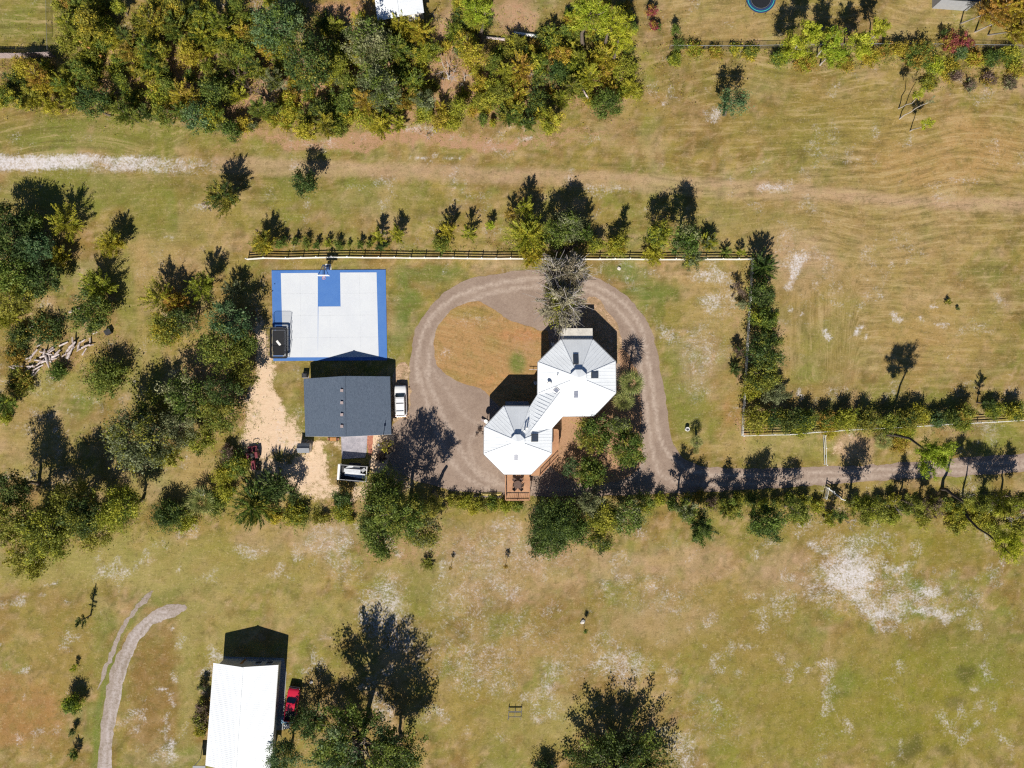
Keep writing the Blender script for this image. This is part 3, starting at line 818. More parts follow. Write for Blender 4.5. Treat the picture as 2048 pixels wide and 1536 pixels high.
# hoop
hb = P(657.5, 535.5)
hoop = thing('basketball_hoop', hb, 'basketball hoop with white backboard at the top of the blue key', 'basketball hoop')
MB().box((hb.x, hb.y, .35), (.55, .8, .7)).build('base_pad', M['navy'], hoop, bevel=.05)
MB().prism(q2((651, 528), (662, 528), (663, 541.2), (652, 541.2)), 0, .05).build('footing', M['white_paint'], hoop)
MB().tube((hb.x, hb.y, .6), (hb.x, hb.y - .1, 3.1), .10, .10, 8).build('pole', M['navy'], hoop)
bz = 3.25; bc = hb + Vector((0, -1.75, 0))
MB().box((bc.x, bc.y, bz), (1.83, .07, 1.07)).build('backboard', M['white_paint'], hoop, bevel=.02)
for dx in (-.12, .12):
    MB().bar((hb.x + dx, hb.y, 3.0), (bc.x + dx, bc.y + .05, 3.0), .09, .09).build('support_arm', M['navy'], hoop)
for dx in (-.8, .8):
    MB().bar((hb.x + dx * .1, hb.y, 3.15), (bc.x + dx, bc.y + .05, 3.3), .07, .07).build('brace', M['navy'], hoop)
MB().torus((bc.x, bc.y - .36, 3.05), .235, .025, 20, 6).build('rim', M['orange'], hoop)
nm_ = MB()
for i in range(12):
    a = 2 * math.pi * i / 12; b = a + .5
    nm_.tube((bc.x + .23 * math.cos(a), bc.y - .36 + .23 * math.sin(a), 3.04), (bc.x + .14 * math.cos(b), bc.y - .36 + .14 * math.sin(b), 2.62), .014, .014, 4)
    nm_.tube((bc.x + .23 * math.cos(b), bc.y - .36 + .23 * math.sin(b), 3.04), (bc.x + .14 * math.cos(a), bc.y - .36 + .14 * math.sin(a), 2.62), .014, .014, 4)
nm_.build('net', M['white_paint'], hoop)

# ------------------------------------------------------------------ rectangular trampoline
def rrect(cx, cy, a, b, r, n=6):
    out = []
    for sx, sy, t0 in ((1, 1, 0), (-1, 1, 90), (-1, -1, 180), (1, -1, 270)):
        for i in range(n + 1):
            t = math.radians(t0 + 90 * i / n)
            out.append((cx + sx * (a - r) + r * math.cos(t), cy + sy * (b - r) + r * math.sin(t)))
    return out


def ring(mb, outer, inner, z0, z1):
    n = len(outer)
    q = [(*p, z0) for p in outer] + [(*p, z0) for p in inner] + [(*p, z1) for p in outer] + [(*p, z1) for p in inner]
    f = []
    for i in range(n):
        j = (i + 1) % n
        f += [(2 * n + i, 2 * n + j, 3 * n + j, 3 * n + i), (i, n + i, n + j, j), (i, j, 2 * n + j, 2 * n + i), (n + j, n + i, 3 * n + i, 3 * n + j)]
    return mb.add(q, f)


tc_ = P(557.5, 686, .9)
tb = Vector((tc_.x, tc_.y, 0))
tramp = thing('trampoline', tb, 'black rectangular trampoline with net poles on the corner of the court', 'trampoline')
ta, tbb = 1.45, 2.5
ring(MB(), rrect(tb.x, tb.y, ta, tbb, .35), rrect(tb.x, tb.y, ta - .34, tbb - .34, .15), .88, .93).build('safety_pad', M['black'], tramp)
ring(MB(), rrect(tb.x, tb.y, ta - .40, tbb - .40, .12), rrect(tb.x, tb.y, ta - .46, tbb - .46, .1), .885, .90).build('spring_border', M['steel'], tramp)
MB().prism(rrect(tb.x, tb.y, ta - .52, tbb - .52, .1), .86, .88).build('jumping_mat', M['black'], tramp)
mb = MB()
fr = rrect(tb.x, tb.y, ta - .05, tbb - .05, .35)
for i in range(len(fr)): mb.tube((*fr[i], .84), (*fr[(i + 1) % len(fr)], .84), .04, .04, 6)
mb.build('frame_tube', M['steel_dark'], tramp)
poles = [(-ta, -tbb + .3), (-ta, -.8), (-ta, .8), (-ta, tbb - .3), (ta, -tbb + .3), (ta, -.8), (ta, .8), (ta, tbb - .3)]
for x, y in poles:
    MB().tube((tb.x + x * 1.02, tb.y + y, 0), (tb.x + x * 1.02, tb.y + y, 2.75), .035, .035, 6).build('net_pole', M['steel_dark'], tramp)
    MB().tube((tb.x + x * .98, tb.y + y + .3, 0), (tb.x + x * .98, tb.y + y + .3, .84), .035, .035, 6).build('leg', M['steel_dark'], tramp)
ns = rrect(tb.x, tb.y, ta - .06, tbb - .1, .3)
mb = MB()
for i in range(len(ns)):
    j = (i + 1) % len(ns)
    mb.add([(*ns[i], .93), (*ns[j], .93), (*ns[j], 2.68), (*ns[i], 2.68)], [(0, 1, 2, 3)])
mb.build('safety_net', M['net'], tramp)
mb = MB()
for i in range(len(ns)): mb.tube((*ns[i], 2.7), (*ns[(i + 1) % len(ns)], 2.7), .02, .02, 5)
mb.build('top_cord', M['steel_dark'], tramp)
tw = P(557, 686, .9)
mb = MB(); g = 5
vv = []
for j in range(g):
    for i in range(g):
        u, v = (i / (g - 1) - .5) * .35, (j / (g - 1) - .5) * .95
        a = math.radians(38)
        vv.append((tw.x + u * math.cos(a) - v * math.sin(a), tw.y + u * math.sin(a) + v * math.cos(a), .895 + .05 * random.random()))
mb.add(vv, [(j * g + i, j * g + i + 1, (j + 1) * g + i + 1, (j + 1) * g + i) for j in range(g - 1) for i in range(g - 1)])
o = mb.build('towel', M['white_paint']); tag(o, 'white towel lying on the black trampoline mat', 'towel')

# round trampoline at the top edge
rc = P(1522, -4, .85); rb = Vector((rc.x, rc.y, 0))
rt = thing('round_trampoline', rb, 'round dark trampoline with teal edge on the neighbouring lawn', 'trampoline')
def circ(r, n=32): return [(rb.x + r * math.cos(2 * math.pi * i / n), rb.y + r * math.sin(2 * math.pi * i / n)) for i in range(n)]
ring(MB(), circ(2.4), circ(2.2), .80, .86).build('safety_pad', M['navy'], rt)
ring(MB(), circ(2.19), circ(2.08), .81, .875).build('edge_band', M['teal'], rt)
ring(MB(), circ(2.07), circ(1.75), .80, .84).build('spring_cover', M['navy'], rt)
MB().prism(circ(1.72), .80, .82).build('jumping_mat', M['black'], rt)
ring(MB(), circ(1.66), circ(1.62), .82, .83).build('mat_line', M['steel'], rt)
for i in range(8):
    a = 2 * math.pi * (i + .5) / 8
    MB().tube((rb.x + 2.42 * math.cos(a), rb.y + 2.42 * math.sin(a), 0), (rb.x + 2.42 * math.cos(a), rb.y + 2.42 * math.sin(a), .84), .035, .035, 6).build('leg', M['steel_dark'], rt)

# ------------------------------------------------------------------ board fences
unit_rail = MB().box((0, 0, 0), (1, .055, .15)).mesh('rail', M['fence_white'])
unit_post = MB().box((0, 0, .66), (.13, .13, 1.32)).add([(-.08, -.08, 1.32), (.08, -.08, 1.32), (.08, .08, 1.32), (-.08, .08, 1.32), (0, 0, 1.40)], [(0, 1, 4), (1, 2, 4), (2, 3, 4), (3, 0, 4)]).mesh('post', M['fence_white'])


def rail_fence(label, pts, bay=2.44, zr=(.42, .80, 1.18), z=1.2, group=None, cat='fence', wob=.03):
    w = [P(a, b, z) for a, b in pts]; w = [Vector((p.x, p.y, 0)) for p in w]
    f = thing('rail_fence', w[0], label, cat, group)
    seq = [w[0]]
    for a, b in zip(w[:-1], w[1:]):
        n = max(1, round((b - a).length / bay))
        for i in range(1, n + 1): seq.append(a + (b - a) * i / n + Vector((random.uniform(-wob, wob), random.uniform(-wob, wob), 0)))
    for p in seq: inst(unit_post, 'post', f, p, (random.uniform(-.02, .02), random.uniform(-.02, .02), 0))
    for a, b in zip(seq[:-1], seq[1:]):
        d = b - a; m = (a + b) / 2
        s = Vector((d.y, -d.x, 0)).normalized() * .09
        if s.y > 0 and abs(s.y) > .3: s = -s
        for k, h in enumerate(zr):
            inst(unit_rail, 'rail', f, m + s + Vector((0, 0, h + random.uniform(-.02, .02))), (0, random.uniform(-.008, .008), math.atan2(d.y, d.x)), (d.length * .995, 1, 1))
    return f


rail_fence('long white three-rail board fence behind the basketball court and loop', [(491, 516.8), (527, 514.2), (571, 515), (663, 512.6), (820, 514.2), (1050, 516), (1290, 517), (1509, 516.6)])
rail_fence('white rail fence running beside the hedge east of the loop', [(1508, 519.5), (1503, 600), (1498, 690), (1493, 780), (1487.5, 872)])
rail_fence('white rail fence along the dark hedgerow north of the gravel lane', [(1489, 871), (1580, 868.5), (1660, 862), (1728, 858), (1840, 852), (1900, 848), (2060, 840), (2200, 831)])
rail_fence('short free-standing white fence panel of two bays at the lane edge', [(1652, 871), (1653, 896), (1654.5, 930)], zr=(.5, 1.15))
rail_fence('white corner fence making an angle under the trees south of the lane', [(1653, 998), (1658, 976), (1668, 983), (1690, 1000)], zr=(.35, .75, 1.15))

# chain link fence along the top right and privacy fence top left
def wire_fence(label, pts, h=1.2, bay=3.0, name='chain_link_fence'):
    w = [P(a, b, h * .5) for a, b in pts]; w = [Vector((p.x, p.y, 0)) for p in w]
    f = thing(name, w[0], label, 'fence')
    me = MB().tube((0, 0, 0), (0, 0, h), .03, .03, 6).mesh('post', M['steel'])
    rl = MB().tube((-.5, 0, 0), (.5, 0, 0), .03, .03, 5).mesh('top_rail', M['steel'])
    seq = [w[0]]
    for a, b in zip(w[:-1], w[1:]):
        n = max(1, round((b - a).length / bay))
        seq += [a + (b - a) * i / n for i in range(1, n + 1)]
    for p in seq: inst(me, 'post', f, p)
    for a, b in zip(seq[:-1], seq[1:]):
        d = b - a
        inst(rl, 'top_rail', f, (a + b) / 2 + Vector((0, 0, h)), (0, 0, math.atan2(d.y, d.x)), (d.length, 1, 1))
        MB().add([tuple(a), tuple(b), (b.x, b.y, h - .02), (a.x, a.y, h - .02)], [(0, 1, 2, 3)]).build('mesh_panel', M['net'], f)
wire_fence('grey chain-link fence dividing the thicket from the neighbouring lawn', [(1340, 94), (1480, 95), (1560, 93), (1800, 90), (2060, 94)])
wire_fence('thin wire fence at the edge of the grassy corner lot', [(96, -20), (97, 50), (99, 102)])
pw = [P(-30, 106, 1.8), P(30, 106.5, 1.8), P(99, 104, 1.8)]
pf = thing('privacy_fence', (pw[0].x, pw[0].y, 0), 'pale board privacy fence closing the grassy corner lot', 'fence')
bd = MB().box((0, 0, .9), (.145, .03, 1.8)).mesh('board', M['wood_grey'])
for a, b in zip(pw[:-1], pw[1:]):
    d = Vector((b.x - a.x, b.y - a.y, 0)); n = int(d.length / .155)
    for i in range(n):
        p = Vector((a.x, a.y, 0)) + d * (i + .5) / n
        inst(bd, 'board', pf, (p.x, p.y, random.uniform(-.05, .02)), (random.uniform(-.03, .01), 0, math.atan2(d.y, d.x)))
    for h in (.4, 1.4): MB().bar((a.x, a.y + .06, h), (b.x, b.y + .06, h), .05, .1).build('rail', M['wood_grey'], pf)

# ------------------------------------------------------------------ the octagonal house
EZ = 4.65
SL = .39
house = thing('octagonal_house', P(1090, 815), 'white metal-roofed house of two joined octagons with skylights', 'house')
OU = [(1122.0, 679.0), (1186.0, 679.0), (1231.0, 723.0), (1231.5, 786.0), (1187.5, 831.8), (1126.0, 832.4), (1075.4, 788.0), (1076.0, 724.6)]
OL = [(1007.4, 812.6), (1060.0, 812.8), (1104.0, 856.6), (1103.0, 907.0), (1062.0, 948.2), (1008.3, 948.2), (968.0, 908.0), (968.7, 854.4)]


def rib_panel(tri, eave_a, eave_b, apex, mat, name, parent, gap=.55, rh=.018, thick=.06):
    """roof panel whose standing seams run up the slope from the eave, clipped by its hips"""
    mb = MB().slab([eave_a, eave_b] + ([apex] if not isinstance(apex, list) else apex), thick)
    ea, eb = Vector(eave_a), Vector(eave_b)
    ap = [Vector(apex)] if not isinstance(apex, list) else [Vector(a) for a in apex]
    poly = [ea, eb] + ap
    d = (eb - ea).normalized()
    nrm = (eb - ea).cross(ap[0] - ea).normalized()
    if nrm.z < 0: nrm = -nrm
    up = nrm.cross(d).normalized()
    if up.z < 0: up = -up
    k = max(1, int((eb - ea).length / gap))
    pts2 = [((p - ea).dot(d), (p - ea).dot(up)) for p in poly]
    lo = min(p[0] for p in pts2); hi = max(p[0] for p in pts2)
    m = int((hi - lo) / gap)
    for i in range(1, m + 1):
        u = lo + (hi - lo) * (i - .0) / (m + 1)
        ts = []
        for (x0, y0), (x1, y1) in zip(pts2, pts2[1:] + pts2[:1]):
            if (x0 - u) * (x1 - u) < 0: ts.append(y0 + (y1 - y0) * (u - x0) / (x1 - x0))
        if len(ts) < 2: continue
        a, b = min(ts) + .03, max(ts) - .05
        if b - a < .15: continue
        p0 = ea + d * u + up * a + nrm * rh * .5; p1 = ea + d * u + up * b + nrm * rh * .5
        mb.bar(p0, p1, .05, rh, nrm)
    return mb.build(name, mat, parent)


def octagon(verts, ez):
    ev = [P(a, b, ez) for a, b in verts]
    c = sum(ev, Vector()) / 8
    r = sum((ev[i] + ev[(i + 1) % 8] - 2 * c).length / 2 for i in range(8)) / 8
    apex = Vector((c.x, c.y, ez + r * SL))
    for i in range(8):
        rib_panel(None, ev[i], ev[(i + 1) % 8], apex, M['white_metal'], 'roof_panel', house)
    # hips, ridge caps and gutters
    for i in range(8):
        MB().bar(ev[i].lerp(apex, .02) + Vector((0, 0, .03)), ev[i].lerp(apex, .93) + Vector((0, 0, .03)), .16, .05).build('hip_cap', M['white_metal'], house)
    for i in range(8):
        a, b = ev[i], ev[(i + 1) % 8]; o_ = ((a + b) / 2 - c); o_.z = 0; o_.normalize()
        MB().bar(a + o_ * .05 + Vector((0, 0, -.13)), b + o_ * .05 + Vector((0, 0, -.13)), .10, .14).build('gutter', M['wall_grey'], house)
    # walls on the ground, half a metre inside the eaves
    wv = [c + (Vector((p.x, p.y, 0)) - Vector((c.x, c.y, 0))) * (1 - .5 / r) for p in ev]
    MB().prism([(p.x, p.y) for p in wv][::-1], 0, ez - .02).build('wall', M['wall_cream'], house)
    for i in range(8):
        a, b = wv[i], wv[(i + 1) % 8]; m = (a + b) / 2; o_ = m - Vector((c.x, c.y, m.z)); o_.z = 0; o_.normalize()
        an = math.atan2((b - a).y, (b - a).x)
        for zz in (1.35, 3.4):
            w = MB().box((m.x + o_.x * .02, m.y + o_.y * .02, zz), (1.7, .10, 1.25), an).build('window', M['white_paint'], house)
            MB().box((m.x + o_.x * .05, m.y + o_.y * .05, zz), (1.5, .08, 1.05), an).build('pane', M['glass'], w)
    # raised cap over the peak
    base = [apex.lerp(p, .185) for p in ev]
    skirt = MB(); n = 8
    lo = [Vector((p.x, p.y, p.z - .25)) for p in base]; hi = [Vector((p.x, p.y, p.z + .40)) for p in base]
    skirt.add(lo + hi, [(i, (i + 1) % 8, 8 + (i + 1) % 8, 8 + i) for i in range(8)])
    sk = skirt.build('roof_cap', M['navy'], house)  # skirt coloured navy to stand for the shadow north of the cap
    ov = [apex.lerp(p, .205) + Vector((0, 0, .42)) for p in ev]; ap2 = apex + Vector((0, 0, .30))
    mb = MB()
    for i in range(8): mb.slab([ov[i], ov[(i + 1) % 8], ap2], .05)
    mb.build('cap_cover', M['white_metal'], sk)
    return ev, c, apex, r


UE, UC, UA, UR = octagon(OU, EZ)
LE, LC, LA, LR = octagon(OL, EZ - .05)
# link: a gable between the south-west face of one octagon and the north-east face of the other
half = (UE[6] - UE[5]).length / 2
rz_ = EZ + half * SL
m1 = (UE[5] + UE[6]) / 2; m2 = (LE[1] + LE[2]) / 2
dr = (m2 - m1); dr.z = 0; dr.normalize()
r1 = Vector((m1.x, m1.y, rz_)) - dr * half * 1.02; r2 = Vector((m2.x, m2.y, rz_)) + dr * half * 1.0
we1, we2 = UE[6] + Vector((0, 0, .02)), LE[1] + Vector((0, 0, .07))
ee1, ee2 = UE[5] + Vector((0, 0, .02)), LE[2] + Vector((0, 0, .07))
rib_panel(None, we1, we2, [r2, r1], M['white_metal'], 'link_roof_panel', house)
rib_panel(None, ee2, ee1, [r1, r2], M['white_metal'], 'link_roof_panel', house)
MB().bar(r1 + Vector((0, 0, .03)), r2 + Vector((0, 0, .03)), .2, .05).build('ridge_cap', M['white_metal'], house)
i_ = .12
MB().prism([(we1.lerp(ee1, i_))[:2], (we2.lerp(ee2, i_))[:2], (ee2.lerp(we2, i_))[:2], (ee1.lerp(we1, i_))[:2]], 0, EZ - .15).build('link_wall', M['wall_cream'], house)
for a, b in ((we1, we2), (ee1, ee2)):
    MB().bar(a + Vector((0, 0, -.15)), b + Vector((0, 0, -.15)), .10, .14).build('gutter', M['wall_grey'], house)
# north entry roof
pr = [P(a, b, z) for a, b, z in ((1121, 656.5, 3.85), (1185, 656.5, 3.85), (1185.5, 681, 4.25), (1121.5, 681, 4.25))]
mb = MB().slab(pr, .08)
for i in range(1, 22):
    a = pr[0].lerp(pr[1], i / 22); b = pr[3].lerp(pr[2], i / 22)
    mb.bar(a + Vector((0, 0, .012)), b + Vector((0, 0, .012)), .035, .025)
mb.build('porch_roof', M['porch_metal'], house)
for a, b in ((1124, 658.5), (1182, 658.5), (1153, 658.5)):
    p = P(a, b, 3.7); MB().box((p.x, p.y, 1.85), (.15, .15, 3.7)).build('porch_post', M['white_paint'], house)


def on_roof(px, py, ev, apex, c):
    """point of an octagon's roof seen at a pixel, with the slope's axes"""
    best = None
    for i in range(8):
        a, b = ev[i], ev[(i + 1) % 8]
        n = (b - a).cross(apex - a).normalized()
        if n.z < 0: n = -n
        o = Vector((0, 0, CAM_H)); d = (P(px, py) - o)
        t = (a - o).dot(n) / d.dot(n); p = o + d * t
        if best is None or p.z < best[0].z:
            dd = (b - a).normalized(); up = n.cross(dd).normalized(); up = up if up.z > 0 else -up
            best = (p, dd, up, n)
    return best


def skylight(px, py, w, l, ev, apex, c, glass, turn=0.0, box=.16):
    p, d, u, n = on_roof(px, py, ev, apex, c)
    if turn: d, u = d * math.cos(turn) + u * math.sin(turn), u * math.cos(turn) - d * math.sin(turn)
    q = [p - n * .1 + d * a * w / 2 + u * b * l / 2 for a, b in ((-1, -1), (1, -1), (1, 1), (-1, 1))]
    s = MB().hexa(q + [x + n * (box + .1) for x in q]).build('skylight', M['trim_dark'] if glass == 'glass' else M['steel'], house)
    k = .84
    q = [p + n * box + d * a * w * k / 2 + u * b * l * k / 2 for a, b in ((-1, -1), (1, -1), (1, 1), (-1, 1))]
    MB().hexa(q + [x + n * .02 for x in q]).build('pane', M[glass], s)
    return s
skylight(1151.5, 719, .82, 1.65, UE, UA, UC, 'glass')
skylight(1189, 750, 1.0, 1.2, UE, UA, UC, 'glass')
skylight(1152, 787.5, .82, 1.5, UE, UA, UC, 'pane_pale')
skylight(1113, 780, .8, .8, UE, UA, UC, 'pane_pale', math.radians(0))
skylight(1069, 875.5, 1.2, 1.1, LE, LA, LC, 'glass')
skylight(1032, 914, .80, 1.4, LE, LA, LC, 'pane_pale')


def flue(px, py, r, h, ev, apex, c, mat, tee=False):
    p, d, u, n = on_roof(px, py, ev, apex, c)
    f = MB().tube(p - Vector((0, 0, .1)), p + Vector((0, 0, h)), r, r, 10).build('flue_pipe', M[mat], house)
    MB().tube(p + Vector((0, 0, h)), p + Vector((0, 0, h + .1)), r * 1.7, r * 1.3, 10).build('flue_cap', M[mat], f)
flue(1098.5, 767, .22, .45, UE, UA, UC, 'white_paint')
flue(1115, 751.5, .06, .4, UE, UA, UC, 'white_paint')
flue(1049, 861, .10, .8, LE, LA, LC, 'white_paint')
flue(1054, 856, .10, .8, LE, LA, LC, 'white_paint')
# little balcony in the corner between the octagons
bp = [P(a, b, 2.6) for a, b in ((1011, 803), (1056, 803), (1062, 814), (1011, 814))]
MB().slab(bp, .18).build('balcony', M['wall_grey'], house)
MB().bar(P(1011, 803.4, 3.6), P(1056, 803.4, 3.6), .08, .1).build('balcony_rail', M['wood_grey'], house)

# deck
DZ = 2.75
deck = thing('wooden_deck', P(1035, 975), 'orange wooden deck with railings south and east of the lower octagon', 'deck')
def dp(px, py, z=DZ): return P(px, py, z)
def boards(poly, along, w=.14):
    """deck boards clipped to a polygon, laid along a direction"""
    mb = MB(); pts = [Vector((p.x, p.y, 0)) for p in poly]
    d = Vector(along).normalized(); s = Vector((-d.y, d.x, 0))
    q = [(p.dot(s), p.dot(d)) for p in pts]
    lo, hi = min(a for a, b in q), max(a for a, b in q); k = int((hi - lo) / w)
    for i in range(k):
        u = lo + (i + .5) * w; ts = []
        for (x0, y0), (x1, y1) in zip(q, q[1:] + q[:1]):
            if (x0 - u) * (x1 - u) < 0: ts.append(y0 + (y1 - y0) * (u - x0) / (x1 - x0))
        if len(ts) < 2: continue
        a = s * u + d * min(ts); b = s * u + d * max(ts); zz = DZ + random.uniform(-.006, .006)
        mb.bar((a.x, a.y, zz), (b.x, b.y, zz), w - .016, .04)
    o = mb.build('deck_boards', M['deck'], deck); tag(o, None, None, None, 'stuff')
main_deck = [dp(1010.5, 947), dp(1060, 947), dp(1060, 999.5), dp(1010.5, 999.5)]
boards(main_deck, (0, 1, 0))
walk = [dp(1103, 858), dp(1117, 858.5), dp(1118, 911), dp(1080, 951), dp(1060.4, 951), dp(1063, 944), dp(1102, 905)]
boards(walk[:3] + [walk[6]], (1, 0, 0))
boards([walk[6], walk[2], walk[3], walk[4], walk[5]], (1, 1, 0))
def deck_rail(pts, n=3):
    for a, b in zip(pts[:-1], pts[1:]):
        A, B = P(*a, DZ), P(*b, DZ)
        for h in (.18, 1.0): MB().bar(A + Vector((0, 0, h)), B + Vector((0, 0, h)), .09, .07).build('rail', M['deck'], deck)
        L_ = (B - A).length; k = max(1, round(L_ / 1.9))
        for i in range(k + 1):
            p = A.lerp(B, i / k); MB().box((p.x, p.y, DZ / 2 + .52), (.1, .1, DZ + 1.04)).build('post', M['deck'], deck)
        bal = MB(); m = int(L_ / .28)
        for i in range(m):
            p = A.lerp(B, (i + .5) / m); bal.box((p.x, p.y, DZ + .58), (.03, .03, .8))
        bal.build('balusters', M['deck'], deck)
deck_rail([(1011.3, 950), (1011.3, 998.8), (1059.2, 998.8), (1059.2, 953)])
deck_rail([(1116, 860), (1116.8, 911), (1079.5, 950.5)])
for a, b in ((main_deck[0], main_deck[1]), (main_deck[3], main_deck[2]), (main_deck[0], main_deck[3]), (main_deck[1], main_deck[2])):
    MB().bar(a + Vector((0, 0, -.17)), b + Vector((0, 0, -.17)), .06, .26).build('joist', M['deck'], deck)
for a, b in zip(walk[:-1], walk[1:]): MB().bar(a + Vector((0, 0, -.17)), b + Vector((0, 0, -.17)), .06, .26).build('joist', M['deck'], deck)

# patio set on the deck
pc = P(1035.5, 968, DZ)
tb_ = thing('patio_table', Vector((pc.x, pc.y, DZ + .02)), 'round brown patio table in the middle of the wooden deck', 'table')
MB().disc(pc, .62, DZ + .70, DZ + .74, 20).build('table_top', M['cushion'], tb_)
MB().tube((pc.x, pc.y, DZ + .05), (pc.x, pc.y, DZ + .7), .06, .06, 8).build('pedestal', M['iron'], tb_)
MB().disc(pc, .35, DZ + .02, DZ + .05, 14).build('foot', M['iron'], tb_)
for k, (a, w_) in enumerate(((45, 'north-east'), (135, 'north-west'), (225, 'south-west'), (315, 'south-east'))):
    t = math.radians(a); c_ = Vector((pc.x + .72 * math.cos(t), pc.y + 1.0 * math.sin(t), DZ + .02))
    ch = thing('patio_chair', c_, 'brown wicker patio chair at the %s side of the round deck table' % w_, 'chair', 'wicker chairs round the deck table')
    e = Vector((math.cos(t), math.sin(t), 0)); f = Vector((-e.y, e.x, 0))
    MB().box((c_.x, c_.y, c_.z + .40), (.52, .52, .09), t).build('seat', M['cushion'], ch, bevel=.03)
    b_ = c_ + e * .27; MB().box((b_.x, b_.y, c_.z + .66), (.07, .52, .5), t).build('backrest', M['cushion'], ch, bevel=.03)
    for s in (-1, 1):
        p = c_ + f * .26 * s; MB().box((p.x, p.y, c_.z + .6), (.5, .05, .05), t).build('armrest', M['iron'], ch)
        for g in (-1, 1):
            p2 = p + e * .22 * g; MB().tube((p2.x, p2.y, c_.z), (p2.x, p2.y, c_.z + .58), .022, .022, 5).build('leg', M['iron'], ch)

# satellite dish beside the lower octagon
sd = P(974, 842)
dish = thing('satellite_dish', sd, 'small pale satellite dish on a post by the lower octagon', 'satellite dish')
MB().tube(sd, sd + Vector((0, 0, 1.5)), .05, .05, 8).build('post', M['steel'], dish)
dm = MB(); ax = Vector((-.45, -.55, .7)).normalized(); u_ = ax.cross(Vector((0, 0, 1))).normalized(); v_ = u_.cross(ax)
pp = [sd + Vector((0, 0, 1.6)) - ax * .12]
for rr, hh in ((.25, .06), (.45, .2)):
    pp += [sd + Vector((0, 0, 1.6)) - ax * .12 + ax * hh + (u_ * math.cos(2 * math.pi * i / 14) + v_ * math.sin(2 * math.pi * i / 14)) * rr for i in range(14)]
dm.add(pp, [(0, 1 + i, 1 + (i + 1) % 14) for i in range(14)] + [(1 + i, 15 + i, 15 + (i + 1) % 14, 1 + (i + 1) % 14) for i in range(14)])
dm.build('dish', M['white_paint'], dish)
MB().bar(sd + Vector((0, 0, 1.45)), sd + Vector((0, 0, 1.5)) + ax * .6, .04, .04).build('feed_arm', M['steel'], dish)
bp_ = P(969, 841); bike = thing('log_bench', bp_, 'pinkish plank bench lying by the dish at the lower octagon', 'bench')
MB().bar(bp_ + Vector((-.5, .2, .4)), bp_ + Vector((.6, -.5, .4)), .3, .06).build('seat', M['wood_grey'], bike)
for d_ in ((-.35, .1), (.45, -.4)): MB().box((bp_.x + d_[0], bp_.y + d_[1], .19), (.08, .28, .38), .5).build('leg', M['wood_grey'], bike)
# white chairs in the shade west of the upper octagon
for px, py, l in ((1106, 689, 'white plastic chair in the shade north-west of the upper octagon'), (1071, 766, 'white plastic chair in the shade of the house west wall')):
    c_ = P(px, py); ch = thing('plastic_chair', c_, l, 'chair')
    MB().box((c_.x, c_.y, .43), (.5, .5, .04), .5).build('seat', M['white_paint'], ch)
    MB().box((c_.x - .2, c_.y + .16, .68), (.05, .48, .46), .5 + math.pi / 2 * 0).build('backrest', M['white_paint'], ch)
    for sx in (-.2, .2):
        for sy in (-.2, .2): MB().tube((c_.x + sx, c_.y + sy, 0), (c_.x + sx, c_.y + sy, .42), .02, .02, 5).build('leg', M['white_paint'], ch)
c_ = P(1068, 739); hr = thing('hose_reel', c_, 'pale pipe stand jutting from the house west wall', 'pipe stand')
MB().tube(c_ + Vector((-.8, .0, .5)), c_ + Vector((.5, 0, .5)), .05, .05, 6).build('pipe', M['log'], hr)
MB().tube(c_ + Vector((-.1, 0, 0)), c_ + Vector((-.1, 0, .5)), .04, .04, 6).build('post', M['log'], hr)

# ------------------------------------------------------------------ the dark-roofed garage
GE, GR = 2.55, 3.95
gnw, gne, gse, gsw = P(607.2, 757.6, GE), P(780, 753, GE), P(782.5, 868.8, GE), P(610.6, 872.6, GE)
grn, grs = P(688.3, 752.2, GR), P(690.3, 873.5, GR)
garage = thing('detached_garage', P(696, 812), 'garage with dark charcoal shingle gable roof and four roof vents', 'garage')
MB().slab([gnw, gsw, grs, grn], .14).build('roof_slope', M['shingle'], garage)
MB().slab([grn, grs, gse, gne], .14).build('roof_slope', M['shingle'], garage)
mb = MB(); dd = grs - grn
for i in range(36):
    a = grn + dd * (i / 36) + Vector((0, 0, .02)); b = grn + dd * ((i + .98) / 36) + Vector((0, 0, .035))
    mb.bar(a, b, .34, .03)
mb.build('ridge_cap', M['shingle'], garage)
for a, b in ((gnw, grn), (grn, gne), (gsw, grs), (grs, gse)):
    MB().bar(a + Vector((0, 0, -.24)), b + Vector((0, 0, -.24)), .05, .18).build('barge_board', M['white_paint'], garage)
for a, b in ((gnw, gsw), (gne, gse)):
    MB().bar(a + Vector((0, 0, -.22)), b + Vector((0, 0, -.22)), .10, .12).build('gutter', M['trim_dark'], garage)
ins = .45
w0, w1, w2, w3 = [Vector((p.x + sx * ins, p.y + sy * ins, 0)) for p, sx, sy in ((gnw, 1, -1), (gne, -1, -1), (gse, -1, 1), (gsw, 1, 1))]
gl = [w3, w2, w1, w0]
MB().prism([p[:2] for p in gl], 0, GE - .1).build('wall', M['wall_grey'], garage)
for a, b, r_ in ((w3, w2, grs), (w0, w1, grn)):
    y_ = (a.y + b.y) / 2
    MB().slab([Vector((a.x, a.y, GE - .11)), Vector((b.x, b.y, GE - .11)), Vector((r_.x, y_, GR - .34))], .01).build('gable', M['wall_grey'], garage)
gd = (w3 + w2) / 2
dr_ = MB()
for i in range(5): dr_.box((gd.x + .9, gd.y - .03, .25 + i * .43), (3.6, .06, .42))
dr_.build('garage_door', M['white_paint'], garage)
MB().box((gd.x - 3.4, gd.y - .03, 1.05), (.95, .06, 2.1)).build('door', M['wood_brown'], garage)
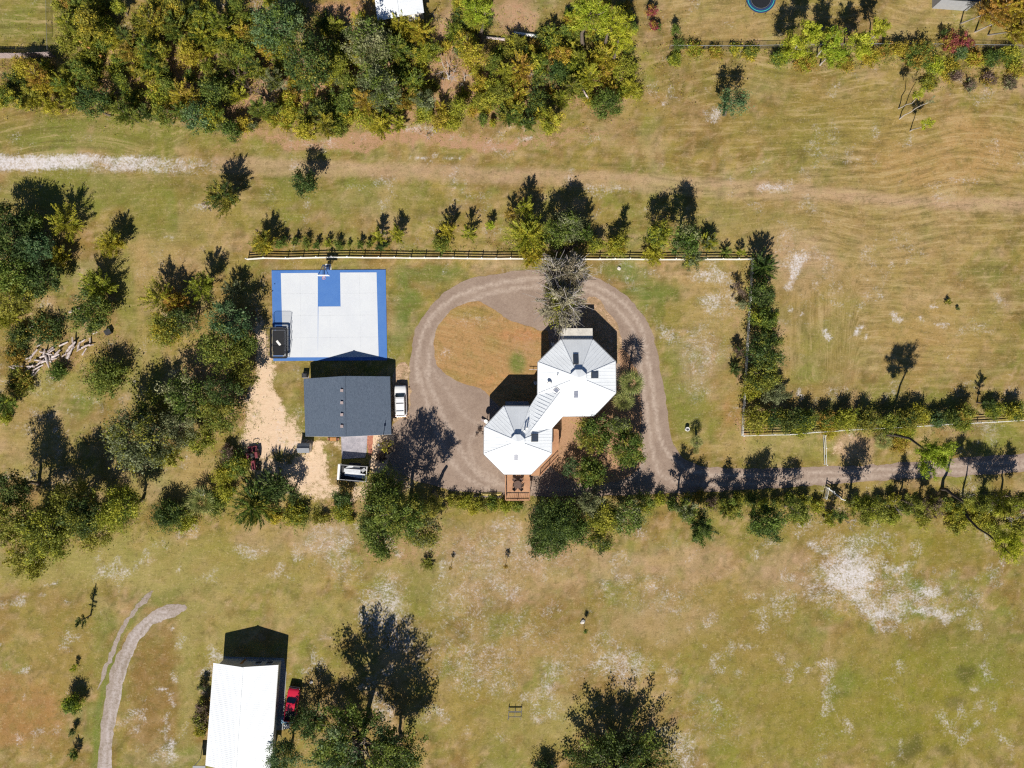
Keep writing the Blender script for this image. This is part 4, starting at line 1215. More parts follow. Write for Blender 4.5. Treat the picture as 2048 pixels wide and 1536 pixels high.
for py in (781, 805.5, 829.3, 852.5):
    p = P(684.2, py, GR - .12); p.z = GR - .12
    v = MB().box((p.x, p.y, p.z + .08), (.38, .36, .26)).build('roof_vent', M['wood_grey'], garage)
    MB().box((p.x, p.y, p.z + .22), (.46, .44, .05)).build('vent_hood', M['wood_grey'], v)
# air conditioner at the corner, lamp post at the other
ac = P(611.5, 751)
a_ = thing('air_conditioner', ac, 'dark air conditioner unit at the north-west corner of the garage', 'air conditioner')
MB().box((ac.x, ac.y, .45), (.85, .7, .8)).build('casing', M['black'], a_, bevel=.03)
MB().disc(ac, .3, .85, .88, 16).build('fan_grille', M['steel_dark'], a_)
MB().box((ac.x, ac.y, .03), (1.0, .85, .06)).build('base_pad', M['concrete'], a_)
lp = P(771.5, 877)
l_ = thing('light_pole', lp, 'slim dark light pole at the south-east corner of the garage', 'light pole')
MB().tube(lp, lp + Vector((0, 0, 5.6)), .06, .045, 8).build('pole', M['steel_dark'], l_)
MB().bar(lp + Vector((0, 0, 5.5)), lp + Vector((-.1, -.5, 5.55)), .06, .05).build('arm', M['steel_dark'], l_)
MB().box((lp.x - .12, lp.y - .6, 5.5), (.25, .35, .12)).build('lamp_head', M['steel'], l_)
ap_ = P(618, 744); ant = thing('antenna_mast', ap_, 'thin antenna mast beside the air conditioner', 'antenna')
MB().tube(ap_, ap_ + Vector((0, 0, 1.6)), .03, .03, 6).build('mast', M['steel_dark'], ant)
MB().bar(ap_ + Vector((-.3, 0, 1.5)), ap_ + Vector((.3, 0, 1.5)), .03, .03).build('crossbar', M['steel_dark'], ant)

# bench by the garage wall
bc_ = P(667.5, 878)
bn = thing('wooden_bench', bc_, 'orange-brown wooden bench with dark ends by the garage south wall', 'bench')
for i in range(4): MB().box((bc_.x, bc_.y - .24 + i * .15, .45), (1.1, .13, .05)).build('slat', M['wood_brown'], bn)
for s in (-1, 1):
    MB().box((bc_.x + s * .62, bc_.y, .34), (.10, .62, .68)).build('armrest', M['iron'], bn)
    e = bc_ + Vector((s * .8, 0, 0)); MB().box((e.x, e.y, .2), (.24, .34, .4)).build('planter_end', M['mulch'], bn)

# little grey storage shed
s0, s1, s2, s3 = P(595, 886.5, 1.5), P(619.5, 886.5, 1.5), P(619, 905.8, 1.5), P(595, 906, 1.5)
shed = thing('storage_shed', P(607, 896), 'small grey storage shed with two-tone gable roof on the sand', 'shed')
ra, rb_ = (s0 + s3) / 2, (s1 + s2) / 2; ra.z = rb_.z = 1.95
MB().slab([s0, ra, rb_, s1], .05).build('roof_slope', M['shed_grey'], shed)
MB().slab([ra, s3, s2, rb_], .05).build('roof_slope', M['shed_grey'], shed)
MB().bar(ra + Vector((0, 0, .02)), rb_ + Vector((0, 0, .02)), .12, .04).build('ridge_cap', M['steel'], shed)
MB().prism([(p.x * 1.0 + (.1 if k in (0, 3) else -.1), p.y + (.1 if k > 1 else -.1)) for k, p in ((3, s3), (2, s2), (1, s1), (0, s0))], 0, 1.46).build('wall', M['steel'], shed)
MB().box((s2.x + .0 - .07, (s1.y + s2.y) / 2, .7), (.06, .9, 1.3)).build('door', M['white_paint'], shed)

# ------------------------------------------------------------------ white metal roofed house, lower left
WE, WR = 3.3, 4.55
hnw, hne, hse, hsw = P(426.8, 1326, WE), P(556.2, 1330, WE), P(541.5, 1537, WE), P(411, 1531, WE)
hrn, hrs = P(484.5, 1334.5, WR), P(470, 1545, WR)
wh = thing('metal_roof_house', P(487, 1430), 'long house with bright white ribbed metal gable roof beside the red pickup', 'house')


def ribbed(a, b, c, d, mat, gap, parent):   # a-b is the eave, d-c the ridge; ribs run from eave to ridge
    mb = MB().slab([a, b, c, d], .06); n = int((b - a).length / gap)
    nn = (b - a).cross(d - a).normalized(); nn = nn if nn.z > 0 else -nn
    for i in range(1, n):
        mb.bar(a.lerp(b, i / n) + nn * .005, d.lerp(c, i / n) + nn * .005, .05, .014, nn)
    return mb.build('roof_slope', mat, parent)
ribbed(hnw, hsw, hrs, hrn, M['white_metal'], .30, wh)
ribbed(hse, hne, hrn, hrs, M['white_metal'], .30, wh)
MB().bar(hrn + Vector((0, 0, .03)), hrs + Vector((0, 0, .03)), .3, .05).build('ridge_cap', M['white_metal'], wh)
for a, b in ((hnw, hsw), (hne, hse)): MB().bar(a + Vector((0, 0, -.14)), b + Vector((0, 0, -.14)), .1, .12).build('gutter', M['white_paint'], wh)
wi = [p + Vector((sx, sy, 0)) for p, sx, sy in ((hsw, .5, .4), (hse, -.5, .4), (hne, -.5, -.5), (hnw, .5, -.5))]
MB().prism([p[:2] for p in wi], 0, WE - .06).build('wall', M['wall_cream'], wh)
MB().slab([Vector((wi[3].x, wi[3].y, WE - .07)), Vector((wi[2].x, wi[2].y, WE - .07)), Vector((hrn.x, hrn.y - .5, WR - .2))], .01).build('gable', M['wall_cream'], wh)
mm = (wi[3] + wi[2]) / 2
MB().box((mm.x - 1.5, mm.y + .02, 1.05), (1.0, .06, 2.1)).build('door', M['wood_brown'], wh)
for dx in (1.4, 3.2):
    w = MB().box((mm.x + dx, mm.y + .02, 1.6), (1.1, .08, 1.1)).build('window', M['white_paint'], wh)
    MB().box((mm.x + dx, mm.y + .05, 1.6), (.95, .06, .95)).build('pane', M['glass'], w)
for t in (.2, .42, .66, .86):
    for a, b, s in ((wi[3], wi[0], -1), (wi[2], wi[1], 1)):
        p = a.lerp(b, t)
        w = MB().box((p.x + s * .02, p.y, 1.7), (.08, 1.3, 1.1), .07).build('window', M['white_paint'], wh)
        MB().box((p.x + s * .05, p.y, 1.7), (.06, 1.1, .95), .07).build('pane', M['glass'], w)
o = MB().prism(q2((450, 1313), (568, 1316), (573, 1345), (566, 1460), (545, 1460), (552, 1350), (448, 1345))[::-1], -.05, .035).build('patio_slab', M['patio']); tag(o, 'grey concrete patio slab round the white-roofed house', None, None, 'structure')
tp = P(522, 1320.5)
tbx = thing('patio_bench_table', tp, 'long pale slatted table on the shaded patio of the white-roofed house', 'table')
for i in range(8): MB().box((tp.x - 1.75 + i * .5, tp.y, .74), (.47, .95, .05)).build('slat', M['steel'], tbx)
for sx in (-1.7, 1.7):
    for sy in (-.35, .35): MB().box((tp.x + sx, tp.y + sy, .36), (.08, .08, .71)).build('leg', M['steel'], tbx)
gp = P(471, 1322); gr_ = thing('barbecue_grill', gp, 'dark covered barbecue grill on the shaded patio', 'grill')
MB().box((gp.x, gp.y, .75), (1.0, .55, .5)).build('body', M['black'], gr_, bevel=.08)
MB().box((gp.x, gp.y, .25), (.8, .45, .5)).build('stand', M['steel_dark'], gr_)
MB().box((gp.x + .1, gp.y - .4, .72), (.6, .2, .05)).build('shelf', M['tractor_red'], gr_)
dp_ = P(408, 1467); dn = thing('flower_pot', dp_, 'dark pot by the west wall of the white-roofed house', 'pot')
MB().disc(dp_, .25, 0, .5, 12, .34).build('pot', M['steel_dark'], dn)
MB().disc(dp_, .28, .5, .52, 12).build('soil', M['mulch'], dn)
po = P(398, 1542, 2.6)
ph = thing('side_porch', Vector((po.x, po.y, 0)), 'low dark porch roof at the south-west corner of the white-roofed house', 'porch')
MB().box((po.x, po.y - .4, 2.55), (2.0, 2.4, .1)).build('roof_panel', M['wall_grey'], ph)
for sx in (-.9, .9): MB().box((po.x + sx, po.y + .6, 1.25), (.1, .1, 2.5)).build('post', M['white_paint'], ph)

# building at the top edge, half under the trees
TE, TRZ = 2.9, 3.9
t0, t1, t2, t3 = P(755, 42, TE), P(848, 25, TE), P(836, -70, TE), P(743, -54, TE)
tr0, tr1 = P(797, 33, TRZ), P(785, -64, TRZ)
nb_ = thing('neighbour_house', P(795, -20), 'white-roofed neighbour building half hidden by trees at the top edge', 'house')
ribbed(t3, t0, tr0, tr1, M['white_metal'], .5, nb_)
ribbed(t1, t2, tr1, tr0, M['white_metal'], .5, nb_)
MB().bar(tr0 + Vector((0, 0, .03)), tr1 + Vector((0, 0, .03)), .25, .05).build('ridge_cap', M['white_metal'], nb_)
cc_ = (t0 + t1 + t2 + t3) / 4
MB().prism([tuple((p.lerp(cc_, .09))[:2]) for p in (t0, t1, t2, t3)], 0, TE - .06).build('wall', M['wall_cream'], nb_)
q_ = [P(806, 33, 2.5), P(838, 27, 2.5), P(836, 40, 2.3), P(808, 43, 2.3)]
MB().slab([q_[3], q_[2], q_[1], q_[0]], .06).build('porch_roof', M['porch_metal'], nb_)
for p in (q_[2], q_[3]): MB().box((p.x, p.y + .1, 1.15), (.1, .1, 2.3)).build('porch_post', M['white_paint'], nb_)
# dark roofed block standing in for the big shadow at the top right
db = thing('shadow_block', P(1915, -12), 'dark flat-roofed block standing in for the big shadow at the top edge', 'shed')
q_ = [P(a, b, 3.2) for a, b in ((1885, -70), (1962, -70), (1962, 4), (1885, -2))]
MB().slab(q_[::-1], .15).build('roof_slope', M['trim_dark'], db)
MB().prism([tuple(p.lerp(sum(q_, Vector()) / 4, .08)[:2]) for p in q_[::-1]], 0, 3.04).build('wall', M['wall_grey'], db)

# ------------------------------------------------------------------ vehicles
def loft(secs, closed=True):
    """secs: (y, [(x, z), ...]) half-sections from the keel up, mirrored"""
    mb = MB(); vv = []; m = None
    for y, half_ in secs:
        ring_ = [(x, y, z) for x, z in half_] + [(-x, y, z) for x, z in reversed(half_)]
        m = len(ring_); vv += ring_
    f = []
    for i in range(len(secs) - 1):
        for j in range(m):
            k = (j + 1) % m
            f.append((i * m + j, i * m + k, (i + 1) * m + k, (i + 1) * m + j))
    f += [tuple(range(m))[::-1], tuple(range((len(secs) - 1) * m, len(secs) * m))]
    mb.add(vv, f)
    return mb


class Car:
    """local frame: nose towards +y, turned and set down by the root"""
    def __init__(s, name, loc, rz, label, cat):
        s.root = thing(name, loc, label, cat); s.root.rotation_euler = (0, 0, rz)
    def part(s, mb, name, mat, parent=None, smooth=False, bevel=0):
        o = mb.build(name, mat, None, smooth, bevel); o.parent = parent or s.root
        return o
    def wheel(s, x, y, r=.39, w=.26):
        t = MB(); n = 18
        prof = [(-w / 2, r * .62), (-w / 2, r * .93), (-w * .36, r), (w * .36, r), (w / 2, r * .93), (w / 2, r * .62)]
        vv = [(x + a, y + b * math.cos(2 * math.pi * i / n), r + b * math.sin(2 * math.pi * i / n)) for i in range(n) for a, b in prof]
        k = len(prof)
        t.add(vv, [(i * k + j, i * k + (j + 1) % k, ((i + 1) % n) * k + (j + 1) % k, ((i + 1) % n) * k + j) for i in range(n) for j in range(k)])
        o = s.part(t, 'wheel', M['rubber'], smooth=False)
        g = math.copysign(1, x)
        s.part(MB().tube((x - g * .05, y, r), (x + g * w * .46, y, r), r * .62, r * .55, 14), 'rim', M['steel'], o)


def hs(y, w, z0, z1, tuck=.93, top=.0):   # body section
    return (y, [(w * .88, z0), (w, z0 + .18), (w * 1.0, (z0 + z1) / 2 + .06), (w * tuck, z1 - .03), (w * (tuck - .07), z1 + top)])


suv = Car('white_suv', P(803, 801.5), math.radians(1.5), 'white SUV with roof rack parked between the garage and the loop', 'suv')
W = .98
body = loft([hs(2.50, .70, .42, .80), hs(2.44, .84, .36, .92), hs(2.25, .94, .32, 1.02), hs(1.7, W, .30, 1.07), hs(1.15, W, .30, 1.10), hs(0, W, .30, 1.08), hs(-1.6, W, .30, 1.08), hs(-2.3, .95, .34, 1.06), hs(-2.48, .86, .40, 1.0)])
suv.part(body, 'body', M['car_white'], smooth=True)
# cabin: pillars and roof as one, glass set into it
cab = loft([(1.28, [(.80, 1.06), (.79, 1.09)]), (.62, [(.86, 1.06), (.68, 1.70)]), (.35, [(.87, 1.06), (.69, 1.78)]), (-.6, [(.88, 1.06), (.70, 1.80)]), (-1.9, [(.87, 1.06), (.68, 1.77)]), (-2.2, [(.84, 1.06), (.64, 1.70)]), (-2.42, [(.82, 1.03), (.78, 1.06)])])
suv.part(cab, 'cabin', M['car_white'])
suv.part(MB().slab([Vector((-.70, 1.17, 1.175)), Vector((.70, 1.17, 1.175)), Vector((.63, .66, 1.668)), Vector((-.63, .66, 1.668))], .0).add([(-.72, 1.20, 1.18), (.72, 1.20, 1.18), (.64, .62, 1.725), (-.64, .62, 1.725)], [(0, 1, 2, 3)]), 'windshield', M['car_glass'])
suv.part(MB().add([(-.66, -2.40, 1.16), (.66, -2.40, 1.16), (.58, -2.235, 1.66), (-.58, -2.235, 1.66)], [(0, 3, 2, 1)]), 'rear_window', M['car_glass'])
for g in (-1, 1):
    for y0, y1 in ((.95, -.05), (-.12, -1.15), (-1.22, -2.1)):
        suv.part(MB().add([(g * .885, y0, 1.12), (g * .885, y1, 1.12), (g * .72, y1 + (0 if y1 > -2 else .0), 1.69), (g * .72, y0 - (.40 if y0 > .5 else 0), 1.69)], [(0, 1, 2, 3)]), 'side_window', M['car_glass'])
    suv.part(MB().bar((g * .60, .1, 1.84), (g * .60, -1.95, 1.82), .05, .06), 'roof_rail', M['white_paint'])
    suv.part(MB().box((g * 1.06, .98, 1.16), (.2, .1, .17)), 'wing_mirror', M['black'], bevel=.03)
    suv.part(MB().box((g * .68, 2.40, .78), (.38, .14, .16)), 'headlight', M['lamp_glass'], bevel=.03)
    suv.part(MB().box((g * .82, -2.42, .92), (.14, .10, .36)), 'tail_light', M['tail_red'], bevel=.02)
    for y in (1.52, -1.5): suv.wheel(g * .86, y)
for y in (-.40, -1.62): suv.part(MB().box((0, y, 1.87), (1.2, .07, .04)), 'crossbar', M['black'])
suv.part(MB().box((0, 2.50, .50), (1.5, .14, .22)), 'front_bumper', M['black'], bevel=.05)
suv.part(MB().box((0, -2.50, .52), (1.6, .16, .24)), 'rear_bumper', M['car_white'], bevel=.05)
suv.part(MB().box((0, 2.52, .78), (.85, .05, .18)), 'grille', M['black'])

pk = Car('red_pickup_truck', P(587.5, 1404), math.radians(-8), 'red pickup truck with open bed beside the white-roofed house', 'pickup truck')
W = .98
pk.part(loft([hs(2.70, .72, .50, .98), hs(2.62, .88, .44, 1.08), hs(2.2, .97, .42, 1.14), hs(1.2, W, .42, 1.18), hs(.2, W, .42, 1.16), hs(-.72, W, .42, 1.16)]), 'body', M['car_red'], smooth=True)
pk.part(loft([(1.22, [(.80, 1.14), (.78, 1.17)]), (.62, [(.86, 1.14), (.68, 1.80)]), (.30, [(.88, 1.14), (.70, 1.86)]), (-.45, [(.88, 1.14), (.70, 1.86)]), (-.68, [(.86, 1.14), (.66, 1.78)]), (-.78, [(.84, 1.14), (.80, 1.18)])]), 'cabin', M['car_red'])
pk.part(MB().add([(-.71, 1.18, 1.24), (.71, 1.18, 1.24), (.64, .64, 1.82), (-.64, .64, 1.82)], [(0, 1, 2, 3)]), 'windshield', M['car_glass'])
pk.part(MB().add([(-.62, -.785, 1.28), (.62, -.785, 1.28), (.58, -.72, 1.74), (-.58, -.72, 1.74)], [(0, 3, 2, 1)]), 'rear_window', M['car_glass'])
for g in (-1, 1):
    pk.part(MB().add([(g * .885, .98, 1.2), (g * .885, -.58, 1.2), (g * .73, -.50, 1.78), (g * .73, .56, 1.78)], [(0, 1, 2, 3)]), 'side_window', M['car_glass'])
    pk.part(MB().box((g * .90, -1.75, .80), (.15, 1.98, .72)), 'bed_side', M['car_red'], bevel=.04)
    pk.part(MB().box((g * 1.06, .95, 1.22), (.2, .1, .18)), 'wing_mirror', M['black'], bevel=.03)
    pk.part(MB().box((g * .72, 2.60, .88), (.34, .12, .2)), 'headlight', M['lamp_glass'], bevel=.03)
    pk.part(MB().box((g * .88, -2.76, .88), (.14, .06, .4)), 'tail_light', M['tail_red'])
    for y in (1.72, -1.7): pk.wheel(g * .86, y, .42, .28)
    pk.part(MB().box((g * .72, -1.7, .72), (.22, .9, .30)), 'wheel_arch', M['black'])
pk.part(MB().box((0, -1.75, .58), (1.66, 1.96, .08)), 'bed_floor', M['black'])
pk.part(MB().box((0, -2.73, .84), (1.62, .07, .6)), 'tailgate', M['car_red'], bevel=.02)
pk.part(MB().box((0, -.80, .85), (1.66, .05, .6)), 'bed_front', M['car_red'])
pk.part(MB().box((0, -2.84, .56), (1.8, .16, .2)), 'rear_bumper', M['steel'], bevel=.04)
pk.part(MB().box((0, 2.72, .62), (1.7, .14, .22)), 'front_bumper', M['steel'], bevel=.04)
pk.part(MB().box((0, 2.68, .92), (.95, .06, .22)), 'grille', M['black'])
# tarp and bin behind the pickup
tp = P(573, 1439); mb = MB(); g = 7; vv = []
for j in range(g):
    for i in range(g):
        u, v = i / (g - 1) * 2 - 1, j / (g - 1) * 2 - 1
        r_ = max(abs(u), abs(v))
        vv.append((tp.x + u * 1.1 + random.uniform(-.1, .1), tp.y + v * .55 + random.uniform(-.08, .08), .02 + (1 - r_ ** 2) * .7 + random.uniform(0, .12) * (1 - r_)))
mb.add(vv, [(j * g + i, j * g + i + 1, (j + 1) * g + i + 1, (j + 1) * g + i) for j in range(g - 1) for i in range(g - 1)])
o = mb.build('tarpaulin', M['tarp']); tag(o, 'pale blue crumpled tarpaulin over a heap behind the red pickup', 'tarpaulin')
bp_ = P(575, 1450); bx = thing('storage_bin', bp_, 'white storage bin next to the blue tarpaulin', 'bin')
MB().box((bp_.x, bp_.y, .3), (.95, .6, .6), .15).build('body', M['white_paint'], bx, bevel=.04)
MB().box((bp_.x, bp_.y, .63), (1.0, .65, .06), .15).build('lid', M['white_paint'], bx)

# dump trailer full of sheet metal
tl = Car('dump_trailer', P(710.5, 943.5), math.radians(-4.5), 'dark high-sided dump trailer loaded with scrap panels below the garage', 'trailer')
TW, TLn = 4.35, 2.35
tl.part(MB().box((0, 0, .62), (TW, TLn, .10)), 'bed_floor', M['steel_dark'])
for y in (-TLn / 2, TLn / 2): tl.part(MB().box((0, y, 1.2), (TW, .06, 1.1)), 'side_wall', M['steel_dark'])
for y in (-TLn / 2, TLn / 2): tl.part(MB().box((0, y, 1.78), (TW + .1, .10, .08)), 'top_rail', M['steel'])
tl.part(MB().box((TW / 2, 0, 1.2), (.06, TLn, 1.1)), 'tailgate', M['steel_dark'])
tl.part(MB().box((TW / 2 + .02, 0, 1.78), (.12, TLn + .1, .09)), 'top_rail', M['white_paint'])
tl.part(MB().box((-TW / 2 - .1, 0, 1.25), (.38, TLn + .15, 1.15)), 'headboard', M['white_paint'], bevel=.03)
tl.part(MB().bar((TW / 2, 0, .5), (TW / 2 + 1.3, 0, .45), .12, .12), 'tongue', M['steel_dark'])
tl.part(MB().tube((TW / 2 + 1.25, 0, 0), (TW / 2 + 1.25, 0, .5), .05, .05, 8), 'jack', M['steel'])
for x in (-.5, .45):
    for y in (-TLn / 2 - .16, TLn / 2 + .16):
        w_ = tl.part(MB().tube((x, y - .12, .38), (x, y + .12, .38), .38, .38, 16), 'wheel', M['rubber'])
        tl.part(MB().tube((x, y - .13, .38), (x, y + .13, .38), .22, .22, 12), 'rim', M['steel'], w_)
for y in (-TLn / 2 - .2, TLn / 2 + .2): tl.part(MB().box((0, y, .84), (1.9, .32, .05)), 'fender', M['steel_dark'])
rt_ = math.radians(-4.5)
def tlp(x, y, z):
    p = tl.root.location; return (p.x + x * math.cos(rt_) - y * math.sin(rt_), p.y + x * math.sin(rt_) + y * math.cos(rt_), z)
for x, y, z, sx, sy, a, m_, l in ((-.25, .28, 1.20, 2.7, .55, 0, 'junk_white', 'long pale metal panel lying along the middle of the dump trailer'), (.2, -.35, 1.05, 3.3, .75, -.10, 'junk_white', 'wide white metal sheet along the south side of the dump trailer'),
                              (-.75, .82, 1.0, 1.2, .38, .42, 'junk_white', 'tilted white metal scrap in the north-west part of the dump trailer'), (.1, .86, .92, 1.6, .4, -.1, 'steel', 'grey metal scrap in the north part of the dump trailer'),
                              (.9, -.92, .9, 1.5, .25, .22, 'wood_grey', 'grey plank scrap along the south wall of the dump trailer'), (1.5, .5, .95, .7, .5, .7, 'steel', 'crooked metal scrap at the tailgate end of the dump trailer'), (-1.75, -.1, .9, .4, 1.9, .05, 'steel_dark', 'dark plate standing behind the trailer headboard')):
    p = tlp(x, y, z); mb = MB()
    mb.hexa([Vector(q) for q in MB().box((0, 0, 0), (sx, sy, .035), 0).v])
    for k in range(int(sx / .25)): mb.bar((-sx / 2 + .12 + k * .25, -sy / 2, .02), (-sx / 2 + .12 + k * .25, sy / 2, .02), .03, .02)
    o = mb.build('scrap_sheet', M[m_]); o.location = p; o.rotation_euler = (random.uniform(-.12, .12), random.uniform(-.05, .05), rt_ + a); tag(o, l, 'scrap panel', 'scrap in the dump trailer')

# red tractor half under the trees
tk = Car('red_tractor', P(510, 917), math.radians(188), 'faded red tractor parked half under the trees on the sand', 'tractor')
tk.part(MB().box((0, .95, .95), (.62, 1.5, .62)), 'hood', M['tractor_red'], bevel=.08)
tk.part(MB().box((0, 1.73, .85), (.6, .08, .55)), 'grille', M['black'])
tk.part(MB().box((0, -.25, .62), (.5, 1.2, .3)), 'chassis', M['iron'])
tk.part(MB().box((0, -.55, 1.05), (.5, .45, .12)), 'seat', M['black'], bevel=.04)
tk.part(MB().box((0, -.78, 1.28), (.5, .1, .42)), 'seat_back', M['black'], bevel=.04)
tk.part(MB().tube((0, .1, 1.05), (0, -.1, 1.35), .03, .03, 6), 'steering_column', M['iron'])
tk.part(MB().torus((0, -.1, 1.36), .2, .02, 14, 5), 'steering_wheel', M['black'])
for g in (-1, 1):
    w_ = tk.part(MB().tube((g * .6, -.6, .62), (g * .95, -.6, .62), .62, .62, 18), 'rear_wheel', M['rubber'])
    tk.part(MB().tube((g * .6, -.6, .62), (g * .98, -.6, .62), .3, .3, 12), 'rim', M['tractor_red'], w_)
    w_ = tk.part(MB().tube((g * .52, 1.35, .36), (g * .72, 1.35, .36), .36, .36, 14), 'front_wheel', M['rubber'])
    tk.part(MB().tube((g * .52, 1.35, .36), (g * .75, 1.35, .36), .18, .18, 10), 'rim', M['tractor_red'], w_)
    tk.part(MB().box((g * .72, -.6, 1.22), (.46, 1.0, .07)), 'fender', M['tractor_red'], bevel=.05)
    tk.part(MB().tube((g * .45, -.95, .6), (g * .45, -.95, 2.1), .035, .035, 6), 'roll_bar', M['black'])
tk.part(MB().tube((-.45, -.95, 2.1), (.45, -.95, 2.1), .035, .035, 6), 'roll_bar', M['black'])
tk.part(MB().tube((.2, 1.2, 1.2), (.2, 1.2, 1.8), .035, .035, 6), 'exhaust', M['iron'])
tk.part(MB().box((0, -1.6, .35), (1.5, .9, .25)), 'mower_deck', M['tractor_red'], bevel=.05)

# ------------------------------------------------------------------ small things
for k, (a, b, c_, d_, z, l) in enumerate((((962, 987), (1003, 986), 'wood_pale', .20, .08, 'long pale lumber plank lying north in the stack west of the deck'), ((966, 990.5), (1004, 990), 'wood_pale', .22, .08, 'broad pale lumber plank in the middle of the stack west of the deck'),
                                ((948, 992.5), (1003, 994), 'wood_grey', .2, .08, 'longest greyish plank sticking out west of the lumber stack'), ((970, 996), (1001, 996.5), 'wood_pale', .18, .08, 'southmost short plank of the lumber stack by the deck'), ((964, 989), (1002, 988.2), 'wood_pale', .2, .2, 'pale plank lying on top of the lumber stack by the deck'))):
    A, B = P(*a), P(*b)
    o = MB().bar((A.x, A.y, z), (B.x, B.y, z), d_, .10).build('lumber_plank', M[c_]); tag(o, l, 'plank', 'planks stacked west of the deck')
# dark metal stand in the lower field
gx = P(1030, 1424)
st = thing('metal_stand', gx, 'black H-shaped metal frame stand alone in the lower field', 'frame')
for dx in (-1.05, 1.0): MB().bar(P(1030, 1424) + Vector((dx + .1, .95, .35)), P(1030, 1424) + Vector((dx - .06, -1.15, .35)), .09, .09).build('skid', M['steel_dark'], st)
for dy, w_ in ((.28, .16), (-.55, .09)): MB().bar(gx + Vector((-1.05, dy, .5)), gx + Vector((1.0, dy, .5)), w_, .10).build('crossbar', M['steel_dark'], st)
MB().bar(gx + Vector((.02, .8, .5)), gx + Vector((-.02, -.5, .5)), .07, .07).build('centre_bar', M['steel_dark'], st)
for dx in (-1.02, .98):
    for dy in (.85, -1.0): MB().tube(gx + Vector((dx, dy, 0)), gx + Vector((dx, dy, .35)), .03, .03, 5).build('leg', M['steel_dark'], st)
# well cap, tyre ring, rocks
wc = P(1373.5, 858); w_ = thing('well_pipe', wc, 'white round well pipe standing in the grass west of the small palm', 'pipe')
ring(MB(), [(wc.x + .34 * math.cos(2 * math.pi * i / 18), wc.y + .34 * math.sin(2 * math.pi * i / 18)) for i in range(18)], [(wc.x + .25 * math.cos(2 * math.pi * i / 18), wc.y + .25 * math.sin(2 * math.pi * i / 18)) for i in range(18)], 0, .62).build('pipe', M['white_paint'], w_)
MB().disc(wc, .25, .3, .34, 16).build('plug', M['steel'], w_)
ty = P(404, 985, .5); o = MB().torus((ty.x, ty.y, .5), .42, .13, 20, 8).build('painted_tyre', M['white_paint']); tag(o, 'white painted tyre lying among the palmettos south of the clearing', 'tyre')
bb = P(217, 664, .3); bo = thing('fire_box', Vector((bb.x, bb.y, 0)), 'black box tilted in the grass by the brush pile', 'box')
MB().box((bb.x, bb.y, .32), (.95, .8, .6), .5).build('body', M['black'], bo, bevel=.03)
MB().box((bb.x, bb.y, .64), (1.0, .85, .05), .5).build('lid', M['steel_dark'], bo)


def rock(px, py, r, label, mat='stone', seed=1):
    rr = random.Random(seed); bm = bmesh.new(); bmesh.ops.create_icosphere(bm, subdivisions=2, radius=1)
    for v in bm.verts: v.co *= rr.uniform(.82, 1.15); v.co.z *= .55
    me = bpy.data.meshes.new('rock'); bm.to_mesh(me); bm.free(); me.materials.append(M[mat])
    o = inst(me, 'rock', None, P(px, py) + Vector((0, 0, r * .25)), (0, 0, rr.uniform(0, 6)), (r, r * .8, r)); tag(o, label, 'rock')
rock(1165, 1243, .42, 'white rock beside the green sapling in the lower field', seed=3)
rock(623, 1364, .30, 'white rock on the lawn east of the red pickup', seed=4)
rock(1238, 537, .36, 'pale rock under the yellow shrub south of the board fence', seed=5)
# pale culvert pipe and boards in the thicket
for (a, b, r_, l, m_) in (((1028, 68), (1076, 75), .28, 'long whitish pipe lying in the thicket north of the golden shrubs', 'white_paint'), ((972, 77), (1010, 81), .22, 'pinkish board lying in the thicket west of the whitish pipe', 'log'),
                      ((165, 88), (212, 120), .20, 'brown fallen trunk leaning through the thicket below the privacy fence', 'wood_brown'), ((616, 97), (627, 117), .16, 'short brown log in the dark gap of the thicket', 'wood_brown'), ((1153, 178), (1175, 203), .14, 'thin pale fallen trunk in the orange undergrowth', 'log')):
    A, B = P(*a), P(*b); z0, z1 = (.35, .35) if r_ > .21 else (1.2, 2.6)
    o = MB().tube((A.x, A.y, z1), (B.x, B.y, z0), r_ * .8, r_, 8).build('fallen_log' if m_ != 'white_paint' else 'culvert_pipe', M[m_]); tag(o, l, 'log' if m_ != 'white_paint' else 'pipe')
# brush pile of bleached logs
lr = random.Random(12)
spots = [(150, 690, 35), (140, 697, 40), (165, 683, 30), (128, 688, 38), (175, 692, 25), (120, 705, 30), (105, 700, 25), (90, 712, 28), (70, 708, 20), (60, 716, 35), (145, 706, 45), (110, 718, 30), (95, 722, 10), (80, 690, 22), (160, 700, 28), (185, 690, 12), (30, 735, -25), (40, 732, -20), (60, 738, 40), (75, 745, 30), (110, 756, -10), (65, 755, 60), (80, 735, 15), (52, 745, 20), (155, 620, 20), (65, 655, 8)]
for _ in range(26): spots.append((lr.gauss(112, 34), 0, lr.gauss(30, 34)))
spots = [(a, b if b else 748 - .36 * a + lr.gauss(0, 9), an) for a, b, an in spots]
for k, (a, b, an) in enumerate(spots):
    c_ = P(a, b); t = math.radians(an + lr.gauss(0, 14)); l_ = lr.uniform(.6, 2.3); z = lr.uniform(.15, .7); d_ = Vector((math.cos(t), math.sin(t), lr.uniform(-.12, .12))) * l_ / 2
    r_ = lr.uniform(.08, .19)
    mb = MB().tube(c_ + Vector((0, 0, z)) - d_, c_ + Vector((0, 0, z)) + d_ * .2, r_, r_ * .9, 7).tube(c_ + Vector((0, 0, z)) + d_ * .2, c_ + Vector((0, 0, z)) + d_ + Vector((lr.uniform(-.1, .1), lr.uniform(-.1, .1), 0)), r_ * .9, r_ * .7, 7)
    o = mb.build('bleached_log', M['log']); tag(o, 'bleached log in the brush pile west of the mown path', 'log', 'logs of the brush pile')

# ------------------------------------------------------------------ vegetation
LEAFQ = [0]


def unit(v): return v / (np.linalg.norm(v, axis=-1, keepdims=True) + 1e-9)


